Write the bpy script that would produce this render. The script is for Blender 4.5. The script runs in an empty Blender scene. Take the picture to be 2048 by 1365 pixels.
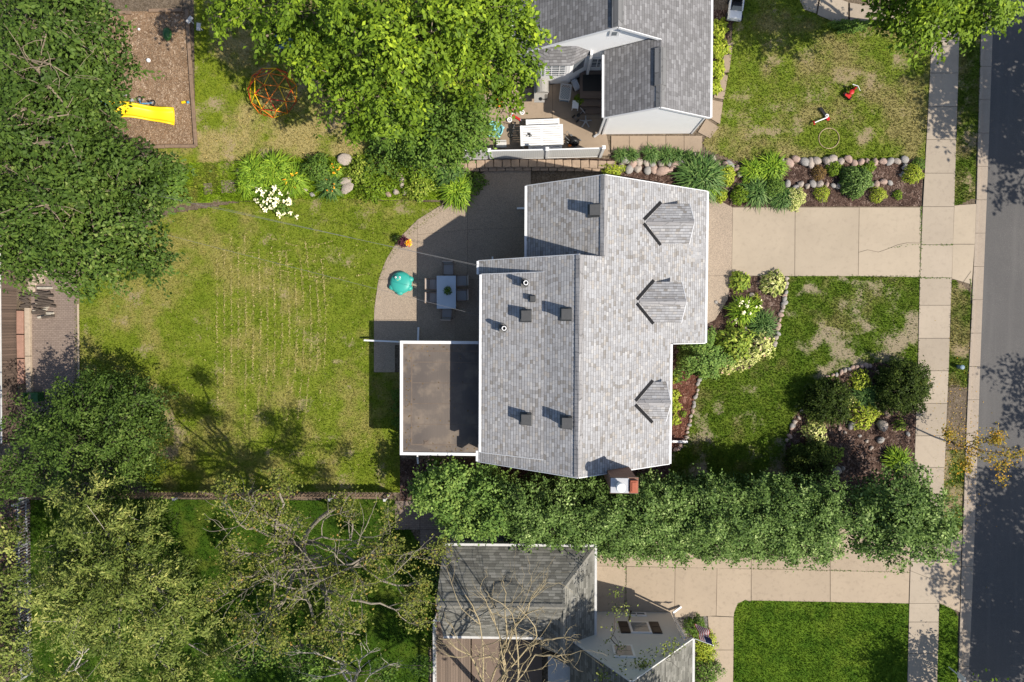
import bpy, math, random
import numpy as np
from mathutils import Vector, Matrix
rng = np.random.default_rng(7)
random.seed(7)
scene = bpy.context.scene
COL = scene.collection
# ------------------------------------------------------------------ camera, sky, sun, exposure
FPX = 2048*24/36.0
CAMH = 36.8
NADIR = (1066.0, 644.6)
_n = np.array([(NADIR[0]-1024)/FPX, -(NADIR[1]-682.5)/FPX, -1.0]); _n /= np.linalg.norm(_n)
_t = np.array([0, 0, -1.0]); _v = np.cross(_n, _t); _c = _n@_t
_K = np.array([[0, -_v[2], _v[1]], [_v[2], 0, -_v[0]], [-_v[1], _v[0], 0]])
ROT = np.eye(3)+_K+_K@_K/(1+_c)
cd = bpy.data.cameras.new('camera'); cam = bpy.data.objects.new('camera', cd); COL.objects.link(cam)
cd.lens = 24; cd.sensor_width = 36; cd.clip_end = 3000; cd.clip_start = 0.5
cam.matrix_world = Matrix.Translation((0, 0, CAMH)) @ Matrix(ROT.tolist()).to_4x4()
scene.camera = cam
SUND = Vector((0.85, -0.40, 1.0)).normalized()
w = bpy.data.worlds.new('World'); scene.world = w; w.use_nodes = True
nt = w.node_tree; nt.nodes.clear()
sky = nt.nodes.new('ShaderNodeTexSky'); sky.sky_type = 'NISHITA'; sky.sun_disc = False
sky.sun_elevation = math.asin(SUND.z); sky.sun_rotation = math.atan2(SUND.x, SUND.y)
bg = nt.nodes.new('ShaderNodeBackground'); bg.inputs['Strength'].default_value = 0.1
wo = nt.nodes.new('ShaderNodeOutputWorld')
nt.links.new(sky.outputs[0], bg.inputs[0]); nt.links.new(bg.outputs[0], wo.inputs[0])
sl = bpy.data.lights.new('sun', 'SUN'); so = bpy.data.objects.new('sun', sl); COL.objects.link(so)
sl.energy = 4.6; sl.angle = math.radians(0.5); sl.color = (1.0, 0.93, 0.82)
so.rotation_euler = SUND.to_track_quat('Z', 'Y').to_euler()
so.location = SUND*60
scene.view_settings.view_transform = 'Standard'; scene.view_settings.look = 'None'
scene.view_settings.exposure = 0.45; scene.view_settings.gamma = 1.0
scene.cycles.max_bounces = 5; scene.cycles.transparent_max_bounces = 6
scene.cycles.diffuse_bounces = 2
# ------------------------------------------------------------------ helpers
def ray(px, py):
    return ROT @ np.array([(px-1024)/FPX, -(py-682.5)/FPX, -1.0])
def G(px, py, z=0.0):
    d = ray(px, py); t = (z-CAMH)/d[2]
    return Vector((d[0]*t, d[1]*t, z))
def GP(px, py, n, c):            # ray meets plane n.p = c
    d = ray(px, py); o = np.array([0, 0, CAMH]); n = np.array(n)
    t = (c-n@o)/(n@d); p = o+d*t
    return Vector(p)
PX = 1/37.1                       # metres per photo pixel on the ground
OFF = {}
def tag(o, label=None, cat=None, group=None, kind=None):
    if label: o['label'] = label
    if cat: o['category'] = cat
    if group: o['group'] = group
    if kind: o['kind'] = kind
    return o
def thing(name, label, cat, loc=(0, 0, 0), rz=0, group=None):
    o = bpy.data.objects.new(name, None); COL.objects.link(o)
    o.location = loc; o.rotation_euler = (0, 0, rz); o.empty_display_size = .2
    OFF[o.name] = Vector(loc)
    return tag(o, label, cat, group)
def clone(root, loc, rz=0, label=None, group=None, scale=None):
    def cp(o, par):
        c = o.copy(); COL.objects.link(c); c.parent = par
        for ch in KIDS.get(o.name, []): cp(ch, c)
        return c
    r = cp(root, None); r.location = loc; r.rotation_euler = (0, 0, rz)
    if scale: r.scale = scale
    if label: r['label'] = label
    if group: r['group'] = group
    return r
KIDS = {}
def link(o, parent, local=False):
    COL.objects.link(o)
    if parent is not None:
        o.parent = parent; KIDS.setdefault(parent.name, []).append(o)
def unit(v): return v/np.maximum(np.linalg.norm(v, axis=-1, keepdims=True), 1e-9)
class MB:
    def __init__(s): s.v = []; s.f = []; s.m = []; s.mi = 0; s.g = []
    def add(s, vs, fs):
        b = len(s.v); s.g.append((b, len(s.f))); s.v += [tuple(v) for v in vs]
        for f in fs: s.f.append(tuple(i+b for i in f)); s.m.append(s.mi)
        return s
    def box(s, x0, x1, y0, y1, z0, z1):
        v = [(x0,y0,z0),(x1,y0,z0),(x1,y1,z0),(x0,y1,z0),(x0,y0,z1),(x1,y0,z1),(x1,y1,z1),(x0,y1,z1)]
        return s.add(v, [(3,2,1,0),(4,5,6,7),(0,1,5,4),(1,2,6,5),(2,3,7,6),(3,0,4,7)])
    def obox(s, c, sx, sy, sz, rz=0, tilt=None):       # oriented box, c = centre
        M = Matrix.Rotation(rz, 3, 'Z')
        if tilt: M = M @ Matrix.Rotation(tilt[0], 3, 'X') @ Matrix.Rotation(tilt[1], 3, 'Y')
        c = Vector(c); v = []
        for dz in (-.5, .5):
            for dx, dy in ((-.5,-.5),(.5,-.5),(.5,.5),(-.5,.5)):
                v.append(c+M@Vector((dx*sx, dy*sy, dz*sz)))
        return s.add(v, [(3,2,1,0),(4,5,6,7),(0,1,5,4),(1,2,6,5),(2,3,7,6),(3,0,4,7)])
    def beam(s, a, b, w, h):                          # box from a to b
        a = Vector(a); b = Vector(b); d = (b-a); 
        x = d.normalized(); up = Vector((0,0,1))
        if abs(x.z) > .95: up = Vector((1,0,0))
        y = up.cross(x).normalized(); z = x.cross(y)
        v = []
        for p in (a, b):
            for dy, dz in ((-.5,-.5),(.5,-.5),(.5,.5),(-.5,.5)): v.append(p+y*dy*w+z*dz*h)
        return s.add(v, [(0,3,2,1),(4,5,6,7),(0,1,5,4),(1,2,6,5),(2,3,7,6),(3,0,4,7)])
    def slab(s, pts, th):                              # planar polygon (CCW from above) thickened downwards
        n = len(pts); top = [Vector(p) for p in pts]; bot = [p-Vector((0,0,th)) for p in top]
        s.add(top+bot, [tuple(range(n)), tuple(range(2*n-1, n-1, -1))]+[(i, n+i, n+(i+1)%n, (i+1)%n)[::1] for i in range(n)])
        return s
    def quad(s, *p): return s.add(p, [tuple(range(len(p)))])
    def tube(s, path, rad, n=6, cap=True):
        P = [Vector(p) for p in path]; m = len(P)
        if not hasattr(rad, '__len__'): rad = [rad]*m
        rings = []; prev = None
        for i in range(m):
            d = (P[min(i+1, m-1)]-P[max(i-1, 0)])
            if d.length < 1e-9: d = Vector((0,0,1))
            d.normalize()
            if prev is None:
                a = Vector((0,0,1)) if abs(d.z) < .9 else Vector((1,0,0))
                u = d.cross(a).normalized()
            else:
                u = (prev-d*prev.dot(d))
                if u.length < 1e-6: u = d.cross(Vector((0,0,1)))
                u.normalize()
            prev = u; v = d.cross(u)
            rings.append([P[i]+(u*math.cos(2*math.pi*k/n)+v*math.sin(2*math.pi*k/n))*rad[i] for k in range(n)])
        vs = [q for r in rings for q in r]; fs = []
        for i in range(m-1):
            for k in range(n):
                fs.append((i*n+k, i*n+(k+1)%n, (i+1)*n+(k+1)%n, (i+1)*n+k))
        if cap: fs += [tuple(range(n-1, -1, -1)), tuple(range((m-1)*n, m*n))]
        return s.add(vs, fs)
    def lathe(s, c, prof, n=20, sx=1, sy=1):            # profile (r, z)
        c = Vector(c); vs = []; fs = []; m = len(prof)
        for r, z in prof:
            for k in range(n):
                a = 2*math.pi*k/n; vs.append(c+Vector((math.cos(a)*r*sx, math.sin(a)*r*sy, z)))
        for i in range(m-1):
            for k in range(n):
                fs.append((i*n+k, i*n+(k+1)%n, (i+1)*n+(k+1)%n, (i+1)*n+k))
        fs += [tuple(range(n-1, -1, -1)), tuple(range((m-1)*n, m*n))]
        return s.add(vs, fs)
    def ball(s, c, rx, ry=None, rz=None, n=12, z0=-1):
        ry = ry or rx; rz = rz or rx
        a0 = math.asin(z0) if z0 > -1 else -math.pi/2+.05
        prof = [(math.cos(a), math.sin(a)) for a in np.linspace(a0, math.pi/2-.05, max(5, n//2+1))]
        c = Vector(c); b = len(s.v); s.lathe((0,0,0), prof, n)
        for i in range(b, len(s.v)):
            x, y, z = s.v[i]; s.v[i] = tuple(c+Vector((x*rx, y*ry, z*rz)))
        return s
    def torus(s, c, R, r, axis='Z', n=28, m=6, M=None):
        vs = []; fs = []; c = Vector(c)
        for i in range(n):
            a = 2*math.pi*i/n
            for j in range(m):
                b = 2*math.pi*j/m
                p = Vector(((R+r*math.cos(b))*math.cos(a), (R+r*math.cos(b))*math.sin(a), r*math.sin(b)))
                if axis == 'X': p = Vector((p.z, p.x, p.y))
                if axis == 'Y': p = Vector((p.x, p.z, p.y))
                if M is not None: p = M@p
                vs.append(c+p)
        for i in range(n):
            for j in range(m):
                fs.append((i*m+j, ((i+1)%n)*m+j, ((i+1)%n)*m+(j+1)%m, i*m+(j+1)%m))
        return s.add(vs, fs)
    def pieces(s, name, mat, parent, **k):              # every added piece an object of its own
        g = s.g+[(len(s.v), len(s.f))]
        for (v0, f0), (v1, f1) in zip(g, g[1:]):
            q = MB(); q.v = s.v[v0:v1]; q.f = [tuple(i-v0 for i in f) for f in s.f[f0:f1]]; q.m = s.m[f0:f1]; o = q.build(name, mat, parent, **k)
        return o
    def build(s, name, mat, parent=None, origin=None, smooth=False, local=False, bevel=0):
        me = bpy.data.meshes.new(name)
        o = bpy.data.objects.new(name, me)
        off = Vector((0,0,0))
        if parent is not None and not local: off = OFF.get(parent.name, Vector((0,0,0)))
        if parent is None and origin is not None: off = Vector(origin); o.location = off
        OFF[o.name] = off
        me.from_pydata([tuple(Vector(v)-off) for v in s.v], [], s.f)
        mats = mat if isinstance(mat, (list, tuple)) else [mat]
        for m_ in mats: me.materials.append(m_)
        if len(mats) > 1: me.polygons.foreach_set('material_index', s.m)
        uv = me.uv_layers.new(name='UVMap'); arr = np.zeros((len(me.loops), 2), np.float32)
        V = s.v
        for p in me.polygons:
            n_ = p.normal
            if abs(n_.z) > .995: u_, v_ = Vector((1,0,0)), Vector((0,1,0))
            else:
                u_ = Vector((0,0,1)).cross(n_).normalized(); v_ = n_.cross(u_)
            for li in p.loop_indices:
                q = Vector(V[me.loops[li].vertex_index]); arr[li] = (q.dot(u_), q.dot(v_))
        uv.data.foreach_set('uv', arr.ravel())
        if smooth: me.polygons.foreach_set('use_smooth', [True]*len(me.polygons))
        if bevel:
            b = o.modifiers.new('bevel', 'BEVEL'); b.width = bevel; b.segments = 2; b.limit_method = 'ANGLE'
        me.update(); link(o, parent)
        return o
def quads_mesh(name, V, mat, parent=None, rnd=None, origin=None, local=False, nper=4, smooth=False):
    """V: (N,nper,3) world coords -> one mesh of N separate faces"""
    N = len(V); me = bpy.data.meshes.new(name); o = bpy.data.objects.new(name, me)
    off = Vector((0,0,0))
    if parent is not None and not local: off = OFF.get(parent.name, off)
    if parent is None and origin is not None: off = Vector(origin); o.location = off
    OFF[o.name] = off
    V = (V-np.array(off)).astype(np.float32)
    me.vertices.add(N*nper); me.vertices.foreach_set('co', V.reshape(-1))
    me.loops.add(N*nper); me.loops.foreach_set('vertex_index', np.arange(N*nper, dtype=np.int32))
    me.polygons.add(N); me.polygons.foreach_set('loop_start', np.arange(0, N*nper, nper, dtype=np.int32))
    me.polygons.foreach_set('loop_total', np.full(N, nper, np.int32))
    me.update(calc_edges=True)
    if rnd is not None:
        a = me.attributes.new('rnd', 'FLOAT', 'FACE'); a.data.foreach_set('value', np.asarray(rnd, np.float32))
    me.materials.append(mat); link(o, parent)
    return o
def leaf_quads(P, nrm, size, asp=.5, rg=rng, d=None, fold=.12):
    N = len(P); nrm = unit(nrm)
    if d is None: d = rg.normal(size=(N, 3))
    d = unit(d-nrm*np.sum(d*nrm, 1, keepdims=True)); t = np.cross(nrm, d)
    s = np.asarray(size).reshape(-1, 1)*np.ones((N, 1))
    return np.stack([P-d*s*.5, P+t*s*asp*.5+nrm*s*fold-d*s*.05, P+d*s*.5, P-t*s*asp*.5+nrm*s*fold-d*s*.05], 1)
# ------------------------------------------------------------------ materials
def newmat(name):
    m = bpy.data.materials.new(name); m.use_nodes = True; n = m.node_tree
    for k in list(n.nodes): n.nodes.remove(k)
    out = n.nodes.new('ShaderNodeOutputMaterial'); bs = n.nodes.new('ShaderNodeBsdfPrincipled')
    n.links.new(bs.outputs[0], out.inputs[0])
    return m, n, bs, out
def nd(n, t, **kw):
    x = n.nodes.new(t)
    for k, v in kw.items(): setattr(x, k, v)
    return x
def math_(n, op, a, b=None, c=None):
    x = n.nodes.new('ShaderNodeMath'); x.operation = op
    for i, q in enumerate((a, b, c)):
        if q is None: continue
        if isinstance(q, (int, float)): x.inputs[i].default_value = q
        else: n.links.new(q, x.inputs[i])
    return x.outputs[0]
def mixc(n, f, a, b, mode='MIX'):
    x = n.nodes.new('ShaderNodeMix'); x.data_type = 'RGBA'; x.blend_type = mode
    for i, q in ((0, f), (6, a), (7, b)):
        if isinstance(q, (int, float)): x.inputs[i].default_value = q
        elif isinstance(q, (tuple, list)): x.inputs[i].default_value = (*q[:3], 1)
        else: n.links.new(q, x.inputs[i])
    return x.outputs[2]
def noise(n, vec, scale, detail=4, rough=.6):
    x = n.nodes.new('ShaderNodeTexNoise'); x.inputs['Scale'].default_value = scale
    x.inputs['Detail'].default_value = detail; x.inputs['Roughness'].default_value = rough
    n.links.new(vec, x.inputs['Vector']); return x.outputs['Fac']
def ramp(n, f, stops, interp='LINEAR'):
    x = n.nodes.new('ShaderNodeValToRGB'); e = x.color_ramp; e.interpolation = interp
    while len(e.elements) < len(stops): e.elements.new(.5)
    for el, (p, c) in zip(e.elements, stops):
        el.position = p; el.color = (c, c, c, 1) if isinstance(c, (int, float)) else (*c, 1)
    n.links.new(f, x.inputs[0]); return x.outputs[0]
def step(n, f, a, b): return ramp(n, f, [(a, 0.0), (b, 1.0)])
def coords(n, kind='Position'):
    if kind == 'Position': return nd(n, 'ShaderNodeNewGeometry').outputs['Position']
    return nd(n, 'ShaderNodeTexCoord').outputs[kind]
def bump(n, bs, h, dist, strength=1.0):
    b = n.nodes.new('ShaderNodeBump'); b.inputs['Distance'].default_value = dist; b.inputs['Strength'].default_value = strength
    n.links.new(h, b.inputs['Height']); n.links.new(b.outputs[0], bs.inputs['Normal'])
def plain(name, col, rough=.7, var=.12, scale=6, bmp=0, metal=0, spec=.4, fine=0):
    m, n, bs, o = newmat(name)
    v = coords(n, 'Object')
    f = noise(n, v, scale)
    c = mixc(n, f, tuple(x*(1-var*2) for x in col), tuple(min(1, x*(1+var*2)) for x in col))
    if fine:
        c = mixc(n, math_(n, 'MULTIPLY', step(n, noise(n, v, 60, 2), .45, .65), fine), c, tuple(x*.45 for x in col))
    n.links.new(c, bs.inputs['Base Color'])
    bs.inputs['Roughness'].default_value = rough; bs.inputs['Metallic'].default_value = metal
    bs.inputs['Specular IOR Level'].default_value = spec
    if bmp: bump(n, bs, noise(n, v, scale*6, 3), bmp)
    return m
def leafmat(name, stops, trans=.3, rough=.55, spec=.15, gain=1.65):
    trans *= .42
    stops = [(p_, (c_[0]*gain*1.08, c_[1]*gain*1.0, c_[2]*gain*.75)) for p_, c_ in stops]
    m, n, bs, out = newmat(name)
    a = nd(n, 'ShaderNodeAttribute', attribute_name='rnd')
    c = ramp(n, a.outputs['Fac'], stops)
    n.links.new(c, bs.inputs['Base Color']); bs.inputs['Roughness'].default_value = rough
    bs.inputs['Specular IOR Level'].default_value = spec
    t = nd(n, 'ShaderNodeBsdfTranslucent'); g = mixc(n, 1.0, c, (1.0, 1.0, .45), 'MULTIPLY'); n.links.new(g, t.inputs[0])
    mx = nd(n, 'ShaderNodeMixShader'); mx.inputs[0].default_value = trans
    n.links.new(bs.outputs[0], mx.inputs[1]); n.links.new(t.outputs[0], mx.inputs[2]); n.links.new(mx.outputs[0], out.inputs[0])
    return m
def lawnmat(name, g1, g2, straw, bare, sb=0, bb=0, fine=1.0, blade=False):
    """straw and bare earth follow attributes of the lawn; noise roughens their edges"""
    m, n, bs, out = newmat(name); v = coords(n)
    mid = noise(n, v, 1.3, 5, .65); sm = noise(n, v, 9, 4, .75); fi = noise(n, v, 30, 3, .75)
    c = mixc(n, step(n, mid, .38, .62), g1, g2)
    at = nd(n, 'ShaderNodeAttribute', attribute_name='straw').outputs['Fac']
    f = math_(n, 'ADD', at, math_(n, 'MULTIPLY', math_(n, 'SUBTRACT', math_(n, 'ADD', math_(n, 'MULTIPLY', sm, .6), math_(n, 'MULTIPLY', fi, .4)), .5), 1.1))
    c = mixc(n, math_(n, 'MULTIPLY', step(n, f, .30, .74), .9), c, straw)
    if not blade:
        ab = nd(n, 'ShaderNodeAttribute', attribute_name='bare').outputs['Fac']
        f2 = math_(n, 'ADD', ab, math_(n, 'MULTIPLY', math_(n, 'SUBTRACT', sm, .5), .9))
        be = mixc(n, fi, tuple(x*.75 for x in bare), tuple(x*1.2 for x in bare))
        c = mixc(n, math_(n, 'MULTIPLY', step(n, f2, .40, .64), .9), c, be)
    c = mixc(n, math_(n, 'MULTIPLY', step(n, fi, .36, .66), .6*fine), mixc(n, 1.0, c, (1.22, 1.2, 1.15), 'MULTIPLY'), mixc(n, 1.0, c, (.42, .45, .42), 'MULTIPLY'))
    if blade:
        a = nd(n, 'ShaderNodeAttribute', attribute_name='rnd')
        c = mixc(n, 1.0, c, ramp(n, a.outputs['Fac'], [(0, (.5, .58, .45)), (.6, (1.0, 1.0, .95)), (.9, (1.4, 1.35, 1.2)), (1, (2.0, 1.8, 1.8))]), 'MULTIPLY')
        t = nd(n, 'ShaderNodeBsdfTranslucent'); n.links.new(c, t.inputs[0])
        mx = nd(n, 'ShaderNodeMixShader'); mx.inputs[0].default_value = .25
        n.links.new(bs.outputs[0], mx.inputs[1]); n.links.new(t.outputs[0], mx.inputs[2]); n.links.new(mx.outputs[0], out.inputs[0])
    n.links.new(c, bs.inputs['Base Color']); bs.inputs['Roughness'].default_value = .85
    bs.inputs['Specular IOR Level'].default_value = .12
    bump(n, bs, math_(n, 'ADD', sm, fi), .06, .9)
    return m
def shinglemat(name, stops, roww=.143, wid=.23, line=.72, step_h=.022, blot=.1):
    m, n, bs, out = newmat(name); uv = coords(n, 'UV')
    sp = nd(n, 'ShaderNodeSeparateXYZ'); n.links.new(uv, sp.inputs[0])
    vv = math_(n, 'DIVIDE', sp.outputs[1], roww); ri = math_(n, 'FLOOR', vv); fr = math_(n, 'FRACT', vv)
    wn = nd(n, 'ShaderNodeTexWhiteNoise', noise_dimensions='1D'); n.links.new(ri, wn.inputs['W'])
    uu = math_(n, 'ADD', math_(n, 'DIVIDE', sp.outputs[0], wid), math_(n, 'MULTIPLY', wn.outputs['Value'], 7.3))
    wob = noise(n, uv, 1.7, 1); uu = math_(n, 'ADD', uu, math_(n, 'MULTIPLY', wob, 1.2))
    ci = math_(n, 'FLOOR', uu); fu = math_(n, 'FRACT', uu)
    cb = nd(n, 'ShaderNodeCombineXYZ'); n.links.new(ci, cb.inputs[0]); n.links.new(ri, cb.inputs[1])
    w2 = nd(n, 'ShaderNodeTexWhiteNoise', noise_dimensions='2D'); n.links.new(cb.outputs[0], w2.inputs['Vector'])
    c = ramp(n, w2.outputs['Value'], stops)
    ln = math_(n, 'MULTIPLY', step(n, fr, .22, .1), 1-line) if False else math_(n, 'MULTIPLY', math_(n, 'LESS_THAN', fr, .19), 1-line)  # dark lower edge: course gap plus butt-edge shade, put into the colour
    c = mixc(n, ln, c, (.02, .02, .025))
    lu = math_(n, 'MULTIPLY', math_(n, 'LESS_THAN', fu, .07), .3); c = mixc(n, lu, c, (.03, .03, .03))
    bl = noise(n, uv, .9, 4); c = mixc(n, math_(n, 'MULTIPLY', step(n, bl, .4, .7), blot), c, (.05, .05, .045))
    gr = noise(n, uv, 90, 2); c = mixc(n, math_(n, 'MULTIPLY', gr, .25), c, mixc(n, 1.0, c, (.6, .6, .6), 'MULTIPLY'))
    n.links.new(c, bs.inputs['Base Color']); bs.inputs['Roughness'].default_value = .9; bs.inputs['Specular IOR Level'].default_value = .2
    h = math_(n, 'ADD', math_(n, 'SUBTRACT', 1.0, fr), math_(n, 'MULTIPLY', w2.outputs['Value'], .35))
    bump(n, bs, h, step_h, .9)
    return m
def concretemat(name, col, agg=0, stain=.25, joint=False):
    m, n, bs, out = newmat(name); v = coords(n)
    a = noise(n, v, .55, 5, .65); b = noise(n, v, 4, 5, .7); f = noise(n, v, 45, 2, .7)
    c = mixc(n, a, tuple(x*.82 for x in col), tuple(min(1, x*1.14) for x in col))
    c = mixc(n, math_(n, 'MULTIPLY', step(n, b, .52, .72), stain), c, tuple(x*.66 for x in col))
    c = mixc(n, math_(n, 'MULTIPLY', f, .25), c, tuple(x*.6 for x in col))
    if agg:
        vo = nd(n, 'ShaderNodeTexVoronoi'); vo.inputs['Scale'].default_value = 40; n.links.new(v, vo.inputs['Vector'])
        wn = nd(n, 'ShaderNodeTexWhiteNoise'); n.links.new(vo.outputs['Color'], wn.inputs['Vector'])
        c = mixc(n, agg, c, mixc(n, 1.0, c, ramp(n, wn.outputs['Value'], [(0, (.55, .55, .55)), (.5, (.95, .95, .95)), (1, (1.35, 1.3, 1.25))]), 'MULTIPLY'))
        bump(n, bs, vo.outputs['Distance'], .01, .5)
    else: bump(n, bs, f, .004, .6)
    tn = nd(n, 'ShaderNodeAttribute', attribute_name='tone'); c = mixc(n, tn.outputs['Fac'], c, mixc(n, 1.0, c, (.82, .82, .82), 'MULTIPLY'))
    n.links.new(c, bs.inputs['Base Color']); bs.inputs['Roughness'].default_value = .85; bs.inputs['Specular IOR Level'].default_value = .25
    return m
def chipmat(name, cols, scale=14, bmp=.03):
    m, n, bs, out = newmat(name); v = coords(n)
    mp = nd(n, 'ShaderNodeMapping'); n.links.new(v, mp.inputs[0]); mp.inputs['Scale'].default_value = (1, .55, 1); mp.inputs['Rotation'].default_value = (0, 0, .6)
    wv = nd(n, 'ShaderNodeVectorMath', operation='ADD'); n.links.new(mp.outputs[0], wv.inputs[0])
    nn = nd(n, 'ShaderNodeTexNoise'); nn.inputs['Scale'].default_value = 5; n.links.new(v, nn.inputs['Vector'])
    sc = nd(n, 'ShaderNodeVectorMath', operation='SCALE'); sc.inputs['Scale'].default_value = .5; n.links.new(nn.outputs['Color'], sc.inputs[0]); n.links.new(sc.outputs[0], wv.inputs[1])
    vo = nd(n, 'ShaderNodeTexVoronoi'); vo.inputs['Scale'].default_value = scale; n.links.new(wv.outputs[0], vo.inputs['Vector'])
    wn = nd(n, 'ShaderNodeTexWhiteNoise'); n.links.new(vo.outputs['Color'], wn.inputs['Vector'])
    c = ramp(n, wn.outputs['Value'], cols)
    c = mixc(n, math_(n, 'MULTIPLY', step(n, noise(n, v, .8, 4), .4, .7), .35), c, tuple(x*.6 for x in cols[0][1]))
    n.links.new(c, bs.inputs['Base Color']); bs.inputs['Roughness'].default_value = .9; bs.inputs['Specular IOR Level'].default_value = .15
    bump(n, bs, math_(n, 'ADD', wn.outputs['Value'], vo.outputs['Distance']), bmp, 1)
    return m
def asphaltmat(name):
    m, n, bs, out = newmat(name); v = coords(n)
    a = noise(n, v, .35, 4); f = noise(n, v, 34, 3, .8); g = noise(n, v, 90, 1)
    c = mixc(n, a, (.078, .074, .072), (.112, .106, .101))
    c = mixc(n, math_(n, 'MULTIPLY', step(n, f, .50, .68), math_(n, 'ADD', .35, math_(n, 'MULTIPLY', step(n, noise(n, v, .25, 3), .45, .65), .5))), c, (.22, .205, .185))
    c = mixc(n, math_(n, 'MULTIPLY', g, .4), c, (.03, .03, .035))
    mp = nd(n, 'ShaderNodeMapping'); mp.inputs['Scale'].default_value = (2.2, .12, 1); n.links.new(v, mp.inputs[0])
    c = mixc(n, math_(n, 'MULTIPLY', step(n, noise(n, mp.outputs[0], 1, 3), .5, .7), .4), c, (.125, .118, .112))
    n.links.new(c, bs.inputs['Base Color']); bs.inputs['Roughness'].default_value = .85; bump(n, bs, f, .01, .7)
    return m
def plankmat(name, col, wid=.14, axis=0, var=.5, gap=.08):
    m, n, bs, out = newmat(name); v = coords(n)
    sp = nd(n, 'ShaderNodeSeparateXYZ'); n.links.new(v, sp.inputs[0])
    q = math_(n, 'DIVIDE', sp.outputs[axis], wid); i = math_(n, 'FLOOR', q); fr = math_(n, 'FRACT', q)
    wn = nd(n, 'ShaderNodeTexWhiteNoise', noise_dimensions='1D'); n.links.new(i, wn.inputs['W'])
    c = mixc(n, wn.outputs['Value'], tuple(x*(1-var*.5) for x in col), tuple(x*(1+var*.5) for x in col))
    c = mixc(n, math_(n, 'MULTIPLY', noise(n, v, 12, 4), .4), c, tuple(x*.5 for x in col))
    c = mixc(n, math_(n, 'LESS_THAN', fr, gap), c, tuple(x*.15 for x in col))
    n.links.new(c, bs.inputs['Base Color']); bs.inputs['Roughness'].default_value = .85
    return m
def brickmat(name, c1, c2, mortar, sx=.22, sy=.075):
    m, n, bs, out = newmat(name); uv = coords(n, 'UV')
    b = nd(n, 'ShaderNodeTexBrick'); n.links.new(uv, b.inputs['Vector'])
    b.inputs['Color1'].default_value = (*c1, 1); b.inputs['Color2'].default_value = (*c2, 1); b.inputs['Mortar'].default_value = (*mortar, 1)
    b.inputs['Scale'].default_value = 1; b.inputs['Brick Width'].default_value = sx; b.inputs['Row Height'].default_value = sy; b.inputs['Mortar Size'].default_value = .008
    c = mixc(n, math_(n, 'MULTIPLY', noise(n, uv, 5, 4), .4), b.outputs['Color'], tuple(x*.6 for x in c1))
    n.links.new(c, bs.inputs['Base Color']); bs.inputs['Roughness'].default_value = .9
    return m
def sidingmat(name, col, roww=.15, line=.55):
    m, n, bs, out = newmat(name); uv = coords(n, 'UV')
    sp = nd(n, 'ShaderNodeSeparateXYZ'); n.links.new(uv, sp.inputs[0])
    fr = math_(n, 'FRACT', math_(n, 'DIVIDE', sp.outputs[1], roww))
    c = mixc(n, math_(n, 'MULTIPLY', noise(n, uv, 2.5, 4), .25), col, tuple(x*.7 for x in col))
    c = mixc(n, math_(n, 'MULTIPLY', math_(n, 'LESS_THAN', fr, .12), 1-line), c, tuple(x*.35 for x in col))
    n.links.new(c, bs.inputs['Base Color']); bs.inputs['Roughness'].default_value = .6
    bump(n, bs, math_(n, 'SUBTRACT', 1.0, fr), .012, .6)
    return m
M = {}
M['white'] = plain('white_paint', (.78, .78, .78), .5, .04, 3)
M['trim'] = plain('white_trim', (.72, .72, .73), .45, .05, 4)
M['offwhite'] = plain('weathered_white', (.55, .54, .52), .7, .12, 5)
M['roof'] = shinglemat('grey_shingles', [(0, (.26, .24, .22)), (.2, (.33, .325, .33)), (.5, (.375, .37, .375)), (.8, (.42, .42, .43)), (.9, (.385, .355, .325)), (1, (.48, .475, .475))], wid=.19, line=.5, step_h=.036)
M['roof_cap'] = shinglemat('grey_ridge_shingles', [(0, (.26, .25, .25)), (1, (.40, .39, .39))], .2, .9)
M['roof_up'] = shinglemat('slate_grey_shingles', [(0, (.17, .165, .167)), (.4, (.20, .195, .197)), (.75, (.235, .23, .235)), (1, (.29, .285, .29))], .15, .21, .6, .02)
M['roof_low'] = shinglemat('mossy_shingles', [(0, (.12, .115, .10)), (.5, (.19, .185, .16)), (1, (.27, .26, .23))], .14, .3, .6, .014, .35)
M['picket'] = plain('shade_grey_picket', (.36, .36, .37), .7, .15, 5)  # weathered white darkened, the olive tree's shade put into the colour
M['siding_w'] = sidingmat('white_siding', (.88, .88, .88), .12, .93)
M['siding_g'] = sidingmat('grey_siding', (.60, .59, .56), .12, .8)
M['brick'] = brickmat('red_brick', (.17, .075, .045), (.24, .11, .07), (.22, .19, .16))
M['membrane'] = None
M['dark_metal'] = plain('dark_metal', (.016, .016, .018), .7, .1, 6, spec=.1)
M['vent'] = plain('grey_vent_metal', (.075, .075, .075), .55, .1, 8)
M['galv'] = plain('pale_galvanised', (.45, .46, .48), .4, .1, 6, metal=.5)
M['glass'] = plain('window_glass', (.17, .19, .21), .1, .1, 1, spec=.7)
M['tglass'] = plain('frosted_table_glass', (.48, .56, .64), .12, .05, 2, spec=.9)
M['terracotta'] = plain('rusted_lid', (.33, .085, .04), .6, .15, 8)
M['conc'] = concretemat('pale_concrete', (.435, .36, .27), 0, .4)
M['walk'] = concretemat('sidewalk_concrete', (.425, .355, .275), 0, .5)
M['lowconc'] = concretemat('stained_concrete', (.425, .34, .25), 0, .65)
M['gutter'] = concretemat('kerb_concrete', (.38, .315, .25), .2, .45)
M['patio'] = concretemat('exposed_aggregate', (.37, .298, .228), .7, .25)
M['uppatio'] = concretemat('brown_patio_concrete', (.34, .262, .19), 0, .45)
M['joint'] = plain('joint_soil', (.055, .045, .03), .95, .2, 8)
M['asphalt'] = asphaltmat('asphalt')
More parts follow.
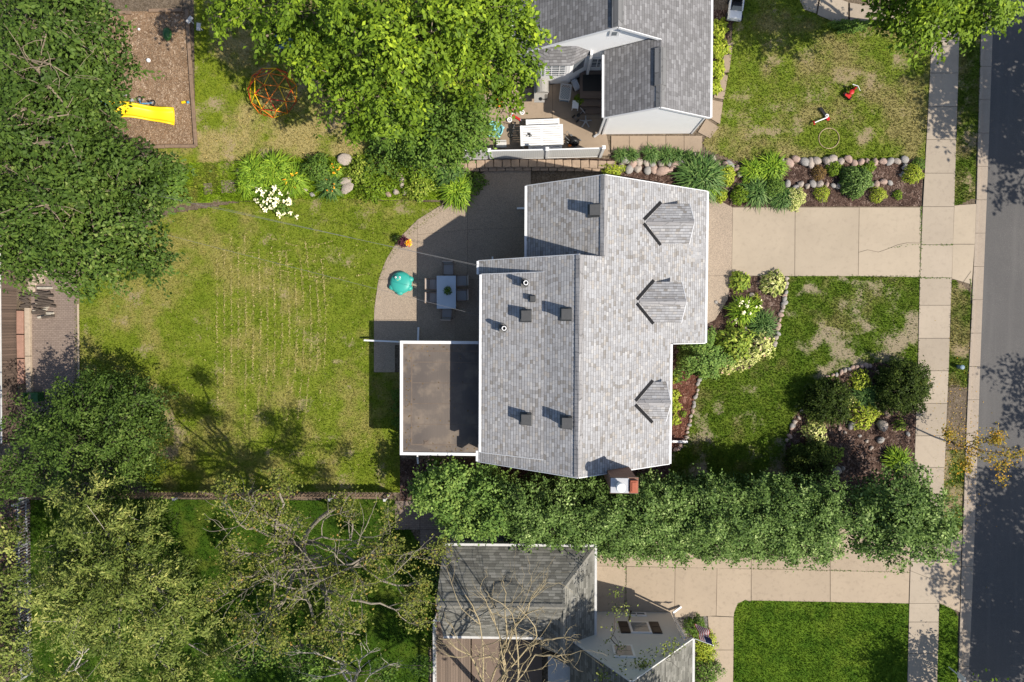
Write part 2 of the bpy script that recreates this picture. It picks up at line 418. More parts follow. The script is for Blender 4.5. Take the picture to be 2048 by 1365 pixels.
M['soil'] = chipmat('bare_soil', [(0, (.10, .075, .05)), (.5, (.17, .13, .09)), (1, (.24, .19, .14))], 18, .02)
M['mulch'] = chipmat('dark_mulch', [(0, (.045, .026, .02)), (.5, (.10, .06, .045)), (.85, (.17, .11, .085)), (1, (.30, .22, .18))], 13, .04)
M['redmulch'] = chipmat('red_mulch', [(0, (.07, .028, .018)), (.5, (.15, .06, .04)), (.85, (.22, .10, .07)), (1, (.33, .2, .15))], 14, .04)
M['chips'] = chipmat('wood_chips', [(0, (.19, .115, .065)), (.35, (.29, .185, .11)), (.8, (.38, .26, .165)), (1, (.58, .44, .32))], 19, .03)
M['pebble'] = chipmat('pebbles', [(0, (.10, .09, .08)), (.5, (.2, .18, .16)), (1, (.35, .32, .28))], 16, .04)
M['paver'] = brickmat('pinkish_pavers', (.22, .165, .135), (.28, .215, .175), (.12, .09, .06), .2, .1)
M['timber'] = plain('weathered_timber', (.22, .15, .10), .85, .25, 5)
M['paletimber'] = plain('pale_timber', (.40, .32, .24), .85, .2, 5)
M['deck'] = plankmat('brown_deck', (.19, .14, .105), .14, 0)
M['fencewood'] = plankmat('brown_fence', (.15, .105, .08), .14, 1)
M['rock'] = plain('pale_boulder', (.40, .34, .29), .85, .25, 5, .02)
M['rock2'] = plain('grey_boulder', (.33, .31, .29), .85, .25, 5, .02)
M['rock3'] = plain('pink_boulder', (.42, .30, .245), .85, .22, 5, .02)
M['block'] = plain('tan_block', (.34, .25, .18), .9, .2, 4, .015)
M['bark'] = plain('grey_bark', (.25, .20, .14), .9, .3, 10, .02)
M['barkdark'] = plain('dark_bark', (.09, .07, .055), .9, .3, 10, .02)
M['barkyel'] = plain('lichen_bark', (.36, .29, .17), .9, .35, 6, .015)
M['barkgrey'] = plain('grey_twig_bark', (.25, .215, .165), .9, .3, 8, .015)
M['barkpale'] = plain('pale_bark', (.42, .38, .31), .9, .3, 8, .015)
for nm, c in dict(yellow=(.85, .55, .01), red=(.5, .02, .02), orange=(.75, .19, .02), blue=(.10, .30, .5), teal=(.04, .36, .30), aqua=(.25, .6, .65),
                  black=(.012, .012, .013), grey=(.16, .16, .165), ltgrey=(.35, .36, .37), green=(.025, .10, .025), navy=(.015, .02, .07), bluegrey=(.16, .24, .30), taupe=(.2, .15, .12), paleseat=(.42, .33, .27), tan=(.45,.33,.2)).items():
    M[nm] = plain(nm+'_plastic', c, .45, .06, 4)
M['sling'] = plain('grey_sling', (.30, .29, .285), .7, .1, 30)
LEAF = dict(
 dark=leafmat('dark_leaf', [(0, (.022, .045, .010)), (.5, (.045, .085, .018)), (.85, (.075, .125, .028)), (1, (.15, .20, .07))], gain=1.4),
 maple=leafmat('maple_leaf', [(0, (.05, .10, .012)), (.45, (.10, .17, .018)), (.8, (.145, .235, .022)), (1, (.29, .40, .035))], .4, gain=1.3),
 mid=leafmat('mid_leaf', [(0, (.03, .065, .014)), (.5, (.06, .115, .022)), (.85, (.09, .15, .03)), (1, (.13, .2, .045))]),
 hedge=leafmat('hedge_leaf', [(0, (.026, .055, .016)), (.45, (.055, .10, .028)), (.8, (.10, .165, .055)), (1, (.23, .31, .15))], .3, gain=1.75),
 hedgeb=leafmat('bright_hedge_leaf', [(0, (.04, .085, .022)), (.5, (.085, .155, .04)), (1, (.17, .25, .075))], .3),
 olive=leafmat('olive_leaf', [(0, (.035, .06, .014)), (.45, (.09, .13, .032)), (.8, (.175, .215, .07)), (1, (.30, .32, .12))], .3, gain=1.35),
 sparse=leafmat('dry_leaf', [(0, (.045, .06, .018)), (.4, (.10, .135, .03)), (.8, (.18, .205, .055)), (1, (.27, .16, .06))], .3, gain=1.25),
 orange=leafmat('turning_leaf', [(0, (.06, .07, .02)), (.5, (.18, .15, .02)), (1, (.42, .22, .02))], .3),
 yew=leafmat('yew_leaf', [(0, (.014, .026, .007)), (.5, (.030, .052, .012)), (.85, (.06, .095, .022)), (1, (.13, .16, .04))], .15, spec=.08, gain=1.2),
 hosta=leafmat('hosta_leaf', [(0, (.06, .11, .015)), (.5, (.13, .19, .03)), (1, (.30, .35, .08))], .25),
 yellow=leafmat('yellow_green_leaf', [(0, (.09, .15, .015)), (.5, (.19, .25, .025)), (1, (.36, .40, .08))], .3, gain=1.5),
 pale=leafmat('variegated_leaf', [(0, (.10, .15, .04)), (.4, (.22, .27, .09)), (.7, (.38, .40, .2)), (1, (.6, .6, .42))], .25),
 lily=leafmat('strap_leaf', [(0, (.05, .11, .012)), (.5, (.10, .18, .02)), (1, (.2, .29, .035))], .3),
 iris=leafmat('blue_green_strap', [(0, (.025, .06, .02)), (.6, (.055, .11, .035)), (1, (.12, .18, .07))], .25),
 brown=leafmat('bronze_leaf', [(0, (.05, .035, .015)), (1, (.15, .10, .04))], .2),
 white=leafmat('white_petal', [(0, (.62, .6, .52)), (1, (.85, .84, .8))], .2),
 pink=leafmat('pink_petal', [(0, (.5, .25, .35)), (1, (.75, .5, .6))], .2),
 fire=leafmat('red_yellow_petal', [(0, (.5, .03, .02)), (.5, (.7, .3, .02)), (1, (.8, .6, .05))], .2),
 purple=leafmat('purple_leaf', [(0, (.03, .008, .02)), (1, (.08, .02, .05))], .2),
 straw=leafmat('straw_clipping', [(0, (.25, .23, .10)), (1, (.48, .43, .25))], .1, gain=1.1),
)
# ------------------------------------------------------------------ the setting: ground, lawns, paving, road
def sheet(name, pts, mat, z, kind='structure', inner=None):
    b = MB(); b.add([G(x, y, z) if len(p) == 2 else p for p in pts for (x, y) in [p[:2]]], [tuple(range(len(pts)))])
    o = b.build(name, mat)
    if o.data.polygons[0].normal.z < 0: o.data.flip_normals()
    return tag(o, kind=kind)
LAWN = dict(
 back=dict(g1=(.15, .21, .016), g2=(.215, .265, .03), straw=(.31, .28, .085), bare=(.36, .28, .18), sb=-.13, bb=-.3),
 front=dict(g1=(.085, .15, .012), g2=(.135, .195, .022), straw=(.24, .22, .08), bare=(.36, .29, .21), sb=-.3, bb=-.22),
 upper=dict(g1=(.17, .23, .018), g2=(.22, .27, .024), straw=(.42, .34, .15), bare=(.40, .30, .2), sb=-.04, bb=-.28),
 upright=dict(g1=(.145, .21, .02), g2=(.19, .24, .03), straw=(.31, .265, .11), bare=(.35, .27, .175), sb=-.02, bb=-.26),
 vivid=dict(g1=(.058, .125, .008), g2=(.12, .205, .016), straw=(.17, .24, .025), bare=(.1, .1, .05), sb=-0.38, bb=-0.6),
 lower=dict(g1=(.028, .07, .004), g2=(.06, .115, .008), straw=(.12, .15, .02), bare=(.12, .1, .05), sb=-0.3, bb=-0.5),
 verge=dict(g1=(.085, .14, .014), g2=(.13, .18, .025), straw=(.28, .24, .1), bare=(.36, .27, .18), sb=-0.1, bb=-0.2),
 wild=dict(g1=(.18, .29, .016), g2=(.26, .38, .026), straw=(.24, .23, .06), bare=(.22, .16, .11), sb=-0.25, bb=-0.25))
LM = {k: lawnmat('grass_'+k, **v) for k, v in LAWN.items()}
BM = {k: lawnmat('blades_'+k, blade=True, **v) for k, v in LAWN.items()}
gb = MB(); gb.add([(-600, -600, -.16), (600, -600, -.16), (600, 600, -.16), (-600, 600, -.16)], [(0, 1, 2, 3)])
tag(gb.build('ground', LM['lower']), kind='structure')
E_L = [(1866, -200), (1862, 100), (1854, 250), (1845, 414), (1839, 556), (1835, 742), (1828, 935), (1822, 1070), (1818, 1207), (1814, 1365), (1811, 1600)]
E_R = [(1921, -200), (1918, 100), (1913, 250), (1908, 414), (1903, 560), (1897, 742), (1889, 935), (1882, 1070), (1877, 1250), (1874, 1365), (1869, 1600)]
K_L = [(1966, -200), (1961, 80), (1956, 250), (1952, 414), (1946, 560), (1937, 742), (1929, 935), (1924, 1100), (1919, 1250), (1916, 1365), (1911, 1600)]
K_R = [(1993, -200), (1985, 80), (1979, 250), (1973, 414), (1967, 560), (1960, 742), (1954, 935), (1948, 1100), (1942, 1250), (1937, 1365), (1930, 1600)]
def xat(line, y):
    for (xa, ya), (xb, yb) in zip(line, line[1:]):
        if ya <= y <= yb: return xa+(xb-xa)*(y-ya)/(yb-ya)
    return line[-1][0]
# soil base under everything near
sheet('yard_soil', [(-900, -900), (1970, -900)]+[(x, y) for x, y in K_L]+[(1900, 2300), (-900, 2300)], M['soil'], -.03)
POLY = {}
def inpoly(P, poly):
    x, y = P[:, 0], P[:, 1]; r = np.zeros(len(P), bool); n = len(poly)
    for i in range(n):
        x1, y1 = poly[i]; x2, y2 = poly[(i+1) % n]
        if y1 == y2: continue
        c = ((y1 > y) != (y2 > y)) & (x < (x2-x1)*(y-y1)/(y2-y1)+x1); r ^= c
    return r
LAT = np.random.default_rng(99).random((8, 128, 128))
def vnoise(x, y, k):
    xi = np.floor(x).astype(int); yi = np.floor(y).astype(int); fx = x-xi; fy = y-yi; fx = fx*fx*(3-2*fx); fy = fy*fy*(3-2*fy)
    g = lambda i, j: LAT[k % 8][(xi+i) % 128, (yi+j) % 128]
    return (g(0, 0)*(1-fx)+g(1, 0)*fx)*(1-fy)+(g(0, 1)*(1-fx)+g(1, 1)*fx)*fy
def fbm(x, y, sc, k, oc=4):
    r = 0; a = 1; t = 0
    for o_ in range(oc): r = r+a*vnoise(x*sc*2**o_+17*o_, y*sc*2**o_+5*o_, k+o_); t += a; a *= .6
    return r/t
# worn patches (photo pixel, radii in pixels, strength)
BARE = [(345, 420, 16, 9, .5), (372, 440, 14, 8, .4), (170, 640, 10, 55, .6), (250, 555, 22, 22, .4), (265, 592, 14, 12, .45), (245, 645, 12, 10, .45), (330, 805, 34, 26, .45), (340, 860, 30, 40, .5), (345, 905, 26, 20, .4), (180, 690, 22, 12, .4), (290, 690, 30, 14, .35), (520, 850, 30, 40, .22), (672, 722, 10, 8, .4), (695, 795, 9, 6, .5), (690, 843, 12, 9, .5), (712, 850, 14, 8, .35), (785, 425, 34, 16, .45), (830, 432, 24, 16, .4), (706, 448, 16, 10, .4), (360, 470, 14, 8, .35), (395, 520, 20, 12, .3), (700, 905, 22, 10, .35), (600, 930, 20, 10, .3),
 (420, 105, 24, 22, .5), (640, 150, 26, 34, .5), (700, 240, 30, 26, .5), (672, 262, 26, 20, .45), (860, 145, 34, 36, .35), (400, 50, 24, 24, .45), (520, 140, 24, 14, .35), (430, 288, 20, 8, .3), (395, 333, 50, 8, .5), (490, 352, 6, 26, .5), (450, 402, 26, 8, .5),
 (1690, 140, 70, 40, .26), (1622, 215, 22, 26, .45), (1600, 240, 16, 14, .4), (1730, 262, 20, 8, .35), (1595, 30, 14, 14, .4), (1705, 75, 40, 10, .45), (1715, 275, 34, 10, .3), (1610, 255, 14, 10, .3), (1590, 112, 30, 14, .3),
 (1686, 562, 30, 7, .6), (1620, 584, 36, 11, .5), (1660, 685, 62, 22, .55), (1636, 698, 34, 18, .5), (1700, 670, 30, 14, .4), (1826, 640, 22, 34, .5), (1800, 690, 40, 20, .42), (1785, 715, 60, 14, .5), (1788, 582, 14, 16, .5), (1700, 738, 60, 16, .55), (1640, 645, 16, 10, .4), (1628, 748, 16, 12, .55), (1650, 660, 22, 8, .4), (1740, 655, 18, 8, .35), (1402, 838, 14, 24, .4), (1412, 872, 24, 20, .45), (1392, 800, 8, 40, .4), (1560, 935, 26, 30, .45), (1590, 840, 14, 22, .5), (1690, 720, 30, 14, .5), (1470, 880, 20, 12, .25),
 (1925, 700, 20, 14, .7), (1938, 375, 10, 40, .6), (1916, 745, 14, 12, .4), (1905, 960, 30, 40, .4), (1912, 40, 12, 20, .3), (1920, 590, 10, 20, .25)]
STRAW = [(430, 560, 110, 130, .16), (380, 500, 70, 60, .22), (640, 270, 110, 40, .32), (440, 280, 40, 22, .3), (1780, 220, 90, 110, .2), (1540, 110, 40, 60, -.2), (1480, 120, 30, 110, -.3), (690, 620, 70, 130, -.28), (600, 480, 80, 50, -.1), (560, 800, 90, 90, .1), (300, 600, 60, 60, .12), (420, 180, 40, 70, -.25), (560, 900, 140, 60, .12), (1560, 860, 90, 70, -.08), (1760, 600, 60, 40, .06), (1620, 120, 80, 40, .1), (1500, 190, 50, 60, -.1), (1700, 300, 100, 16, -.25)]
def blob(P, L_):
    r = np.zeros(len(P))
    for x, y, a, b_, s_ in L_:
        g = G(x, y); r += s_*np.exp(-(((P[:, 0]-g.x)/(a*PX))**2+((P[:, 1]-g.y)/(b_*PX))**2))
    return r
def field(P, mat):
    sb, bb = LAWN[mat]['sb'], LAWN[mat]['bb']; x, y = P[:, 0], P[:, 1]
    st = .47+(fbm(x, y, .9, 0, 6)-.5)*1.7+sb+blob(P, STRAW)*(1.0 if mat not in ('vivid', 'lower') else 0)
    ba = .5+(fbm(x+40, y+9, 1.1, 3, 6)-.5)*1.3+bb+np.minimum(blob(P, BARE)*.52, .26)
    return np.clip(st, 0, 1), np.clip(ba, 0, 1)
def lawn(key, mat, pts, z=0.0):
    poly = np.array([tuple(G(x, y, 0))[:2] for x, y in pts]); POLY[key] = (poly, mat); s_ = .09
    lo = np.maximum(poly.min(0), (-34, -23)); hi = np.minimum(poly.max(0), (31, 21)); nx, ny = (np.ceil((hi-lo)/s_).astype(int)+1)
    X, Y = np.meshgrid(lo[0]+np.arange(nx)*s_, lo[1]+np.arange(ny)*s_, indexing='ij'); P = np.c_[X.ravel(), Y.ravel()]
    st, ba = field(P, mat); cx, cy = np.meshgrid(np.arange(nx-1), np.arange(ny-1), indexing='ij'); i0 = (cx*ny+cy).ravel()
    ok = inpoly(P[i0]+s_/2, poly); i0 = i0[ok]; F_ = np.stack([i0, i0+ny, i0+ny+1, i0+1], 1)
    me = bpy.data.meshes.new('lawn'); o = bpy.data.objects.new('lawn', me); V = np.c_[P, z+.02*(fbm(P[:, 0], P[:, 1], .6, 5, 2)-.6)].astype(np.float32)
    me.vertices.add(len(V)); me.vertices.foreach_set('co', V.ravel()); me.loops.add(len(F_)*4); me.loops.foreach_set('vertex_index', F_.ravel().astype(np.int32))
    me.polygons.add(len(F_)); me.polygons.foreach_set('loop_start', np.arange(0, len(F_)*4, 4, dtype=np.int32)); me.polygons.foreach_set('loop_total', np.full(len(F_), 4, np.int32)); me.update(calc_edges=True)
    for nm, a_ in (('straw', st), ('bare', ba)): q = me.attributes.new(nm, 'FLOAT', 'POINT'); q.data.foreach_set('value', a_.astype(np.float32))
    me.materials.append(LM[mat]); COL.objects.link(o); OFF[o.name] = Vector((0, 0, 0))
    return tag(o, kind='structure')
lawn('back', 'back', [(150, 560), (330, 430), (480, 405), (620, 395), (880, 405), (890, 420), (820, 470), (775, 530), (752, 590), (748, 640), (748, 745), (800, 745), (800, 985), (300, 985), (150, 800)])
lawn('upleft', 'upper', [(388, -200), (1000, -200), (1000, 200), (960, 240), (900, 300), (720, 312), (480, 322), (345, 330), (300, 296), (390, 296)])
lawn('wild', 'wild', [(345, 330), (480, 322), (720, 312), (900, 300), (885, 400), (640, 398), (520, 402), (400, 405), (300, 420), (280, 370)], .002)
lawn('upright', 'upright', [(1440, 245), (1462, 90), (1475, -20), (1580, -20), (1640, 35), (1740, 45), (1866, 40), (1858, 200), (1850, 318), (1650, 322), (1480, 325), (1412, 300), (1405, 285)])
lawn('front', 'front', [(1575, 552), (1840, 552), (1835, 742), (1760, 725), (1690, 738), (1625, 790), (1585, 840), (1572, 890), (1570, 985), (1330, 985), (1345, 905), (1375, 880), (1380, 830), (1395, 770), (1420, 745), (1500, 735), (1545, 690), (1568, 600)])
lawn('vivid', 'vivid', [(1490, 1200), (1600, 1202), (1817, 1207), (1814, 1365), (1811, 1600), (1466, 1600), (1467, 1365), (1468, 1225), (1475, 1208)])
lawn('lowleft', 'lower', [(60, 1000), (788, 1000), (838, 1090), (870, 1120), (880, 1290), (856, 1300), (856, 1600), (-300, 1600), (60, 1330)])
def verge(y0, y1, rnd0=False, rnd1=False, key=''):
    ys = np.linspace(y0, y1, 9); L = [(xat(E_R, y), y) for y in ys]; R = [(xat(K_L, y)-1, y) for y in ys]
    if rnd1: R[-1] = (L[-1][0]+8, y1); R[-2] = (R[-2][0]-3, y1-16); R.insert(-1, (L[-1][0]+26, y1-9))
    if rnd0: R[0] = (L[0][0]+8, y0); R[1] = (R[1][0]-3, y0+24); R.insert(1, (L[0][0]+24, y0+9))
    return lawn('verge'+key, key.split('_')[0], L[::-1]+R)
verge(-200, 412, rnd1=True, key='verge_a'); verge(562, 775, rnd0=True, key='verge_b'); verge(900, 1078, rnd1=True, key='verge_c'); verge(1207, 1600, rnd0=True, key='vivid_d')
sheet('verge_soil', [(1897, 770), (1889, 935), (1888, 960), (1927, 960), (1936, 770)], M['soil'], -.004)
# street side paving: separate slabs with real gaps over a joint bed
def slabs(name, quads, mat, z, gap=.011, th=.1, bed=True):
    b = MB(); bd = MB(); r_ = random.Random(len(quads))
    for q in quads:
        p = [G(x, y, 0) for x, y in q]; c = sum(p, Vector())/len(p)
        dz = r_.uniform(-.004, .004)
        pts = [Vector((v.x, v.y, z+dz))+(c-v).normalized()*gap*1.4 for v in p]
        a = sum(pts[i].x*pts[(i+1) % len(pts)].y-pts[(i+1) % len(pts)].x*pts[i].y for i in range(len(pts)))
        if a < 0: pts = pts[::-1]; p = p[::-1]
        b.slab(pts, th); bd.add([Vector((v.x, v.y, z-.03)) for v in p], [tuple(range(len(p)))])
    o = tag(b.build(name, mat), kind='structure'); tn = np.zeros(len(b.f), np.float32); gg = [f0 for _, f0 in b.g]+[len(b.f)]
    for f0, f1 in zip(gg, gg[1:]): tn[f0:f1] = r_.random()**1.5*.8
    q_ = o.data.attributes.new('tone', 'FLOAT', 'FACE'); q_.data.foreach_set('value', tn)
    if bed: tag(bd.build('joint_bed', M['joint']), kind='structure')
    return o
ys = [-200, -130, -60, 10, 80, 147, 214, 280, 347, 414, 490, 556, 611, 677, 742, 807, 872, 935, 1000, 1062, 1123, 1207, 1244, 1307, 1372, 1440, 1520, 1600]
slabs('sidewalk', [[(xat(E_L, a), a), (xat(E_R, a), a), (xat(E_R, b), b), (xat(E_L, b), b)] for a, b in zip(ys, ys[1:])], M['walk'], .03)
slabs('driveway', [[(1465, 415), (1590, 415), (1589, 553), (1463, 552)], [(1590, 415), (1718, 415), (1716, 553), (1589, 553)], [(1718, 415), (1843, 415), (1839, 555), (1716, 553)]], M['conc'], .03)
slabs('apron', [[(1908, 411), (1952, 408), (1949, 489), (1905, 489)], [(1905, 489), (1949, 489), (1943, 570), (1903, 558)]], M['conc'], .025)
slabs('apron', [[(1881, 1080), (1924, 1060), (1921, 1125), (1880, 1125)], [(1880, 1125), (1921, 1125), (1919, 1225), (1878, 1207)]], M['lowconc'], .025)
slabs('driveway', [[(1050, 1040), (1252, 1040), (1252, 1133), (1050, 1130)], [(1252, 1040), (1350, 1040), (1350, 1135), (1252, 1133)], [(1350, 1040), (1502, 1040), (1502, 1138), (1350, 1135)], [(1502, 1040), (1660, 1040), (1660, 1141), (1502, 1138)], [(1660, 1040), (1822, 1040), (1819, 1145), (1660, 1141)],
  [(1050, 1130), (1252, 1133), (1252, 1240), (1050, 1240)], [(1252, 1133), (1350, 1135), (1349, 1235), (1252, 1240)], [(1350, 1135), (1434, 1136), (1432, 1232), (1349, 1235)], [(1434, 1136), (1502, 1138), (1502, 1203), (1490, 1200), (1475, 1208), (1468, 1225), (1467, 1234), (1432, 1232)], [(1502, 1138), (1660, 1141), (1660, 1204), (1502, 1201)], [(1660, 1141), (1819, 1145), (1817, 1207), (1660, 1204)],
  [(1415, 1232), (1467, 1234), (1467, 1300), (1420, 1300)], [(1420, 1300), (1467, 1300), (1466, 1370), (1420, 1370)], [(1420, 1370), (1466, 1370), (1466, 1500), (1420, 1500)]], M['lowconc'], .03)
def strip(name, A, B, mat, za, zb, ys):
    b = MB()
    for a, c in zip(ys, ys[1:]):
        b.add([G(xat(A, a), a, za), G(xat(B, a), a, zb), G(xat(B, c), c, zb), G(xat(A, c), c, za)], [(3, 2, 1, 0)])
    return tag(b.build(name, mat), kind='structure')
yk = list(np.linspace(-200, 1600, 28))
off = lambda L, d: [(x+d, y) for x, y in L]
kb = MB()
for a, c in zip(yk, yk[1:]):
    g = .01
    A = [G(xat(K_L, a), a), G(xat(K_L, a)+6, a), G(xat(K_L, c)+6, c), G(xat(K_L, c), c)]
    cut = any(s <= (a+c)/2 <= e for s, e in ((400, 575), (1070, 1215)))
    hz = .02 if cut else .045
    pts = [Vector((p.x, p.y+(-g if i < 2 else g), hz)) for i, p in enumerate(A)][::-1]
    kb.slab(pts, .3)
tag(kb.build('kerb', M['gutter'], bevel=.012), kind='structure')
gt = MB()
for a, c in zip(yk, yk[1:]):
    A = [G(xat(K_L, a)+6, a, -.085), G(xat(K_R, a), a, -.07), G(xat(K_R, c), c, -.07), G(xat(K_L, c)+6, c, -.085)]
    gt.slab([p+Vector((0, -.008 if i < 2 else .008, 0)) for i, p in enumerate(A)][::-1], .15)
tag(gt.build('gutter', M['gutter']), kind='structure')
rb = MB(); L = [G(xat(K_R, y), y, -.078) for y in yk]; L = [Vector((L[0].x+.8, 300, -.078))]+L+[Vector((L[-1].x-.5, -300, -.078))]
for a, c in zip(L, L[1:]):
    rb.add([a, a+Vector((9.5, 0, 0)), c+Vector((9.5, 0, 0)), c], [(3, 2, 1, 0)])
tag(rb.build('road', M['asphalt']), kind='structure')
# patio of exposed aggregate, with joints
arc = [(880, 412), (835, 440), (800, 475), (772, 520), (755, 570), (749, 620), (748, 745)]
pq = [[(1062, 335), (1062, 455), (935, 460), (935, 400), (955, 352), (975, 340)],
      [(935, 400), (935, 460), (835, 470), (835, 440), (880, 412)],
      [(835, 440), (835, 560), (757, 560), (772, 520), (800, 475)],
      [(1062, 455), (1062, 560), (935, 560), (935, 460)], [(935, 460), (935, 560), (835, 560), (835, 470)],
      [(1062, 560), (1062, 690), (910, 690), (910, 560)], [(910, 560), (910, 690), (835, 690), (835, 560)],
      [(835, 560), (835, 640), (748, 640), (749, 615), (757, 560)], [(835, 640), (835, 690), (790, 690), (790, 745), (748, 745), (748, 640)]]
slabs('patio', pq, M['patio'], .03, .006)
slabs('driveway_strip', [[(1330, 380), (1425, 395), (1465, 415), (1463, 552), (1330, 552)], [(1330, 552), (1463, 552), (1455, 600), (1430, 640), (1400, 655), (1330, 655)]], M['patio'], .03, .006)
slabs('patio', [[(965, 190), (1105, 170), (1105, 238), (960, 238)], [(1105, 170), (1206, 150), (1206, 238), (1105, 238)], [(960, 238), (1105, 238), (1105, 312), (950, 312)], [(1105, 238), (1206, 238), (1222, 312), (1105, 312)]], M['uppatio'], .03, .006)
slabs('walkway', [[(a, 272), (a+36.5, 272), (a+36.5, 304), (a, 306)] for a in (1222, 1258.5, 1295, 1331.5, 1368)]+[[(1395, 265), (1412, 238), (1438, 255), (1420, 278)], [(1415, 235), (1425, 200), (1446, 205), (1440, 250)], [(1427, 196), (1440, 150), (1456, 150), (1448, 200)], [(1441, 146), (1452, 90), (1466, 85), (1458, 146)]], M['uppatio'], .03)
slabs('walkway', [[(1585, -30), (1640, -20), (1632, 28), (1608, 20)], [(1642, -15), (1696, 5), (1696, 42), (1670, 46), (1634, 30)], [(1699, 6), (1755, 15), (1755, 45), (1699, 42)], [(1758, 15), (1862, 18), (1862, 46), (1758, 46)]], M['walk'], .03)
slabs('walkway', [[(790, 1002), (840, 1002), (840, 1060), (790, 1060)], [(840, 1002), (900, 1002), (900, 1060), (840, 1060)], [(840, 1060), (1000, 1060), (1000, 1100), (840, 1100)]], M['paver'], .02)
# beds
BEDS = []
def bed(pts, mat, z=.012, name='mulch_bed'): BEDS.append(np.array([tuple(G(x, y))[:2] for x, y in pts])); return sheet(name, pts, M[mat], z)
bed([(1416, 330), (1440, 318), (1480, 328), (1640, 330), (1790, 325), (1848, 318), (1842, 413), (1462, 413), (1430, 398), (1330, 380), (1215, 352), (1222, 318), (1400, 306)], 'mulch')
bed([(1462, 553), (1576, 553), (1570, 600), (1548, 690), (1500, 738), (1420, 748), (1330, 750), (1330, 655), (1400, 655), (1432, 638), (1455, 600)], 'mulch')
bed([(1330, 738), (1408, 748), (1394, 775), (1380, 835), (1374, 880), (1345, 905), (1330, 905)], 'redmulch', .016)
bed([(1835, 742), (1760, 725), (1690, 738), (1625, 790), (1585, 840), (1572, 890), (1570, 985), (1826, 985), (1828, 935)], 'mulch')
bed([(880, 322), (950, 316), (1222, 318), (1218, 340), (880, 342)], 'mulch', .014)
bed([(1570, 984), (1826, 984), (1820, 1060), (1080, 1060), (800, 1050), (800, 984), (1330, 984), (1345, 905), (800, 918), (800, 950)][:6]+[(800, 920), (1345, 905), (1335, 984)], 'mulch', .006)
sheet('play_area', [(150, 25), (372, 22), (386, 292), (150, 292)], M['chips'], .02)
sheet('pebble_bed', [(1345, 1240), (1352, 1228), (1375, 1218), (1400, 1222), (1415, 1236), (1416, 1300), (1345, 1300)], M['pebble'], .02)
sheet('paved_area', [(62, 540), (158, 540), (160, 800), (150, 830), (62, 830)], M['paver'], .02)
sheet('planting_soil', [(-60, 960), (60, 960), (62, 1340), (-60, 1340)], M['mulch'], .004)
sheet('planting_soil', [(-60, 500), (64, 500), (64, 900), (-60, 900)], M['soil'], .004)
sheet('planting_soil', [(870, 1100), (900, 1100), (900, 1290), (870, 1290)], M['soil'], .004)
sheet('planting_soil', [(1410, 20), (1470, 20), (1440, 150), (1420, 200), (1405, 240)], M['mulch'], .006)
def blades(key, dens, h=.07, wid=.018, lean=.8):
    poly, mat = POLY[key]; lo = np.maximum(poly.min(0), (-33, -22)); hi = np.minimum(poly.max(0), (30, 20))
    n = int(np.prod(hi-lo)*dens); P = rng.uniform(lo, hi, (n, 2)); P = P[inpoly(P, poly)]
    for b in BEDS: P = P[~inpoly(P, b)]
    st, ba = field(P, mat); k_ = rng.random(len(P)) > np.clip((ba-.38)/.25, 0, .85); P = P[k_]; st = st[k_]
    n = len(P); P = np.c_[P, np.zeros(n)]
    a = rng.uniform(0, 2*np.pi, n); d = np.c_[np.cos(a), np.sin(a), np.zeros(n)]; t = np.c_[-d[:, 1], d[:, 0], np.zeros(n)]
    hh = h*rng.uniform(.5, 1.3, (n, 1)); ww = wid*rng.uniform(.6, 1.4, (n, 1))
    up = np.array([[0, 0, 1.]]); tip = P+up*hh+d*hh*lean*rng.uniform(.4, 1.3, (n, 1))
    V = np.stack([P-t*ww, P+t*ww, tip+t*ww*.35, tip-t*ww*.35], 1)
    go = quads_mesh('grass', V, BM[mat], rnd=rng.random(n)); q = go.data.attributes.new('straw', 'FLOAT', 'FACE'); q.data.foreach_set('value', st.astype(np.float32))
    tag(go, 'short grass blades on the lawn', 'grass', kind='stuff')
GL = dict(back='patchy yellowish mown grass of the large back lawn', upleft='sunlit yellow-green grass around the climbing dome', wild='tall bright weeds along the garden bed', upright='dry grass of the yard with the hoop', front='dark green patchy grass before the dormered house', vivid='lush deep green grass at the lower right', lowleft='lush shaded grass below the picket fence')
for k, d_, h_ in (('back', 330, .06), ('upleft', 260, .07), ('wild', 500, .16), ('upright', 330, .065), ('front', 420, .07), ('vivid', 420, .06), ('lowleft', 160, .07), ('vergeverge_a', 400, .08), ('vergeverge_b', 400, .08), ('vergeverge_c', 300, .08), ('vergevivid_d', 400, .06)):
    blades(k, d_, h_)
    COL.objects[-1]['label'] = GL.get(k, 'rough grass on the verge between sidewalk and kerb')
# rows of straw clippings left by the mower
cl = []
r9 = np.random.default_rng(5)
rows = [(434 + i*13.5, 470+r9.uniform(0, 60), 800+r9.uniform(-60, 60)) for i in range(16)]
for i, (x0, y0, y1) in enumerate(rows):
    y = y0
    while y < y1:
        bend = 16*math.sin((y-450)/130.0)*(i/16.)-.00012*(y-640)**2*(i-6)*.1
        if r9.random() < .55+.3*math.sin(y*.05+i*2): cl.append((x0+bend+r9.normal()*1.1, y, 0))
        y += r9.uniform(.6, 1.6)
for (xa, ya, xb, yb) in ((450, 505, 700, 470), (470, 525, 690, 505), (520, 465, 660, 490), (600, 640, 570, 860), (640, 600, 640, 840), (560, 540, 740, 545)):
    for k in range(90):
        t = r9.random(); 
        if math.sin(t*21+xa) > -.2: cl.append((xa+(xb-xa)*t+r9.normal()*1.2, ya+(yb-ya)*t+14*math.sin(t*3), 1))
for k in range(450): cl.append((r9.uniform(330, 760), r9.uniform(450, 960), 2))
C = np.array([tuple(G(x, y, .055)) for x, y, _ in cl])
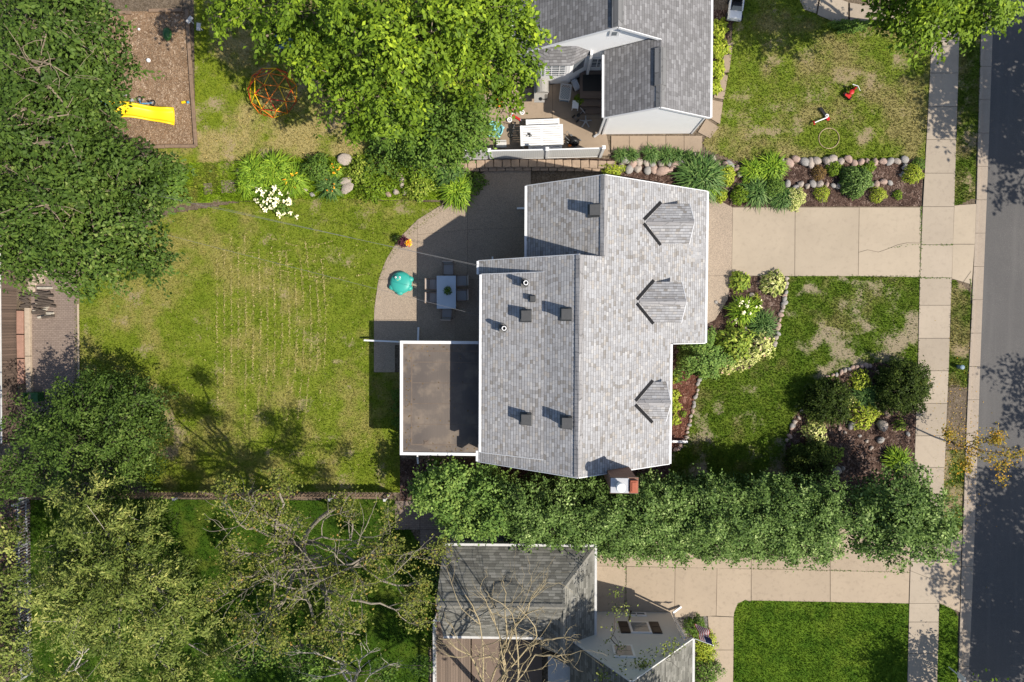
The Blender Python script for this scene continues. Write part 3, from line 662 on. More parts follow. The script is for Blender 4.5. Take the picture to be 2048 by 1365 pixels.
tag(quads_mesh('straw_clippings', leaf_quads(C, np.c_[r9.normal(size=(len(C), 2))*.25, np.ones(len(C))], r9.uniform(.06, .17, len(C)), .2, r9), LEAF['straw'], rnd=r9.random(len(C))), 'thin pale rows of dry mown clippings on the back lawn', 'clippings', kind='stuff')
# cracks in the driveway, weeds in joints
cr = MB()
for pts in ([(1717, 506), (1735, 501), (1757, 505), (1777, 498), (1797, 490), (1815, 487), (1840, 486)], [(1818, 1141), (1848, 1152), (1880, 1163)], [(1252, 1133), (1252, 1165), (1250, 1200), (1252, 1236)], [(1927, 565), (1942, 543)]):
    P = [G(x+random.uniform(-1, 1), y+random.uniform(-1, 1), .0375 if x < 1950 else -.074) for x, y in pts]
    for a, b in zip(P, P[1:]):
        s = (b-a).cross(Vector((0, 0, 1))).normalized()*.008; cr.quad(a-s, b-s, b+s, a+s)
tag(cr.build('crack', M['joint']), kind='structure')
wd = []
for (xa, ya, xb, yb, n_) in ((1842, 418, 1840, 552, 80), (1777, 498, 1840, 487, 14), (1905, 490, 1845, 490, 40), (1841, 556, 1903, 557, 60), (1500, 1137, 1660, 1142, 60), (1660, 1141, 1818, 1146, 50), (1252, 1133, 1252, 1236, 40), (1843, 414, 1843, 552, 40), (1941, 560, 1945, 600, 40)):
    for k in range(n_):
        t = random.random()**1.5; wd.append((xa+(xb-xa)*t+random.gauss(0, .9), ya+(yb-ya)*t+random.gauss(0, .9)))
C = np.array([tuple(G(x, y, .045)) for x, y in wd])
tag(quads_mesh('joint_weeds', leaf_quads(C, np.c_[rng.normal(size=(len(C), 2))*.5, np.ones(len(C))], .07, .5), LEAF['mid'], rnd=rng.random(len(C))), 'small weeds in the concrete joints', 'weeds', kind='stuff')
# loose fallen leaves on verge and road
C = np.array([tuple(G(rng.normal(1915, 25), rng.normal(900, 90), .03)) for _ in range(500)])
C[C[:, 0] > G(1935, 880).x, 2] = -.06
tag(quads_mesh('fallen_leaves', leaf_quads(C, np.c_[rng.normal(size=(len(C), 2))*.3, np.ones(len(C))], .07, .6), LEAF['orange'], rnd=rng.random(len(C))), 'fallen yellow leaves on verge and gutter', 'leaves', kind='stuff')
# ------------------------------------------------------------------ main house
YAW = -.006
house = thing('grey_shingled_house', 'large house with pale grey shingle roof and three dormers in the centre', 'house', (0, 0, 0), YAW)
def L3(x, y, z): return Vector((x, y, z))          # house frame (children are built local)
def toH(p): return Matrix.Rotation(-YAW, 3, 'Z') @ p
def HG(px, py, z): return toH(G(px, py, z))
xr, zr, pf, pr_ = 2.011, 7.035, .704, .70
yS, yN, xl, xf, xn, yNN, xln, xfn, yj = -6.797, 2.934, -2.633, 6.607, 3.131, 6.533, -.33, 8.589, -.993
zf = lambda x: zr-pf*(x-xr)
zb = lambda x: zr-pr_*(xr-x)
zn = zf(xn); zbn = lambda x: zn-pr_*(xn-x)
def Hb(mb, name, mat, parent=house, **k): return mb.build(name, mat, parent, local=True, **k)
T = .10
b = MB()
b.slab([L3(x, y, zf(x)) for x, y in ((xr, yS), (xf, yS), (xf, yj), (xfn, yj), (xfn, yNN), (xn, yNN), (xn, yN), (xr, yN))], T)
b.slab([L3(x, y, zb(x)) for x, y in ((xr, yN), (xl, yN), (xl, yS), (xr, yS))], T)
b.slab([L3(x, y, zbn(x)) for x, y in ((xn, yNN), (xln, yNN), (xln, yN+.01), (xn, yN+.01))], T)
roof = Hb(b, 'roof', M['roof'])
def ridgecap(x, y0, y1, z, pl, pr2, par, w_=.17, mat='roof_cap'):
    c = MB(); n = int((y1-y0)/.2); ys_ = np.linspace(y0, y1, n+1)
    for a, e in zip(ys_, ys_[1:]):
        for s, p in ((-1, pl), (1, pr2)):
            q = [L3(x, a, z+.022), L3(x+s*w_, a, z-p*w_+.022), L3(x+s*w_, e, z-p*w_+.034), L3(x, e, z+.034)]
            c.add(q if s > 0 else q[::-1], [(0, 1, 2, 3)])
    return Hb(c, 'ridge_cap', M[mat], par)
ridgecap(xr, yS, yN, zr, pr_, pf, roof); ridgecap(xn, yN, yNN, zn, pr_, pf, roof)
# shed dormer across the rear slope
yd0, yd1 = -6.22, 2.24
xd0, zd0 = -2.445, 4.42; xd1 = .50; zd1 = zb(xd1)+.03
b = MB(); b.slab([L3(xd1, yd1, zd1), L3(xd0, yd1, zd0), L3(xd0, yd0, zd0), L3(xd1, yd0, zd1)], .10)
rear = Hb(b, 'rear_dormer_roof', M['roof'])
b = MB()
for y in (yd0+.16, yd1-.16):
    b.add([L3(-2.25, y-.05, zb(-2.25)-.2), L3(.3, y-.05, zb(.3)-.2), L3(.3, y-.05, zd1-.25), L3(-2.25, y-.05, zd0-.02),
           L3(-2.25, y+.05, zb(-2.25)-.2), L3(.3, y+.05, zb(.3)-.2), L3(.3, y+.05, zd1-.25), L3(-2.25, y+.05, zd0-.02)], [(0, 1, 2, 3), (7, 6, 5, 4), (0, 3, 7, 4)])
b.box(-2.28, -2.2, yd0+.1, yd1-.1, 3.5, zd0-.02)
Hb(b, 'rear_dormer_wall', M['siding_w'])
pd = (zd1-zd0)/(xd1-xd0); zdr = lambda x: zd0+pd*(x-xd0)
# walls
b = MB(); D = .17
sec = [(-2.3, 0), (6.25, 0), (6.25, zf(6.25)-D), (xr, zr-D), (-2.3, zb(-2.3)-D)]
def prism_y(b, sec, y0, y1):
    n = len(sec); b.add([L3(x, y0, z) for x, z in sec]+[L3(x, y1, z) for x, z in sec], [tuple(range(n)), tuple(range(2*n-1, n-1, -1))]+[((i+1) % n, i, n+i, n+(i+1) % n) for i in range(n)])
prism_y(b, sec, yS+.22, yN-.16)
Hb(b, 'wall', M['brick'])
b = MB(); prism_y(b, [(0, 0), (8.25, 0), (8.25, zf(8.25)-D), (xn, zn-D), (0, zbn(0)-D)], yN-.3, yNN-.2)
prism_y(b, [(5.9, 0), (8.25, 0), (8.25, zf(8.25)-D), (5.9, zf(5.9)-D)], yj+.2, yN-.31)
Hb(b, 'garage_wall', M['siding_w'])
b = MB(); b.box(8.27, 8.30, .6, 3.4, 0, 2.0); b.box(8.27, 8.30, 3.6, 6.0, 0, 2.0); b.pieces('garage_door', M['white'], house, local=True)
# gutters and fascia
g = MB()
g.box(xfn, xfn+.11, yj, yNN, zf(xfn)-.13, zf(xfn)+.012); g.box(xf, xf+.11, yS, yj-.02, zf(xf)-.13, zf(xf)+.012)
g.box(xln-.11, xln, yN+.05, yNN, zbn(xln)-.13, zbn(xln)+.012)
g.box(xl-.11, xl, yS, yd0-.05, zb(xl)-.13, zb(xl)+.012); g.box(xl-.11, xl, yd1+.05, yN, zb(xl)-.13, zb(xl)+.012)
g.box(xd0-.11, xd0, yd0, yd1, zd0-.13, zd0+.012)
g.pieces('gutter', M['trim'], house, local=True, bevel=.01)
f = MB()
for (xa, za, xb, zb_, y) in ((xr, zr, xf, zf(xf), yS), (xl, zb(xl), xr, zr, yS), (xn, zn, xfn, zf(xfn), yNN), (xln, zbn(xln), xn, zn, yNN), (xl, zb(xl), xr, zr, yN)):
    s = 1 if y > 0 else -1
    f.beam((xa, y+s*.02, za-.075), (xb, y+s*.02, zb_-.075), .035, .14)
f.beam((xf+.1, yj-.02, zf(xf)-.07), (xfn, yj-.02, zf(xfn)-.07), .035, .13)
f.beam((xd0, yd1+.02, zd0-.06), (xd1, yd1+.02, zd1-.06), .03, .11); f.beam((xd0, yd0-.02, zd0-.06), (xd1, yd0-.02, zd1-.06), .03, .11)
f.pieces('fascia', M['trim'], house, local=True)
# three front dormers
NF = (pf, 0, 1); CF = zr+pf*xr
NFw = tuple(Matrix.Rotation(YAW, 3, 'Z') @ Vector(NF))
def onfront(px, py): return toH(GP(px, py, NFw, CF))
for (jx, jy), (ax, ay), (bx, by), fx in (((1293, 440), (1325, 408), (1323, 488), 1388), ((1279, 602), (1309, 564), (1310, 645), 1372), ((1276, 802), (1307, 764), (1308, 842), 1341)):
    J = onfront(jx, jy); A = onfront(ax, ay); B = onfront(bx, by)
    ze = (A.z+B.z)/2; hw = (A.y-B.y)/2; yc = (A.y+B.y)/2; zj = J.z
    xe = (A.x+B.x)/2
    d_ = ray(fx, (ay+by)/2); t = (zj-.05-CAMH)/d_[2]; xF = toH(Vector((d_[0]*t, d_[1]*t, 0))).x
    b = MB(); th = .07
    b.slab([L3(J.x, yc, zj+.02), L3(xe-.02, yc-hw, ze+.02), L3(xF-.1, yc-hw, ze+.02), L3(xF, yc, zj+.02)], th)
    b.slab([L3(J.x, yc, zj+.02), L3(xF, yc, zj+.02), L3(xF-.1, yc+hw, ze+.02), L3(xe-.02, yc+hw, ze+.02)], th)
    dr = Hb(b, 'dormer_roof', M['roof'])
    c = MB(); ys_ = None
    n = 9; xs_ = np.linspace(J.x, xF, n)
    for a, e in zip(xs_, xs_[1:]):
        for s in (-1, 1):
            sl_ = (zj-ze)/hw
            q = [L3(a, yc, zj+.045), L3(e, yc, zj+.055), L3(e, yc+s*.14, zj-sl_*.14+.055), L3(a, yc+s*.14, zj-sl_*.14+.045)]
            c.add(q if s > 0 else q[::-1], [(0, 1, 2, 3)])
    Hb(c, 'ridge_cap', M['roof_cap'], dr)
    v = MB()
    for s in (-1, 1):                              # dark metal valleys
        v = MB()
        P0 = L3(J.x-.13, yc+s*.09, 0); P1 = L3(xe-.06, yc+s*(hw+.07), 0)
        dirn = (P1-P0).normalized(); w_ = Vector((-dirn.y, dirn.x, 0))*.075
        q = []
        for p in (P0-w_, P1-w_, P1+w_, P0+w_): q.append(L3(p.x, p.y, zf(p.x)+.03))
        v.add(q, [(0, 1, 2, 3)]); Hb(v, 'valley_flashing', M['dark_metal'], dr)
    wl = MB(); xw = xF-.22; zl_ = zf(xw)
    wl.add([L3(xw, yc-hw+.14, zl_-.2), L3(xw, yc+hw-.14, zl_-.2), L3(xw, yc+hw-.14, ze-.02), L3(xw, yc, zj-.12), L3(xw, yc-hw+.14, ze-.02),
            L3(xe, yc-hw+.14, zl_-.2), L3(xe, yc+hw-.14, zl_-.2), L3(xe, yc+hw-.14, ze-.03), L3(xe, yc-hw+.14, ze-.03)], [(0, 1, 2, 3, 4), (0, 4, 8, 5), (1, 6, 7, 2)])
    Hb(wl, 'dormer_wall', M['siding_w'])
    tr = MB()
    for s in (-1, 1): tr.beam((xF+.015, yc, zj-.03), (xF-.085, yc+s*hw, ze-.03), .03, .10)
    tr.pieces('dormer_trim', M['trim'], house, local=True)
    wn_ = MB(); wn_.box(xw, xw+.03, yc-.4, yc+.4, zl_+.25, ze-.1); wf = Hb(wn_, 'window', M['trim'])
    wn_ = MB(); wn_.box(xw+.031, xw+.036, yc-.33, yc+.33, zl_+.32, ze-.17); Hb(wn_, 'pane', M['glass'], wf)
# roof vents
def rotW(v): return tuple(Matrix.Rotation(YAW, 3, 'Z') @ Vector(v))
planes = dict(rear=((-pr_, 0, 1), zr-pr_*xr), dorm=((-pd, 0, 1), zd0-pd*xd0), nrear=((-pr_, 0, 1), zn-pr_*xn))
for px, py, pl, sz in ((1188, 422, 'nrear', .5), (1052, 632, 'dorm', .5), (1132, 629, 'rear', .5), (1052, 838, 'dorm', .5), (1133, 845, 'rear', .5), (1065, 598, 'dorm', .26)):
    n_, c_ = planes[pl]; p = toH(GP(px, py, rotW(n_), c_)); a = math.atan(n_[0])
    b = MB(); h = .22*sz/.5
    Mx = Matrix.Rotation(-a, 3, 'Y')
    b.obox(p+Vector((n_[0]*.02, 0, .02)), sz*1.25, sz*1.2, .025, 0, (0, a))
    b.obox(p+Vector((0, 0, .14*sz/.5)), sz*.72, sz*.78, .30*sz/.5, 0, None)
    b.obox(p+Vector((.02, 0, .30*sz/.5)), sz*.95, sz*.95, .05, 0, (0, -.12))
    Hb(b, 'roof_vent', M['vent'], bevel=.012)
for px, py in ((1052, 567), (1009, 657)):
    n_, c_ = planes['dorm']; p = toH(GP(px, py, rotW(n_), c_)); a = math.atan(n_[0])
    b = MB(); b.obox(p+Vector((-.01, 0, .02)), .5, .42, .02, 0, (0, -a)); b.lathe(p+Vector((0, 0, -.05)), [(.2, 0), (.13, .18), (.12, .3)], 14)
    fl = Hb(b, 'vent_flashing', M['vent'])
    b = MB(); q = p+Vector((0, 0, .2)); b.lathe(q, [(.11, 0), (.11, .26), (.075, .26), (.07, .1)], 16); Hb(b, 'vent_pipe', M['white'], fl)
    b = MB(); b.lathe(q, [(.068, .05), (.068, .12)], 12); Hb(b, 'pipe_bore', M['black'], fl)
# flat roofed rear extension
x0, x1, y0, y1, ze = -6.70, -2.30, -6.77, -.975, 2.56
m, n, bs, o = newmat('brown_roof_membrane'); v = coords(n, 'Object')
a = noise(n, v, .33, 3, .5); b2 = noise(n, v, 1.3, 4, .6); 
c = mixc(n, step(n, a, .35, .62), (.092, .076, .068), (.15, .122, .102))
c = mixc(n, math_(n, 'MULTIPLY', step(n, b2, .46, .64), .75), c, (.235, .185, .14))
mp = nd(n, 'ShaderNodeMapping'); mp.inputs['Scale'].default_value = (9, .35, 1); n.links.new(v, mp.inputs[0])
c = mixc(n, math_(n, 'MULTIPLY', noise(n, mp.outputs[0], 2, 3), .35), c, (.06, .05, .045)); n.links.new(c, bs.inputs['Base Color']); bs.inputs['Roughness'].default_value = .8
bump(n, bs, noise(n, v, 30, 3), .006)
M['membrane'] = m
b = MB(); b.box(x0+.3, x1, y0+.3, y1-.3, 0, ze-.2); Hb(b, 'extension_wall', M['siding_w'])
b = MB(); b.box(x0+.02, x1+.02, y0+.02, y1-.02, ze-.2, ze-.03); fr_ = Hb(b, 'flat_roof', M['membrane'])
b = MB(); w_ = .15
b.box(x0, x0+w_, y0, y1, ze-.22, ze+.03); b.box(x0+w_+.002, x1-.05, y1-w_, y1, ze-.22, ze+.03); b.box(x0+w_+.002, x1-.05, y0, y0+w_, ze-.22, ze+.03)
b.pieces('parapet_edge', M['trim'], house, local=True, bevel=.01)
M['seam'] = plain('membrane_seam', (.15, .115, .09), .85, .2, 3)
b = MB()
for q in (y0+1.55, y0+2.6, y0+3.65, y0+4.7): b.box(x0+.64, x1-.1, q, q+.035, ze-.03, ze-.026)
for bx in ((x0+.55, x0+.62, y0+.5, y1-.5), (x0+.62, x1-.1, y1-.55, y1-.48), (x0+.62, x1-.1, y0+.5, y0+.57)): b.box(*bx, ze-.03, ze-.024)
b.pieces('membrane_seam', M['seam'], fr_, local=True)
p = HG(852, 886, ze); b = MB(); b.box(p.x-.12, p.x+.12, p.y-.12, p.y+.12, ze-.03, ze-.01); b.box(p.x-.06, p.x+.06, p.y-.06, p.y+.06, ze-.01, ze+.02); Hb(b, 'roof_drain', M['seam'], fr_)
# downspouts and lying extensions
def HT(pts, w_=.08, name='downspout', mat='white'):
    b = MB()
    for a, e in zip(pts, pts[1:]): b.beam(a, e, w_, w_*.8)
    Hb(b, name, M[mat])
HT([HG(835, 688, 2.3), HG(836, 684, .2), HG(837, 655, .12)], .1); HT([HG(728, 681, .35), HG(798, 684, .6), HG(806, 684, 2.35)], .085)
HT([HG(1060, 417, 2.2), HG(1060, 417, .2), HG(1034, 417, .12)], .1); HT([HG(985, 528, 2.4), HG(985, 527, .2), HG(985, 514, .12)], .09)
HT([HG(835, 912, 2.3), HG(835, 914, .2), HG(836, 928, .15)], .09); HT([HG(1330, 883, 3.2), HG(1332, 883, .3), HG(1375, 884, .25)], .12)
# chimney
cz = 7.75
c0 = HG(1220, 955, cz); c1 = HG(1277, 988, cz)
cx0, cx1, cy1, cy0 = c0.x, c1.x, c0.y, c1.y
b = MB(); b.box(cx0+.06, cx1-.06, cy0+.06, cy1-.06, 3.8, cz-.26)
b.box(cx0-.35, cx1+.35, cy0-.02, yS+.2, 0, 2.6); 
b.add([L3(cx0-.35, cy0-.02, 2.6), L3(cx1+.35, cy0-.02, 2.6), L3(cx1+.35, yS+.2, 2.6), L3(cx0-.35, yS+.2, 2.6), L3(cx0+.06, cy0+.06, 3.9), L3(cx1-.06, cy0+.06, 3.9), L3(cx1-.06, yS+.2, 3.9), L3(cx0+.06, yS+.2, 3.9)], [(0, 1, 5, 4), (1, 2, 6, 5), (2, 3, 7, 6), (3, 0, 4, 7)])
b.box(cx0+.02, cx1-.02, cy0+.02, cy1-.02, cz-.26, cz-.13); b.box(cx0, cx1, cy0, cy1, cz-.13, cz-.03)
ch = Hb(b, 'chimney', M['brick'])
b = MB(); b.box(cx0+.03, cx0+.80, cy0+.03, cy1-.03, cz-.03, cz+.03); Hb(b, 'chimney_cap', M['galv'], ch)
q = HG(1241, 975, cz+.35); b = MB(); b.lathe(L3(q.x, q.y, cz+.03), [(.15, 0), (.15, .30), (.20, .32), (.21, .42), (.17, .47), (.02, .5)], 20); Hb(b, 'flue', M['white'], ch)
b = MB(); b.box(cx0+.85, cx1-.05, cy0+.06, cy1-.1, cz-.03, cz+.14); b.box(cx0+.91, cx1-.11, cy0+.12, cy1-.16, cz+.14, cz+.17); Hb(b, 'flue_lid', M['terracotta'], ch, bevel=.015)
# ------------------------------------------------------------------ neighbour's house above
up = thing('white_house', 'white gabled house with slate grey roof at the top of the photo', 'house')
def Ub(mb, name, mat, parent=up, **k): return mb.build(name, mat, parent, **k)
pu = .64; ux, uz = 3.74, 6.21; wx, wz = 5.87, 4.85
uf = lambda x: uz-pu*(x-ux); ub = lambda x: uz-pu*(ux-x); wb = lambda x: wz-pu*(wx-x)
yU, yW, yT = 13.02, 9.92, 24.0
XE, XL, XWL = 8.58, -.97, 3.44
b = MB()
b.slab([Vector((x, y, uf(x))) for x, y in ((wx, yW), (XE, yW), (XE, yT), (ux, yT), (ux, yU), (wx, yU))], .1)
b.slab([Vector((x, y, ub(x))) for x, y in ((XL, yU), (ux, yU), (ux, yT), (XL, yT))], .1)
b.slab([Vector((x, y, wb(x))) for x, y in ((XWL, yW), (wx, yW), (wx, yU+.1), (XWL, yU+.1))], .1)
ur = Ub(b, 'roof', M['roof_up'])
M['ridgevent'] = shinglemat('ridge_vent_shingles', [(0, (.15, .15, .15)), (1, (.25, .245, .245))], .3, 1.2)
b = MB()
for x, y0_, y1_, z in ((ux, yU+.0, yT, uz), (wx, yW+1.0, yU-.4, wz)):
    for s in (-1, 1):
        w_ = .26; q = [(x, y0_, z+.09), (x+s*w_, y0_, z-pu*w_+.09), (x+s*w_, y1_, z-pu*w_+.09), (x, y1_, z+.09)]
        b.slab([Vector(p) for p in (q if s > 0 else q[::-1])], .075)
Ub(b, 'ridge_vent', M['ridgevent'], ur)
b = MB(); n = 16
for s in (-1, 1):
    pass
w_ = .2; b.add([(wx-w_, yW, wz-pu*w_+.03), (wx, yW, wz+.03), (wx+w_, yW, wz-pu*w_+.03), (wx-w_, yW+1, wz-pu*w_+.03), (wx, yW+1, wz+.03), (wx+w_, yW+1, wz-pu*w_+.03)], [(0, 1, 4, 3), (1, 2, 5, 4)])
Ub(b, 'ridge_cap', M['ridgevent'], ur)
b = MB(); prism_y(b, [(-.7, 0), (8.35, 0), (8.35, uf(8.35)-.17), (ux, uz-.17), (-.7, ub(-.7)-.17)], 13.18, yT-.2); Ub(b, 'wall', M['siding_w'])
b = MB(); prism_y(b, [(3.72, 0), (8.40, 0), (8.40, uf(8.40)-.17), (wx, wz-.17), (3.72, wb(3.72)-.17)], 10.0, 13.2); Ub(b, 'wing_wall', M['siding_w'])
b = MB()
b.box(XE, XE+.11, yW, yT, uf(XE)-.12, uf(XE)+.01); b.box(XWL-.11, XWL, yW, yU-.1, wb(XWL)-.12, wb(XWL)+.01); b.box(XL-.11, XL, yU, yT, ub(XL)-.12, ub(XL)+.01)
b.pieces('gutter', M['trim'], up, bevel=.01)
b = MB()
for xa, za, xb_, zb2, y in ((XWL, wb(XWL), wx, wz, yW-.02), (wx, wz, XE, uf(XE), yW-.02), (XL, ub(XL), ux, uz, yU-.02), (ux, uz, wx, uf(wx), yU-.02)): b.beam((xa, y, za-.08), (xb_, y, zb2-.08), .035, .15)
b.box(3.66, 3.74, 9.97, 10.06, 0, 3.0); b.box(8.36, 8.44, 9.97, 10.06, 0, 3.0)
b.pieces('trim', M['trim'], up)
b = MB(); b.box(3.45, 3.55, 9.93, 10.03, 0.3, 3.1); b.beam((3.5, 9.98, .3), (3.25, 9.85, .08), .09, .08); Ub(b, 'downspout', M['trim'])
def win(par, mbuild, x, y, z, wd, hh, face=-1, mull=1, name='window', rails=1):
    b = MB(); b.box(x-wd/2, x+wd/2, min(y, y+face*.05), max(y, y+face*.05), z-hh/2, z+hh/2); f = mbuild(b, name, M['trim'], par)
    b = MB(); ya, yb_ = sorted((y+face*.052, y+face*.058)); b.box(x-wd/2+.11, x+wd/2-.11, ya, yb_, z-hh/2+.11, z+hh/2-.11); mbuild(b, 'pane', M['glass'], f)
    b = MB(); ya, yb_ = sorted((y+face*.06, y+face*.075))
    for k in range(1, mull+1): q = x-wd/2+wd*k/(mull+1); b.box(q-.022, q+.022, ya, yb_, z-hh/2+.05, z+hh/2-.05)
    for k in range(1, rails+1): q = z-hh/2+hh*k/(rails+1); b.box(x-wd/2+.05, x+wd/2-.05, ya-.017, yb_-.017, q-.015, q+.015)
    (b.pieces('muntin', M['trim'], f) if b.v else None)
    return f
win(up, Ub, 3.7, 13.18, 5.2, .45, .6, -1, 0, 'attic_vent', 0)
win(up, Ub, 2.95+.15, 13.18, 1.7, .85, 1.2, -1, 2, 'window', 2)
# bay window
bx = [(-.45, 13.2), (.40, 12.70), (1.85, 12.70), (2.75, 13.2)]
b = MB()
for (xa, ya), (xb_, yb_) in zip(bx, bx[1:]):
    b.add([(xa, ya, 0), (xb_, yb_, 0), (xb_, yb_, 3.0), (xa, ya, 3.0)], [(0, 1, 2, 3)])
bay = Ub(b, 'bay_wall', M['siding_w'])
e = [(-.65, 13.2), (.34, 12.56), (1.92, 12.56), (2.95, 13.2)]; t_ = [(.15, 13.19, 3.75), (1.0, 13.19, 3.75), (1.3, 13.19, 3.75), (2.1, 13.19, 3.75)]
b = MB()
for i in range(3): b.add([(*e[i], 3.0), (*e[i+1], 3.0), t_[i+1], t_[i]], [(0, 1, 2, 3)])
b.add([(*p, 2.9) for p in e], [(0, 3, 2, 1)])
for i in range(3): b.add([(*e[i], 2.9), (*e[i+1], 2.9), (*e[i+1], 3.0), (*e[i], 3.0)], [(0, 1, 2, 3)])
Ub(b, 'bay_roof', M['roof_up'], bay)
win(up, Ub, 1.12, 12.70, 2.0, 1.15, 1.5, -1, 2, 'window', 4)
for i in (0, 2):
    (xa, ya), (xb_, yb_) = bx[i], bx[i+1]; A = Vector((xa, ya, 0)).lerp(Vector((xb_, yb_, 0)), .2); B = Vector((xa, ya, 0)).lerp(Vector((xb_, yb_, 0)), .8)
    nn_ = (B-A).cross(Vector((0, 0, 1))).normalized()*.02
    b = MB(); b.add([A+nn_+Vector((0, 0, 1.3)), B+nn_+Vector((0, 0, 1.3)), B+nn_+Vector((0, 0, 2.7)), A+nn_+Vector((0, 0, 2.7))], [(0, 1, 2, 3)]); Ub(b, 'side_pane', M['glass'], bay)
b = MB(); b.box(2.78, 2.9, 12.95, 13.17, 0, 3.2); Ub(b, 'corner_board', M['trim'])
# back steps in the corner
b = MB(); b.box(2.45, 3.7, 11.75, 13.17, .0, .55); b.box(2.45, 3.7, 11.4, 11.745, .0, .36); b.box(2.45, 3.7, 11.05, 11.395, 0, .18)
M['step'] = concretemat('brown_step', (.19, .14, .11), 0, .4)
tag(b.build('back_steps', M['step'], origin=(3, 12, 0)), 'brown concrete back steps in the corner of the white house', 'steps')
b = MB(); b.box(2.6, 3.68, 12.1, 12.95, .552, .575); tag(b.build('door_mat', M['black'], origin=(3.1, 12.5, .55)), 'dark mat lying on the back steps landing', 'mat')
# ------------------------------------------------------------------ lower neighbour: hip and gable roofs
lo = thing('grey_house', 'grey sided house with mossy hipped garage roof at the bottom', 'house')
def Lb(mb, name, mat, parent=lo, **k): return mb.build(name, mat, parent, **k)
gw = G(886, 1160, 2.8).x
EX, NY, SY = 3.09, -11.26, -15.87; pg = .78; rz, ry = 4.6, -13.56; hx = 1.46; hz = 2.8+pg*(EX-hx)
V_ = Vector
b = MB()
hy = NY-(EX-hx)
b.add([V_((gw, NY, 2.8)), V_((EX, NY, 2.8)), V_((hx, hy, hz)), V_((hx, ry, rz)), V_((gw-.1, ry, rz))], [(4, 3, 2, 1, 0)])
b.add([V_((gw-.1, ry, rz)), V_((hx, ry, rz)), V_((hx, SY, 2.8)), V_((gw, SY, 2.8))], [(3, 2, 1, 0)])
b.add([V_((EX, NY, 2.8)), V_((EX, SY-.3, 2.8)), V_((hx, SY-.3, hz)), V_((hx, hy, hz))], [(3, 2, 1, 0)])
b.add([V_((hx, hy, hz)), V_((hx, SY-.3, hz)), V_((.3, SY-.3, hz-pg*(hx-.3)))], [(0, 1, 2)])
b.add([V_((hx, hy, hz)), V_((hx, ry-.9, hz)), V_((hx, ry, rz))], [(0, 1, 2)])
lr = Lb(b, 'garage_roof', M['roof_low'])
for p in lr.data.polygons:
    if p.normal.z < 0: p.flip()
sm_ = lr.modifiers.new('thickness', 'SOLIDIFY'); sm_.thickness = .08; sm_.offset = -1
def capline(b, A, B, w_=.13, n=12):
    A, B = V_(A), V_(B)
    for k in range(n):
        a, c = A.lerp(B, k/n), A.lerp(B, (k+1)/n); s = (B-A).cross(V_((0, 0, 1))).normalized()*w_
        for sg in (-1, 1):
            q = [a+V_((0, 0, .035)), c+V_((0, 0, .05)), c+s*sg+V_((0, 0, -.05)), a+s*sg+V_((0, 0, -.065))]
            b.add(q if sg < 0 else q[::-1], [(0, 1, 2, 3)])
M['lowcap'] = plain('mossy_cap', (.2, .19, .165), .9, .2, 6)
for A, B in (((gw, ry, rz), (hx, ry, rz)), ((hx, hy, hz), (hx, SY-.3, hz)), ((EX, NY, 2.8), (hx, hy, hz))): b = MB(); capline(b, A, B); Lb(b, 'ridge_cap', M['lowcap'], lr)
b = MB(); b.box(gw-.05, EX+.11, NY, NY+.12, 2.66, 2.81); b.box(EX, EX+.12, SY-.3, NY-.01, 2.66, 2.81); b.box(gw, hx-.9, SY-.12, SY, 2.66, 2.81); b.pieces('gutter', M['offwhite'], lo)
b = MB(); b.box(gw+.3, EX-.3, SY+.3, NY-.3, 0, 2.7); Lb(b, 'garage_wall', M['siding_g'])
# tall gable
GY = -15.71; ax_, az_ = 4.3, 7.28; xrE, zrE = 7.66, 3.4; pgR = (az_-zrE)/(xrE-ax_); xlE, zlE = 2.1, 3.78
b = MB(); prism_y(b, [(2.1, 0), (7.45, 0), (7.45, 3.45), (ax_, az_-.2), (2.1, 3.6)], -22, GY+.0)
Lb(b, 'gable_wall', M['siding_g'])
b = MB(); b.slab([V_((ax_, GY-.02, az_)), V_((ax_, -22, az_)), V_((xrE+.25, -22, zrE-.29)), V_((xrE+.25, GY-.02, zrE-.29))], .12)
b.slab([V_((xlE-.25, GY-.02, zlE-.4)), V_((xlE-.25, -22, zlE-.4)), V_((ax_, -22, az_)), V_((ax_, GY-.02, az_))], .12)
Lb(b, 'gable_roof', M['roof_low'])
for p in COL.objects['gable_roof'].data.polygons: pass
b = MB(); b.beam((ax_, GY+.02, az_-.06), (xrE+.25, GY+.02, zrE-.35), .06, .16); b.beam((ax_, GY+.02, az_-.06), (xlE-.25, GY+.02, zlE-.46), .06, .16); b.box(xrE+.25, xrE+.37, -22, GY, zrE-.42, zrE-.27); b.pieces('gutter', M['offwhite'], lo)
def Lw(b, name, mat, parent): return b.build(name, mat, parent)
p = G(1280, 1262, 2.0); wz_ = 1.95; wx_ = p.x
f = win(lo, Lw, wx_, GY, wz_, 1.05, 1.25, 1, 0, 'window', 1)
win(lo, Lw, G(1247, 1312, 4.5).x, GY, 4.5, 1.0, 1.2, 1, 0, 'window', 1)
win(lo, Lw, G(1272, 1231, .3).x, GY, .35, 1.1, .42, 1, 1, 'basement_window', 0)
M['shutter'] = plain('dark_brown_shutter', (.035, .025, .022), .6, .1, 4)
for s in (-1, 1):
    b = MB(); b.box(wx_+s*.8-.24, wx_+s*.8+.24, GY+.001, GY+.05, wz_-.65, wz_+.65)
    for k in range(2): b.box(wx_+s*.8-.18, wx_+s*.8+.18, GY+.05, GY+.065, wz_-.58+k*.62, wz_-.02+k*.62)
    Lb(b, 'shutter', M['shutter'])
b = MB(); b.beam((7.5, GY+.08, .3), (7.5, GY+.08, 3.2), .08, .08); b.beam((7.5, GY+.06, .25), (8.0, GY+.35, .1), .09, .08); Lb(b, 'downspout', M['trim'])
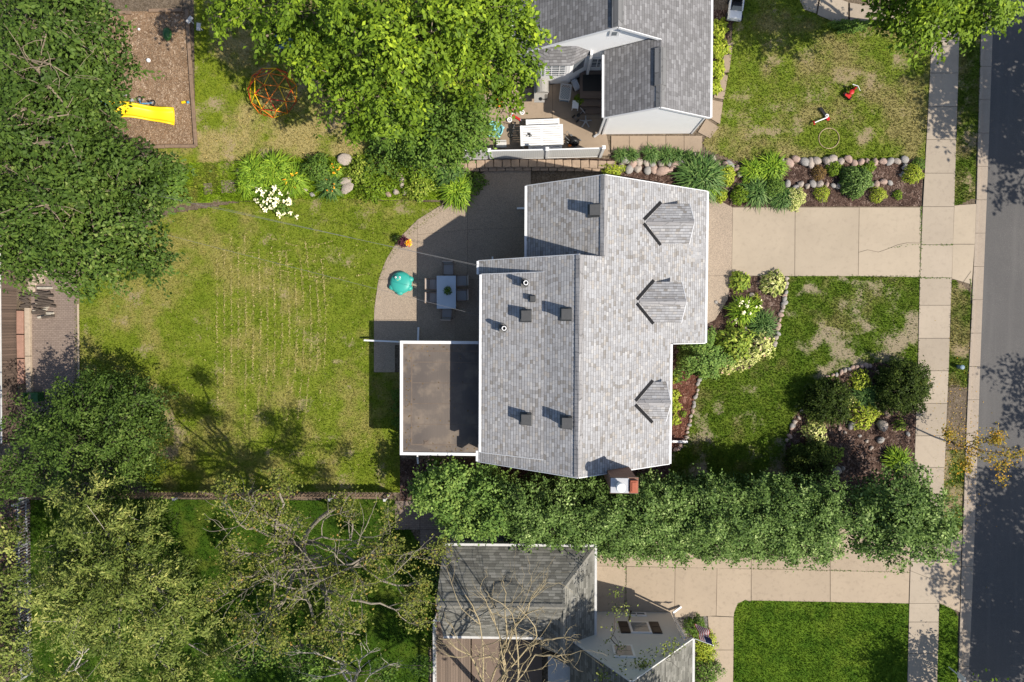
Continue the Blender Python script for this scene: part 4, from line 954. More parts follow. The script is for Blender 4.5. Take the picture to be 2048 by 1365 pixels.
# low wing beside the gable
M['palesteel'] = plain('pale_porch_roof', (.36, .365, .37), .6, .1, 3)
A_, B_, C_, D_ = G(1096, 1310, 2.5), G(1192, 1362, 3.5), G(1192, 1480, 3.5), G(1096, 1480, 2.5)
b = MB(); b.slab([D_, C_, B_, A_], .1); Lb(b, 'porch_roof', M['palesteel'])
b = MB(); b.box(A_.x+.1, B_.x-.1, -22, -18.2, 0, 2.3); Lb(b, 'porch_wall', M['siding_g'])
# deck
b = MB(); b.box(gw-.75, gw+1.15, -20.5, SY+.1, .25, .32); dk = b.build('wooden_deck', M['deck'], origin=(gw, -17, 0)); tag(dk, 'brown plank deck beside the mossy garage', 'deck')
b = MB(); b.box(gw+1.2, .5, -20.5, SY-.4, .0, .06); tag(b.build('terrace', M['step']), kind='structure')
b = MB()
for x, ya, yb_ in ((gw-.72, -20.5, SY+.05),):
    b.beam((x, ya, 1.15), (x, yb_, 1.15), .1, .06); b.beam((x, ya, .5), (x, yb_, .5), .05, .05)
    for k in range(24): q = ya+(yb_-ya)*k/23; b.box(x-.02, x+.02, q-.02, q+.02, .32, 1.12)
b.beam((gw-.72, SY+.05, 1.15), (gw+.15, SY+.05, 1.15), .1, .06)
for k in range(6): q = gw-.7+.16*k; b.box(q-.02, q+.02, SY+.03, SY+.07, .32, 1.12)
Lb2 = b.build('deck_railing', M['offwhite'], dk)
# ------------------------------------------------------------------ fences and walls
Z = Vector((0, 0, 1))
# white privacy fence in three panels
fp = [G(922, 319), G(983, 319), G(1093, 317), G(1200, 314)]
fn = thing('privacy_fence', 'white vinyl privacy fence panels beside the upper patio', 'fence', tuple(fp[0]))
for i, p in enumerate(fp[1:] if True else fp):
    b = MB(); b.box(p.x-.065, p.x+.065, p.y-.065, p.y+.065, 0, 1.95); b.box(p.x-.09, p.x+.09, p.y-.09, p.y+.09, 1.95, 2.0); b.box(p.x-.05, p.x+.05, p.y-.05, p.y+.05, 2.0, 2.03); b.build('post', M['white'], fn)
M['vinyl'] = None
m, n, bs, o = newmat('white_vinyl_boards'); sp = nd(n, 'ShaderNodeSeparateXYZ'); n.links.new(coords(n, 'Object'), sp.inputs[0])
fr = math_(n, 'FRACT', math_(n, 'DIVIDE', sp.outputs[0], .095)); c = mixc(n, math_(n, 'MULTIPLY', math_(n, 'LESS_THAN', fr, .14), .45), (.70, .70, .68), (.25, .25, .24)); n.links.new(c, bs.inputs['Base Color']); bs.inputs['Roughness'].default_value = .45
M['vinyl'] = m
for a, c in zip(fp, fp[1:]):
    d = (c-a).normalized(); a2 = a+d*.07; c2 = c-d*.07
    b = MB(); b.beam(a2+Z*.92, c2+Z*.92, .035, 1.7); b.build('panel', M['vinyl'], fn)
    b = MB(); b.beam(a2+Z*1.8, c2+Z*1.8, .06, .09); b.beam(a2+Z*.1, c2+Z*.1, .06, .1); b.pieces('rail', M['white'], fn)
def picket(name, label, A, B, h, sp_, wd, mat, postmat, npost, pw=.1, ph=None, gap_z=.08, post_at=None):
    t = thing(name, label, 'fence', tuple(A)); d = (B-A); L_ = d.length; d.normalize(); s = d.cross(Z)
    b = MB(); n = int(L_/sp_)
    for k in range(n):
        p = A+d*(k+.5)*sp_; hh = h*random.uniform(.97, 1.03)
        b.beam(p+Z*gap_z, p+Z*hh+s*random.uniform(-.01, .01), .02, wd) if abs(d.x) < .5 else b.beam(p+Z*gap_z, p+Z*hh+d*random.uniform(-.01, .01), wd, .02)
    b.build('pickets', mat, t)
    b = MB()
    for z in (h*.25, h*.8): b.beam(A+s*.03+Z*z, B+s*.03+Z*z, .04, .08)
    b.pieces('rail', mat, t)
    for k in (post_at if post_at else np.linspace(0, 1, npost)):
        p = A+d*L_*k+s*.08; b = MB(); b.box(p.x-pw/2, p.x+pw/2, p.y-pw/2, p.y+pw/2, 0, ph or h+.1); b.box(p.x-pw/2-.015, p.x+pw/2+.015, p.y-pw/2-.015, p.y+pw/2+.015, ph or h+.1, (ph or h+.1)+.03); b.build('post', postmat, t)
    return t
picket('picket_fence', 'brown picket fence with pale posts along the foot of the back lawn', G(60, 984), G(790, 986), 1.15, .21, .10, M['timber'], M['offwhite'], 8, post_at=[.02, .24, .43, .62, .84, .985])
picket('picket_fence', 'grey white picket fence running down the lower left corner', G(60, 1000), G(66, 1345), 1.05, .17, .09, M['picket'], M['picket'], 5)
A, B = G(33, 470), G(36, 880)
t = thing('board_fence', 'tall brown board fence on the far left edge', 'fence', tuple(A))
b = MB(); n = 66
for k in range(n):
    p = A.lerp(B, (k+.5)/n); q = A.lerp(B, (k+1.45)/n) if False else p
    w_ = (B-A).length/n*.94; b.box(p.x-.012+random.uniform(-.006, .006), p.x+.012, p.y-w_/2, p.y+w_/2, .04, 1.12+random.uniform(-.02, .02))
b.build('boards', M['fencewood'], t)
b = MB(); b.beam(A+Z*1.15+V_((-.02, 0, 0)), B+Z*1.15+V_((-.02, 0, 0)), .07, .03); b.build('top_rail', M['offwhite'], t)
b = MB()
for k in range(5): p = A.lerp(B, k/4); b.box(p.x-.11, p.x-.02, p.y-.05, p.y+.05, 0, 1.1)
b.pieces('post', M['fencewood'], t)
# timber edging of the paved area
def timbers(name, label, segs, mat, w_, h, cat='edging'):
    t = thing(name, label, cat, tuple(G(*segs[0][:2])))
    for x0, y0, x1, y1 in segs:
        b = MB(); b.beam(G(x0, y0, h/2), G(x1, y1, h/2), w_, h); b.build('timber', mat, t, bevel=.015)
    return t
timbers('timber_edging', 'pinkish timber sleepers beside the board fence', [(42, 622, 42, 668), (42, 670, 43, 716), (43, 718, 44, 768)], plain('pink_timber', (.33, .19, .14), .85, .15, 5), .36, .22)
timbers('timber_edging', 'long pale beam bordering the pink paved area', [(56, 616, 57, 712), (57, 713, 60, 800)], M['paletimber'], .28, .2)
timbers('lawn_edging', 'thin grey edging between pavers and back lawn', [(156, 608, 157, 700), (157, 701, 158, 760)], M['paletimber'], .08, .08)
timbers('play_area_border', 'brown timber border round the wood chip play area', [(374, 20, 382, 150), (382, 151, 392, 293), (330, 293, 391, 293), (228, 26, 264, 26), (298, 22, 364, 21), (230, 294, 329, 294)], M['timber'], .17, .14, 'border')
# stacked block retaining wall by the white fence
b = MB(); r3 = random.Random(3)
xs_ = np.arange(868, 1215, 17.2)
for k, x in enumerate(xs_):
    for c_ in range(2):
        p = G(x+8+(6 if c_ == 0 else 0), 334-4*math.sin((x-868)/120), 0)
        b.obox(p+V_((0, -.14 if c_ == 0 else 0, .1+.2*c_)), .43, .40, .19, r3.uniform(-.07, .07))
tag(b.build('retaining_wall', M['block'], origin=tuple(G(868, 334)), bevel=.035), 'curved tan block retaining wall below the white fence', 'retaining wall')
# boulders
ROCKM = []
def rockmesh(seed, mat):
    rs = np.random.default_rng(seed); b = MB(); b.ball((0, 0, 0), 1, 1, .8, 10); o = [rs.normal(size=3) for _ in range(5)]
    for i, v in enumerate(b.v):
        v = np.array(v); s = 1+.11*sum(math.sin(v@q*1.7+j) for j, q in enumerate(o)); b.v[i] = tuple(v*s)
    return b
PROTO = []
def boulder(px, py, rpx, label, group, z=None, name='boulder', mat=None, cat='rock', flat=.75):
    k = random.randrange(9); r = rpx*PX
    if len(PROTO) <= k:
        k = len(PROTO); o = rockmesh(k, None).build(name, M[('rock', 'rock2', 'rock3')[k % 3]], None, origin=(0, 0, 0), smooth=True); PROTO.append(o)
        o.name = name
    else:
        o = PROTO[k].copy(); COL.objects.link(o); o.name = name
    o.location = G(px, py, r*.35 if z is None else z); o.rotation_euler = (random.uniform(-.2, .2), random.uniform(-.2, .2), random.uniform(0, 6.3))
    o.scale = (r*random.uniform(.9, 1.25), r*random.uniform(.75, 1), r*flat)
    if name != 'boulder': o.name = name
    return tag(o, label, cat, group)
def row(pts, sp_, r, label, group, jit=2, **k):
    pts = [np.array(p, float) for p in pts]; d = 0
    for a, c in zip(pts, pts[1:]):
        L_ = np.linalg.norm(c-a)
        while d < L_:
            p = a+(c-a)*d/L_; boulder(p[0]+random.gauss(0, jit*.5), p[1]+random.gauss(0, jit), r*random.uniform(.75, 1.2), label, group, **k); d += sp_*random.uniform(.85, 1.15)
        d -= L_
row([(1235, 322), (1330, 330), (1400, 326)], 15, 9, 'rounded tan boulder of the wall below the iris strip', 'boulders below the iris strip')
row([(1242, 337), (1330, 342), (1352, 342)], 17, 10, 'rounded tan boulder of the wall below the iris strip', 'boulders below the iris strip')
row([(1392, 312), (1416, 322), (1440, 326), (1478, 330)], 12, 8, 'pale rounded stone where the walkway meets the boulder edge', 'stones at the walkway end', 4)
row([(1462, 338), (1482, 345), (1492, 362)], 9, 5.5, 'small grey cobble in the heap between the lilies', 'cobble heap', 5)
row([(1562, 325), (1600, 325), (1650, 322), (1700, 325), (1760, 324), (1820, 321)], 14.5, 9, 'pale boulder of the row edging the yard with the hoop', 'boulders along the yard edge', 3)
row([(1812, 328), (1806, 342), (1800, 358)], 10, 5, 'pale stone at the street end of the mulch bed', 'stones at the bed end', 2)
row([(1562, 373), (1606, 372), (1650, 370), (1680, 375)], 13, 6.5, 'stone of the middle row in the upper mulch bed', 'middle row of stones', 2)
row([(1742, 368), (1755, 366), (1786, 362)], 13, 7, 'flat stone beside the green shrub in the upper mulch bed', 'flat stones by the shrub', 2)
row([(1572, 556), (1572, 585), (1562, 630), (1552, 680), (1545, 700)], 9, 5, 'small pale edging stone along the driveway bed', 'edging stones of the driveway bed', 1)
row([(1399, 760), (1392, 790), (1383, 830), (1374, 870), (1358, 900)], 9, 4.5, 'small pale edging stone beside the red mulch', 'edging stones of the red mulch bed', 1)
row([(1655, 755), (1690, 740), (1720, 732), (1742, 730)], 9, 4.5, 'pale edging stone at the top of the yew bed', 'edging stones above the yews', 1.5)
row([(1605, 825), (1588, 845), (1580, 870), (1574, 890)], 11, 5, 'edging stone on the lawn side of the yew bed', 'edging stones left of the yews', 2)
row([(690, 318), (692, 330)], 20, 13, 'flat pale stepping stone above the dark lily in the garden bed', 'stepping stones', 1, flat=.3)
row([(690, 362), (693, 388)], 18, 12, 'flat pale stepping stone below the dark lily in the garden bed', 'lower stepping stones', 1, flat=.3)
row([(800, 345), (808, 388), (775, 392)], 14, 6, 'pale rock at the foot of the garden bed', 'pale rocks of the garden bed', 4)
row([(612, 380), (630, 392)], 12, 5, 'small rock beside the white flowers', 'rocks by the white flowers', 3)
for px, py, r, lb in ((1758, 748, 7, 'round stone at the top left of the big yew'), (1775, 825, 8, 'grey rock below left of the big yew'), (1764, 850, 11, 'flat pale rock below the big yew'), (1703, 852, 9, 'grey rock below the yellow hosta'), (1762, 880, 8, 'tan rock in the middle of the yew bed'), (1680, 857, 5, 'small pale rock left of the hosta'), (1733, 883, 4, 'small white stone in the yew bed middle'), (1742, 897, 4, 'small white stone below the tan rock'), (1641, 884, 5, 'pale stone below the variegated hosta'), (1815, 868, 5, 'small stone near the sidewalk in the yew bed'), (1672, 941, 8, 'white flat rock by the lower yew'), (1686, 937, 4, 'small white pebble beside the flat rock'), (1690, 865, 4, 'small stone left of the flat pale rock'), (1720, 872, 3.5, 'little pale stone above the tan rock'), (1503, 590, 5, 'small stone behind the driveway hosta'), (1432, 605, 4, 'small stone at the driveway corner'), (1490, 660, 7, 'pale pink rock amid the driveway bed flowers'), (1350, 900, 5, 'pale rock at the house corner')):
    boulder(px, py, r, lb, None)
# log pile and slabs at left
lg = 'split firewood log in the pile on the pink pavers'
for k in range(22):
    p = G(88+random.uniform(-14, 14), 580+k*2.6+random.uniform(-4, 4), .09+.05*(k % 3)); a = random.uniform(-.25, .25); L_ = random.uniform(.3, .42)
    b = MB(); d = V_((math.cos(a), math.sin(a), random.uniform(-.1, .1)))*L_; b.tube([p-d, p+d], [.075, .065], 6)
    tag(b.build('log', M['barkdark'] if k % 3 else M['barkpale'], origin=tuple(p)), lg, 'log', 'firewood logs')
for k in range(8):
    p = G(54+random.uniform(-8, 8), 586+k*4, .1); a = random.uniform(-.6, .6); d = V_((math.cos(a), math.sin(a), 0))*.26
    b = MB(); b.tube([p-d, p+d], [.07, .06], 6); tag(b.build('log', M['barkdark'], origin=tuple(p)), 'dark short log leaning by the timber sleepers', 'log', 'short dark logs')
for k, (x, y) in enumerate(((68, 548), (86, 546), (66, 566), (82, 560), (62, 580), (93, 535))):
    b = MB(); b.lathe(G(x, y, 0), [(.24, 0), (.26, .06), (.22, .1)], 9, 1.1, .8); tag(b.build('stump_slice', M['paletimber'], origin=tuple(G(x, y))), 'pale round wood slice above the firewood pile', 'wood slice', 'pale wood slices')
b = MB(); p = G(72, 793); b.box(p.x-.35, p.x+.28, p.y-.22, p.y+.25, 0, .04); b.box(p.x-.35, p.x-.30, p.y-.22, p.y+.25, .04, .5); b.box(p.x+.1, p.x+.5, p.y-.25, p.y+.25, .05, .55); b.box(p.x-.3, p.x+.1, p.y+.2, p.y+.25, .04, .5)
tag(b.build('green_crate', M['green'], origin=tuple(p), bevel=.02), 'dark green plastic bin at the shaded corner of the pavers', 'bin')
# ------------------------------------------------------------------ play yard
# slide
t = thing('slide', 'bright yellow plastic slide on the wood chips', 'slide', tuple(G(300, 230)))
A, B = G(225, 221, 1.35), G(349, 232, .16)
b = MB(); n = 24; prof = [(q_[0]*1.15, q_[1]) for q_ in [(-.36, .16), (-.36, .20), (-.30, .20), (-.27, .02), (-.15, -.02), (.15, -.02), (.27, .02), (.30, .20), (.36, .20), (.36, .16)]]
d = (B-A); d.z = 0; d.normalize(); s = V_((-d.y, d.x, 0)); rows_ = []
for k in range(n+1):
    u = k/n; p = A.lerp(B, u); z = 1.35*(1-u)**1.25*(1-.08*math.sin(u*12))+.13+.05*math.sin(u*9); w_ = 1-.12*math.sin(u*math.pi)+.22*max(0, u-.8)*2
    wig = .05*math.sin(u*5)
    rows_.append([V_((p.x, p.y, z))+s*(q[0]*w_+wig)+Z*q[1]*(1 if u < .93 else (1-u)/.07*.7+.3) for q in prof])
vs = [q for r in rows_ for q in r]; m_ = len(prof)
fs = [(i*m_+j, i*m_+j+1, (i+1)*m_+j+1, (i+1)*m_+j) for i in range(n) for j in range(m_-1)]
b.add(vs, fs); ch = b.build('chute', M['yellow'], t, smooth=True); so_ = ch.modifiers.new('thickness', 'SOLIDIFY'); so_.thickness = .03
q = G(329, 229, .29); b = MB(); b.lathe(q-Z*.06, [(.12, 0), (.12, .03)], 14, 1.2, .8); b.build('drain_dimple', plain('dark_yellow', (.3, .17, .01), .5, .2, 20), t)
b = MB(); q = G(232, 221, 0)
for sy in (-.3, .3): b.tube([q+V_((0, sy, 0)), q+V_((0, sy, 1.45))], .035, 8)
for k in range(4): b.tube([q+V_((0, -.3, .3+.32*k)), q+V_((0, .3, .3+.32*k))], .025, 6)
b.build('ladder', M['blue'], t)
# balance bike lying on the chips
t = thing('balance_bike', 'small light blue balance bike lying beside the slide', 'bicycle', tuple(G(292, 204)))
w1, w2 = G(279, 199, .06), G(305, 206, .06)
for p in (w1, w2):
    b = MB(); b.torus(p, .135, .035); wl = b.build('wheel', M['black'], t, smooth=True)
    b = MB(); b.lathe(p-Z*.02, [(.03, 0), (.03, .05)], 8)
    for k in range(5): a = k*1.2566; b.tube([p, p+V_((math.cos(a)*.13, math.sin(a)*.13, 0))], .008, 4)
    b.build('spokes', M['ltgrey'], wl)
b = MB(); hd = G(281, 209, .12); b.tube([w1, hd], .022); b.tube([hd, G(296, 207, .1), w2], .024); b.tube([G(283, 207, .1), w2], .018); b.build('frame', M['blue'], t)
b = MB(); b.tube([G(281, 212, .3), G(282, 211, .02)], .014); b.build('handlebar', M['black'], t)
b = MB(); b.ball(G(297, 203, .12), .11, .05, .04, 10); b.build('saddle', M['black'], t)
b = MB(); b.ball(G(297, 121, .11), .11, n=16); tag(b.build('ball', M['white'], origin=tuple(G(297, 121)), smooth=True), 'white ball lying on the wood chips', 'ball')
b = MB(); b.ball(G(278, 59, .06), .07, n=12); tag(b.build('ball', M['white'], origin=tuple(G(278, 59)), smooth=True), 'small white ball at the top of the wood chips', 'ball')
b = MB(); b.obox(G(367, 205, .06), .22, .12, .1, .2); b.obox(G(376, 205, .06), .1, .1, .1); tag(b.build('toy', [M['yellow']], origin=tuple(G(370, 205)), bevel=.02), 'little yellow toy near the border of the wood chips', 'toy')
b = MB(); b.obox(G(376, 205, .12), .13, .12, .1, .5); tag(b.build('toy', M['blue'], origin=tuple(G(377, 206)), bevel=.03), 'little blue toy beside the yellow toy', 'toy')
for x, y in ((250, 196), (266, 202), (253, 190)):
    b = MB(); b.lathe(G(x, y), [(.07, 0), (.09, .12), (.06, .13)], 10); tag(b.build('cup', M['ltgrey'], origin=tuple(G(x, y))), 'grey white toy cup in the chips left of the bike', 'toy', 'grey toy cups')
p = G(336, 70); b = MB(); b.ball(p+Z*.05, .24, .36, .26, 18, 0); tag(b.build('sand_toy', M['green'], origin=tuple(p), smooth=True), 'green domed plastic toy in the tree shadow on the chips', 'toy')
for x, y, a, lb in ((379, 40, .9, 'tilted grey framed white panel in the shade behind the play area'), (397, 54, 1.5, 'upright white panel nearer the play area border')):
    p = G(x, y, .45); b = MB(); b.obox(p, .40, .2, .05, a, (.3, 0)); b.obox(p-Z*.25, .05, .05, .45); tag(b.build('plastic_sheet', M['offwhite'], origin=tuple(G(x, y)), bevel=.01), lb, 'sheet')
# geodesic dome climber
c0_ = G(547, 187); t = thing('climbing_dome', 'orange and yellow geodesic climbing dome on the grass', 'climber', tuple(c0_))
ph = (1+5**.5)/2; ico = [V_(v).normalized() for v in ((0, 1, ph), (0, -1, ph), (0, 1, -ph), (0, -1, -ph), (1, ph, 0), (-1, ph, 0), (1, -ph, 0), (-1, -ph, 0), (ph, 0, 1), (-ph, 0, 1), (ph, 0, -1), (-ph, 0, -1))]
Rq = ico[0].rotation_difference(Z); ico = [Rq @ v for v in ico]; pts = {}
def key(v): return tuple(round(x, 3) for x in v)
edges = set(); tri = []
import itertools
el = min((a-b_).length for a, b_ in itertools.combinations(ico, 2))
for a, b_, c in itertools.combinations(range(12), 3):
    if all((ico[i]-ico[j]).length < el*1.1 for i, j in ((a, b_), (b_, c), (a, c))): tri.append((a, b_, c))
for a, b_, c in tri:
    m1, m2, m3 = [((ico[i]+ico[j])/2).normalized() for i, j in ((a, b_), (b_, c), (a, c))]
    for u, v in ((ico[a], m1), (m1, ico[b_]), (ico[b_], m2), (m2, ico[c]), (ico[c], m3), (m3, ico[a]), (m1, m2), (m2, m3), (m3, m1)):
        if u.z > -.05 and v.z > -.05: edges.add(tuple(sorted((key(u), key(v)))))
for i, (u, v) in enumerate(sorted(edges)):
    R_ = 1.32; u = V_(u); v = V_(v); tw = Matrix.Rotation(.3, 3, 'Z')
    b = MB(); b.tube([c0_+tw@V_((u.x, u.y, max(u.z, 0)))*R_*V_((1, 1, 1)).x, c0_+tw@V_((v.x, v.y, max(v.z, 0)))*R_], .022, 6)
    b.build('strut', M[('orange', 'yellow', 'orange', 'red')[(i*7) % 4]], t)
# garden chair under the maple
p = G(573, 92); t = thing('garden_chair', 'grey blue slatted garden chair under the maple edge', 'chair', tuple(p))
b = MB()
for k in range(5): b.box(p.x-.28+.12*k, p.x-.18+.12*k, p.y-.3, p.y+.28, .36, .39)
b.build('seat', M['bluegrey'], t)
b = MB()
for k in range(5): b.beam(p+V_((-.23+.12*k, .30, .38)), p+V_((-.23+.12*k, .5, 1.0)), .1, .025)
b.build('backrest', M['bluegrey'], t)
for s in (-1, 1):
    b = MB(); b.box(p.x+s*.36-.07, p.x+s*.36+.07, p.y-.38, p.y+.35, .56, .59); b.build('armrest', M['bluegrey'], t)
    for yy in (-.3, .3): b = MB(); b.box(p.x+s*.33-.03, p.x+s*.33+.03, p.y+yy-.03, p.y+yy+.03, 0, .56); b.build('leg', M['bluegrey'], t)
# ------------------------------------------------------------------ upper patio
M['steel'] = plain('brushed_steel', (.42, .40, .37), .35, .06, 8, metal=.3)
p = G(1084, 188); t = thing('gas_grill', 'steel gas grill with round lid on the brown patio', 'grill', tuple(p))
b = MB(); b.box(p.x-.42, p.x+.28, p.y-.3, p.y+.42, .1, .85); b.build('cabinet', M['steel'], t, bevel=.02)
b = MB()
for k in range(9): a = math.pi*k/8; b.v.append((p.x+.0-.38*math.cos(a)*.9, p.y-.26, .85+.3*math.sin(a))); b.v.append((p.x-.38*math.cos(a)*.9, p.y+.40, .85+.3*math.sin(a)))
for k in range(8): b.f.append((2*k, 2*k+1, 2*k+3, 2*k+2)); b.m.append(0)
b.f += [tuple(range(0, 18, 2)), tuple(range(17, 0, -2))]; b.m += [0, 0]
ld = b.build('lid', M['steel'], t); b = MB(); b.tube([p+V_((.36, -.2, .98)), p+V_((.40, .05, 1.0)), p+V_((.36, .34, .98))], .022, 8); b.build('handle', M['black'], ld)
b = MB(); b.box(p.x-.42, p.x+.12, p.y-.72, p.y-.3, .80, .84); b.build('side_shelf', M['steel'], t)
b = MB(); b.lathe(p+V_((-.08, -.55, .84)), [(.09, 0), (.09, .03), (.02, .04)], 12); b.beam(p+V_((-.08, -.55, .88)), p+V_((.25, -.6, .88)), .03, .02); b.build('side_burner', M['black'], t)
for sx in (-.36, .22):
    for sy in (-.2, .36): b = MB(); b.tube([p+V_((sx-.03, sy, .07)), p+V_((sx+.03, sy, .07))], .07, 10); b.build('wheel', M['black'], t)
# lattice topped low table
p = G(1130, 190); t = thing('lattice_table', 'low white lattice topped side table on the patio', 'table', tuple(p), -.12)
b = MB(); w_, h_ = .27, .40
for s in (-1, 1): b.box(s*w_-.025, s*w_+.025, -h_, h_, .42, .46); b.box(-w_+.026, w_-.026, s*h_-.025, s*h_+.025, .42, .46)
for k in range(-6, 7):
    for sg in (-1, 1):
        x0_ = k*.13; P1 = []
        for q in np.linspace(-h_, h_, 41):
            x = x0_+sg*q
            if abs(x) < w_: P1.append((x, q, .44+.005*sg))
        if len(P1) > 3: b.beam(P1[0], P1[-1], .022, .012)
b.build('lattice_top', M['offwhite'], t, local=True)
b = MB(); b.box(-w_+.03, w_-.03, -h_+.03, h_-.03, .05, .08); b.build('shelf', M['bluegrey'], t, local=True)
for sx in (-1, 1):
    for sy in (-1, 1): b = MB(); b.box(sx*.24-.02, sx*.24+.02, sy*.37-.02, sy*.37+.02, 0, .42); b.build('leg', M['offwhite'], t, local=True)
# white plastic toy wagon and stool
p = G(1150, 172); t = thing('toy_pushcart', 'white plastic toy pushcart by the back steps', 'toy', tuple(p), .45)
b = MB(); b.box(-.13, .13, -.28, .2, .12, .16); b.box(-.15, -.12, -.28, .2, .12, .36); b.box(.12, .15, -.28, .2, .12, .36); b.box(-.15, .15, -.31, -.28, .12, .36); b.box(-.12, .12, .2, .24, .12, .3); b.build('tub', M['white'], t, local=True, bevel=.02)
b = MB(); b.tube([(-.13, .2, .3), (-.13, .36, .5), (.13, .36, .5), (.13, .2, .3)], .02, 6); b.build('handle', M['ltgrey'], t, local=True)
for sx in (-1, 1):
    for sy in (-.18, .12): b = MB(); b.tube([(sx*.15, sy, .08), (sx*.19, sy, .08)], .08, 12); b.build('wheel', M['black'], t, local=True)
p = G(1150, 214); t = thing('plastic_stool', 'small square white plastic stool on the patio', 'stool', tuple(p), -.1)
b = MB(); b.box(-.17, .17, -.21, .21, .36, .40); b.build('seat', M['white'], t, local=True, bevel=.03)
for sx in (-1, 1):
    for sy in (-1, 1): b = MB(); b.beam((sx*.13, sy*.16, .36), (sx*.16, sy*.2, 0), .04, .04); b.build('leg', M['white'], t, local=True)
# swivel chair base and dark tricycle
p = G(1158, 233); t = thing('tricycle', 'dark grey tricycle beside the back steps', 'tricycle', tuple(p), .7)
for x, y, r in ((.28, 0, .15), (-.25, .16, .11), (-.25, -.16, .11)): b = MB(); b.torus((x, y, r), r-.03, .035, 'Y', 20); b.build('wheel', M['black'], t, local=True)
b = MB(); b.tube([(-.25, -.16, .12), (-.25, .16, .12)], .02); b.tube([(-.25, 0, .12), (.05, 0, .3), (.24, 0, .42)], .025); b.tube([(.28, 0, .15), (.22, 0, .55)], .022); b.build('frame', M['grey'], t, local=True)
b = MB(); b.tube([(.2, -.2, .57), (.22, 0, .55), (.2, .2, .57)], .018); b.build('handlebar', M['ltgrey'], t, local=True)
b = MB(); b.ball((-.06, 0, .34), .12, .1, .05, 10); b.build('seat', M['black'], t, local=True)
p = G(1171, 245); b = MB()
for k in range(5): a = k*1.2566+.3; b.tube([p+Z*.2, p+V_((math.cos(a)*.3, math.sin(a)*.3, .06))], [.045, .03], 6); b.ball(p+V_((math.cos(a)*.3, math.sin(a)*.3, .05)), .045, n=8)
b.tube([p+Z*.15, p+Z*.45], .03, 8); tag(b.build('star_base_stand', M['ltgrey'], origin=tuple(p)), 'pale five armed star base stand on the patio', 'stand')
# slatted white table and bench
def slat_table(name, label, cat, px, py, lx, ly, h, rz_, ns):
    p = G(px, py); t = thing(name, label, cat, tuple(p), rz_); w_ = ly/ns
    b = MB()
    for k in range(ns): y = -ly/2+w_*(k+.5); b.box(-lx/2+.08, lx/2-.08, y-w_*.42, y+w_*.42, h-.035, h)
    for s in (-1, 0, 1): b.box(s*(lx/2-.05)-.06, s*(lx/2-.05)+.06, -ly/2, ly/2, h-.06, h-.036+(.039 if s else 0))
    b.build('top' if cat == 'table' else 'seat', M['white'], t, local=True, bevel=.008)
    for sx in (-1, 1):
        for sy in (-1, 1): b = MB(); b.box(sx*(lx/2-.12)-.04, sx*(lx/2-.12)+.04, sy*(ly/2-.09)-.04, sy*(ly/2-.09)+.04, 0, h-.06); b.build('leg', M['white'], t, local=True)
    return t
slat_table('patio_table', 'long white slatted table beside the white fence', 'table', 1083, 278, 2.22, 1.06, .74, .03, 9)
slat_table('bench', 'white slatted bench behind the long white table', 'bench', 1085, 250, 1.75, .36, .45, .03, 4)
slat_table('bench', 'white bench half hidden between table and fence', 'bench', 1090, 297, 1.75, .3, .45, .02, 3)
p = G(1059, 270, .75); b = MB()
for k in range(14): a = random.uniform(0, 6.3); r = random.uniform(.03, .2); q = p+V_((math.cos(a)*r, math.sin(a)*r*.6, .03)); b.tube([p+Z*.02, q], .008, 4); b.ball(q, .03, n=6)
tag(b.build('chain_toy', M['black'], origin=tuple(p)), 'tangle of dark small toys lying on the white table', 'toy')
# blue pool toy
p = G(991, 262); t = thing('water_table', 'light blue round water play tub on the patio', 'tub', tuple(p))
b = MB(); b.lathe(p, [(.30, 0), (.40, .26), (.43, .30), (.40, .32), (.36, .27), (.30, .12), (.01, .11)], 26); b.build('basin', M['aqua'], t, smooth=True)
b = MB(); b.lathe(p+Z*.18, [(.345, 0), (.35, .02)], 26); b.build('water', plain('tub_water', (.16, .34, .36), .05, .05, 2, spec=.9), t)
b = MB(); b.ball(p+V_((-.03, .08, .3)), .17, .15, .12, 14); b.build('spout', M['aqua'], t, smooth=True)
b = MB()
for a in (.2, 2.0, 4.0, 5.2): b.ball(p+V_((math.cos(a)*.42, math.sin(a)*.42, .28)), .09, .08, .06, 10)
b.pieces('cup_holder', M['aqua'], t, smooth=True)
# scooters and small things on the patio
def scooter(name, label, px, py, rz_, c1, c2, lying=False, s=1.0):
    t = thing(name, label, 'scooter', tuple(G(px, py)), rz_); t.scale = (s, s, s)
    b = MB(); b.box(-.3, .22, -.06, .06, .09, .12); b.build('deck', M[c1], t, local=True, bevel=.02)
    b = MB(); b.tube([(.24, 0, .1), (.30, 0, .16), (.25, 0, .62)] if not lying else [(.24, 0, .1), (.34, 0, .14), (.86, .1, .16)], .02, 8); b.build('stem', M[c2], t, local=True)
    b = MB(); q = V_((.25, 0, .62)) if not lying else V_((.86, .1, .16)); d = V_((0, .18, 0)) if not lying else V_((-.03, .16, .02)); b.tube([q-d, q+d], .018, 8); b.build('handlebar', M[c1], t, local=True)
    for x, y in ((.30, -.07), (.30, .07), (-.3, 0)): b = MB(); b.torus((x, y, .07), .05, .025, 'Y', 16); b.build('wheel', M['white'], t, local=True)
    return t
scooter('kick_scooter', 'red kick scooter with white wheels by the water tub', 1032, 236, 2.6, 'red', 'ltgrey')
for x, y, lb in ((1019, 240, 'white spoked toy wheel lying left on the patio'), (1044, 225, 'white spoked toy wheel lying nearer the grill')):
    p = G(x, y, .12); b = MB(); b.torus(p, .11, .03, n=20)
    for k in range(6): a = k*1.047; b.tube([p, p+V_((math.cos(a)*.1, math.sin(a)*.1, 0))], .012, 4)
    tag(b.build('spoked_toy', M['white'], origin=tuple(p)), lb, 'wheel')
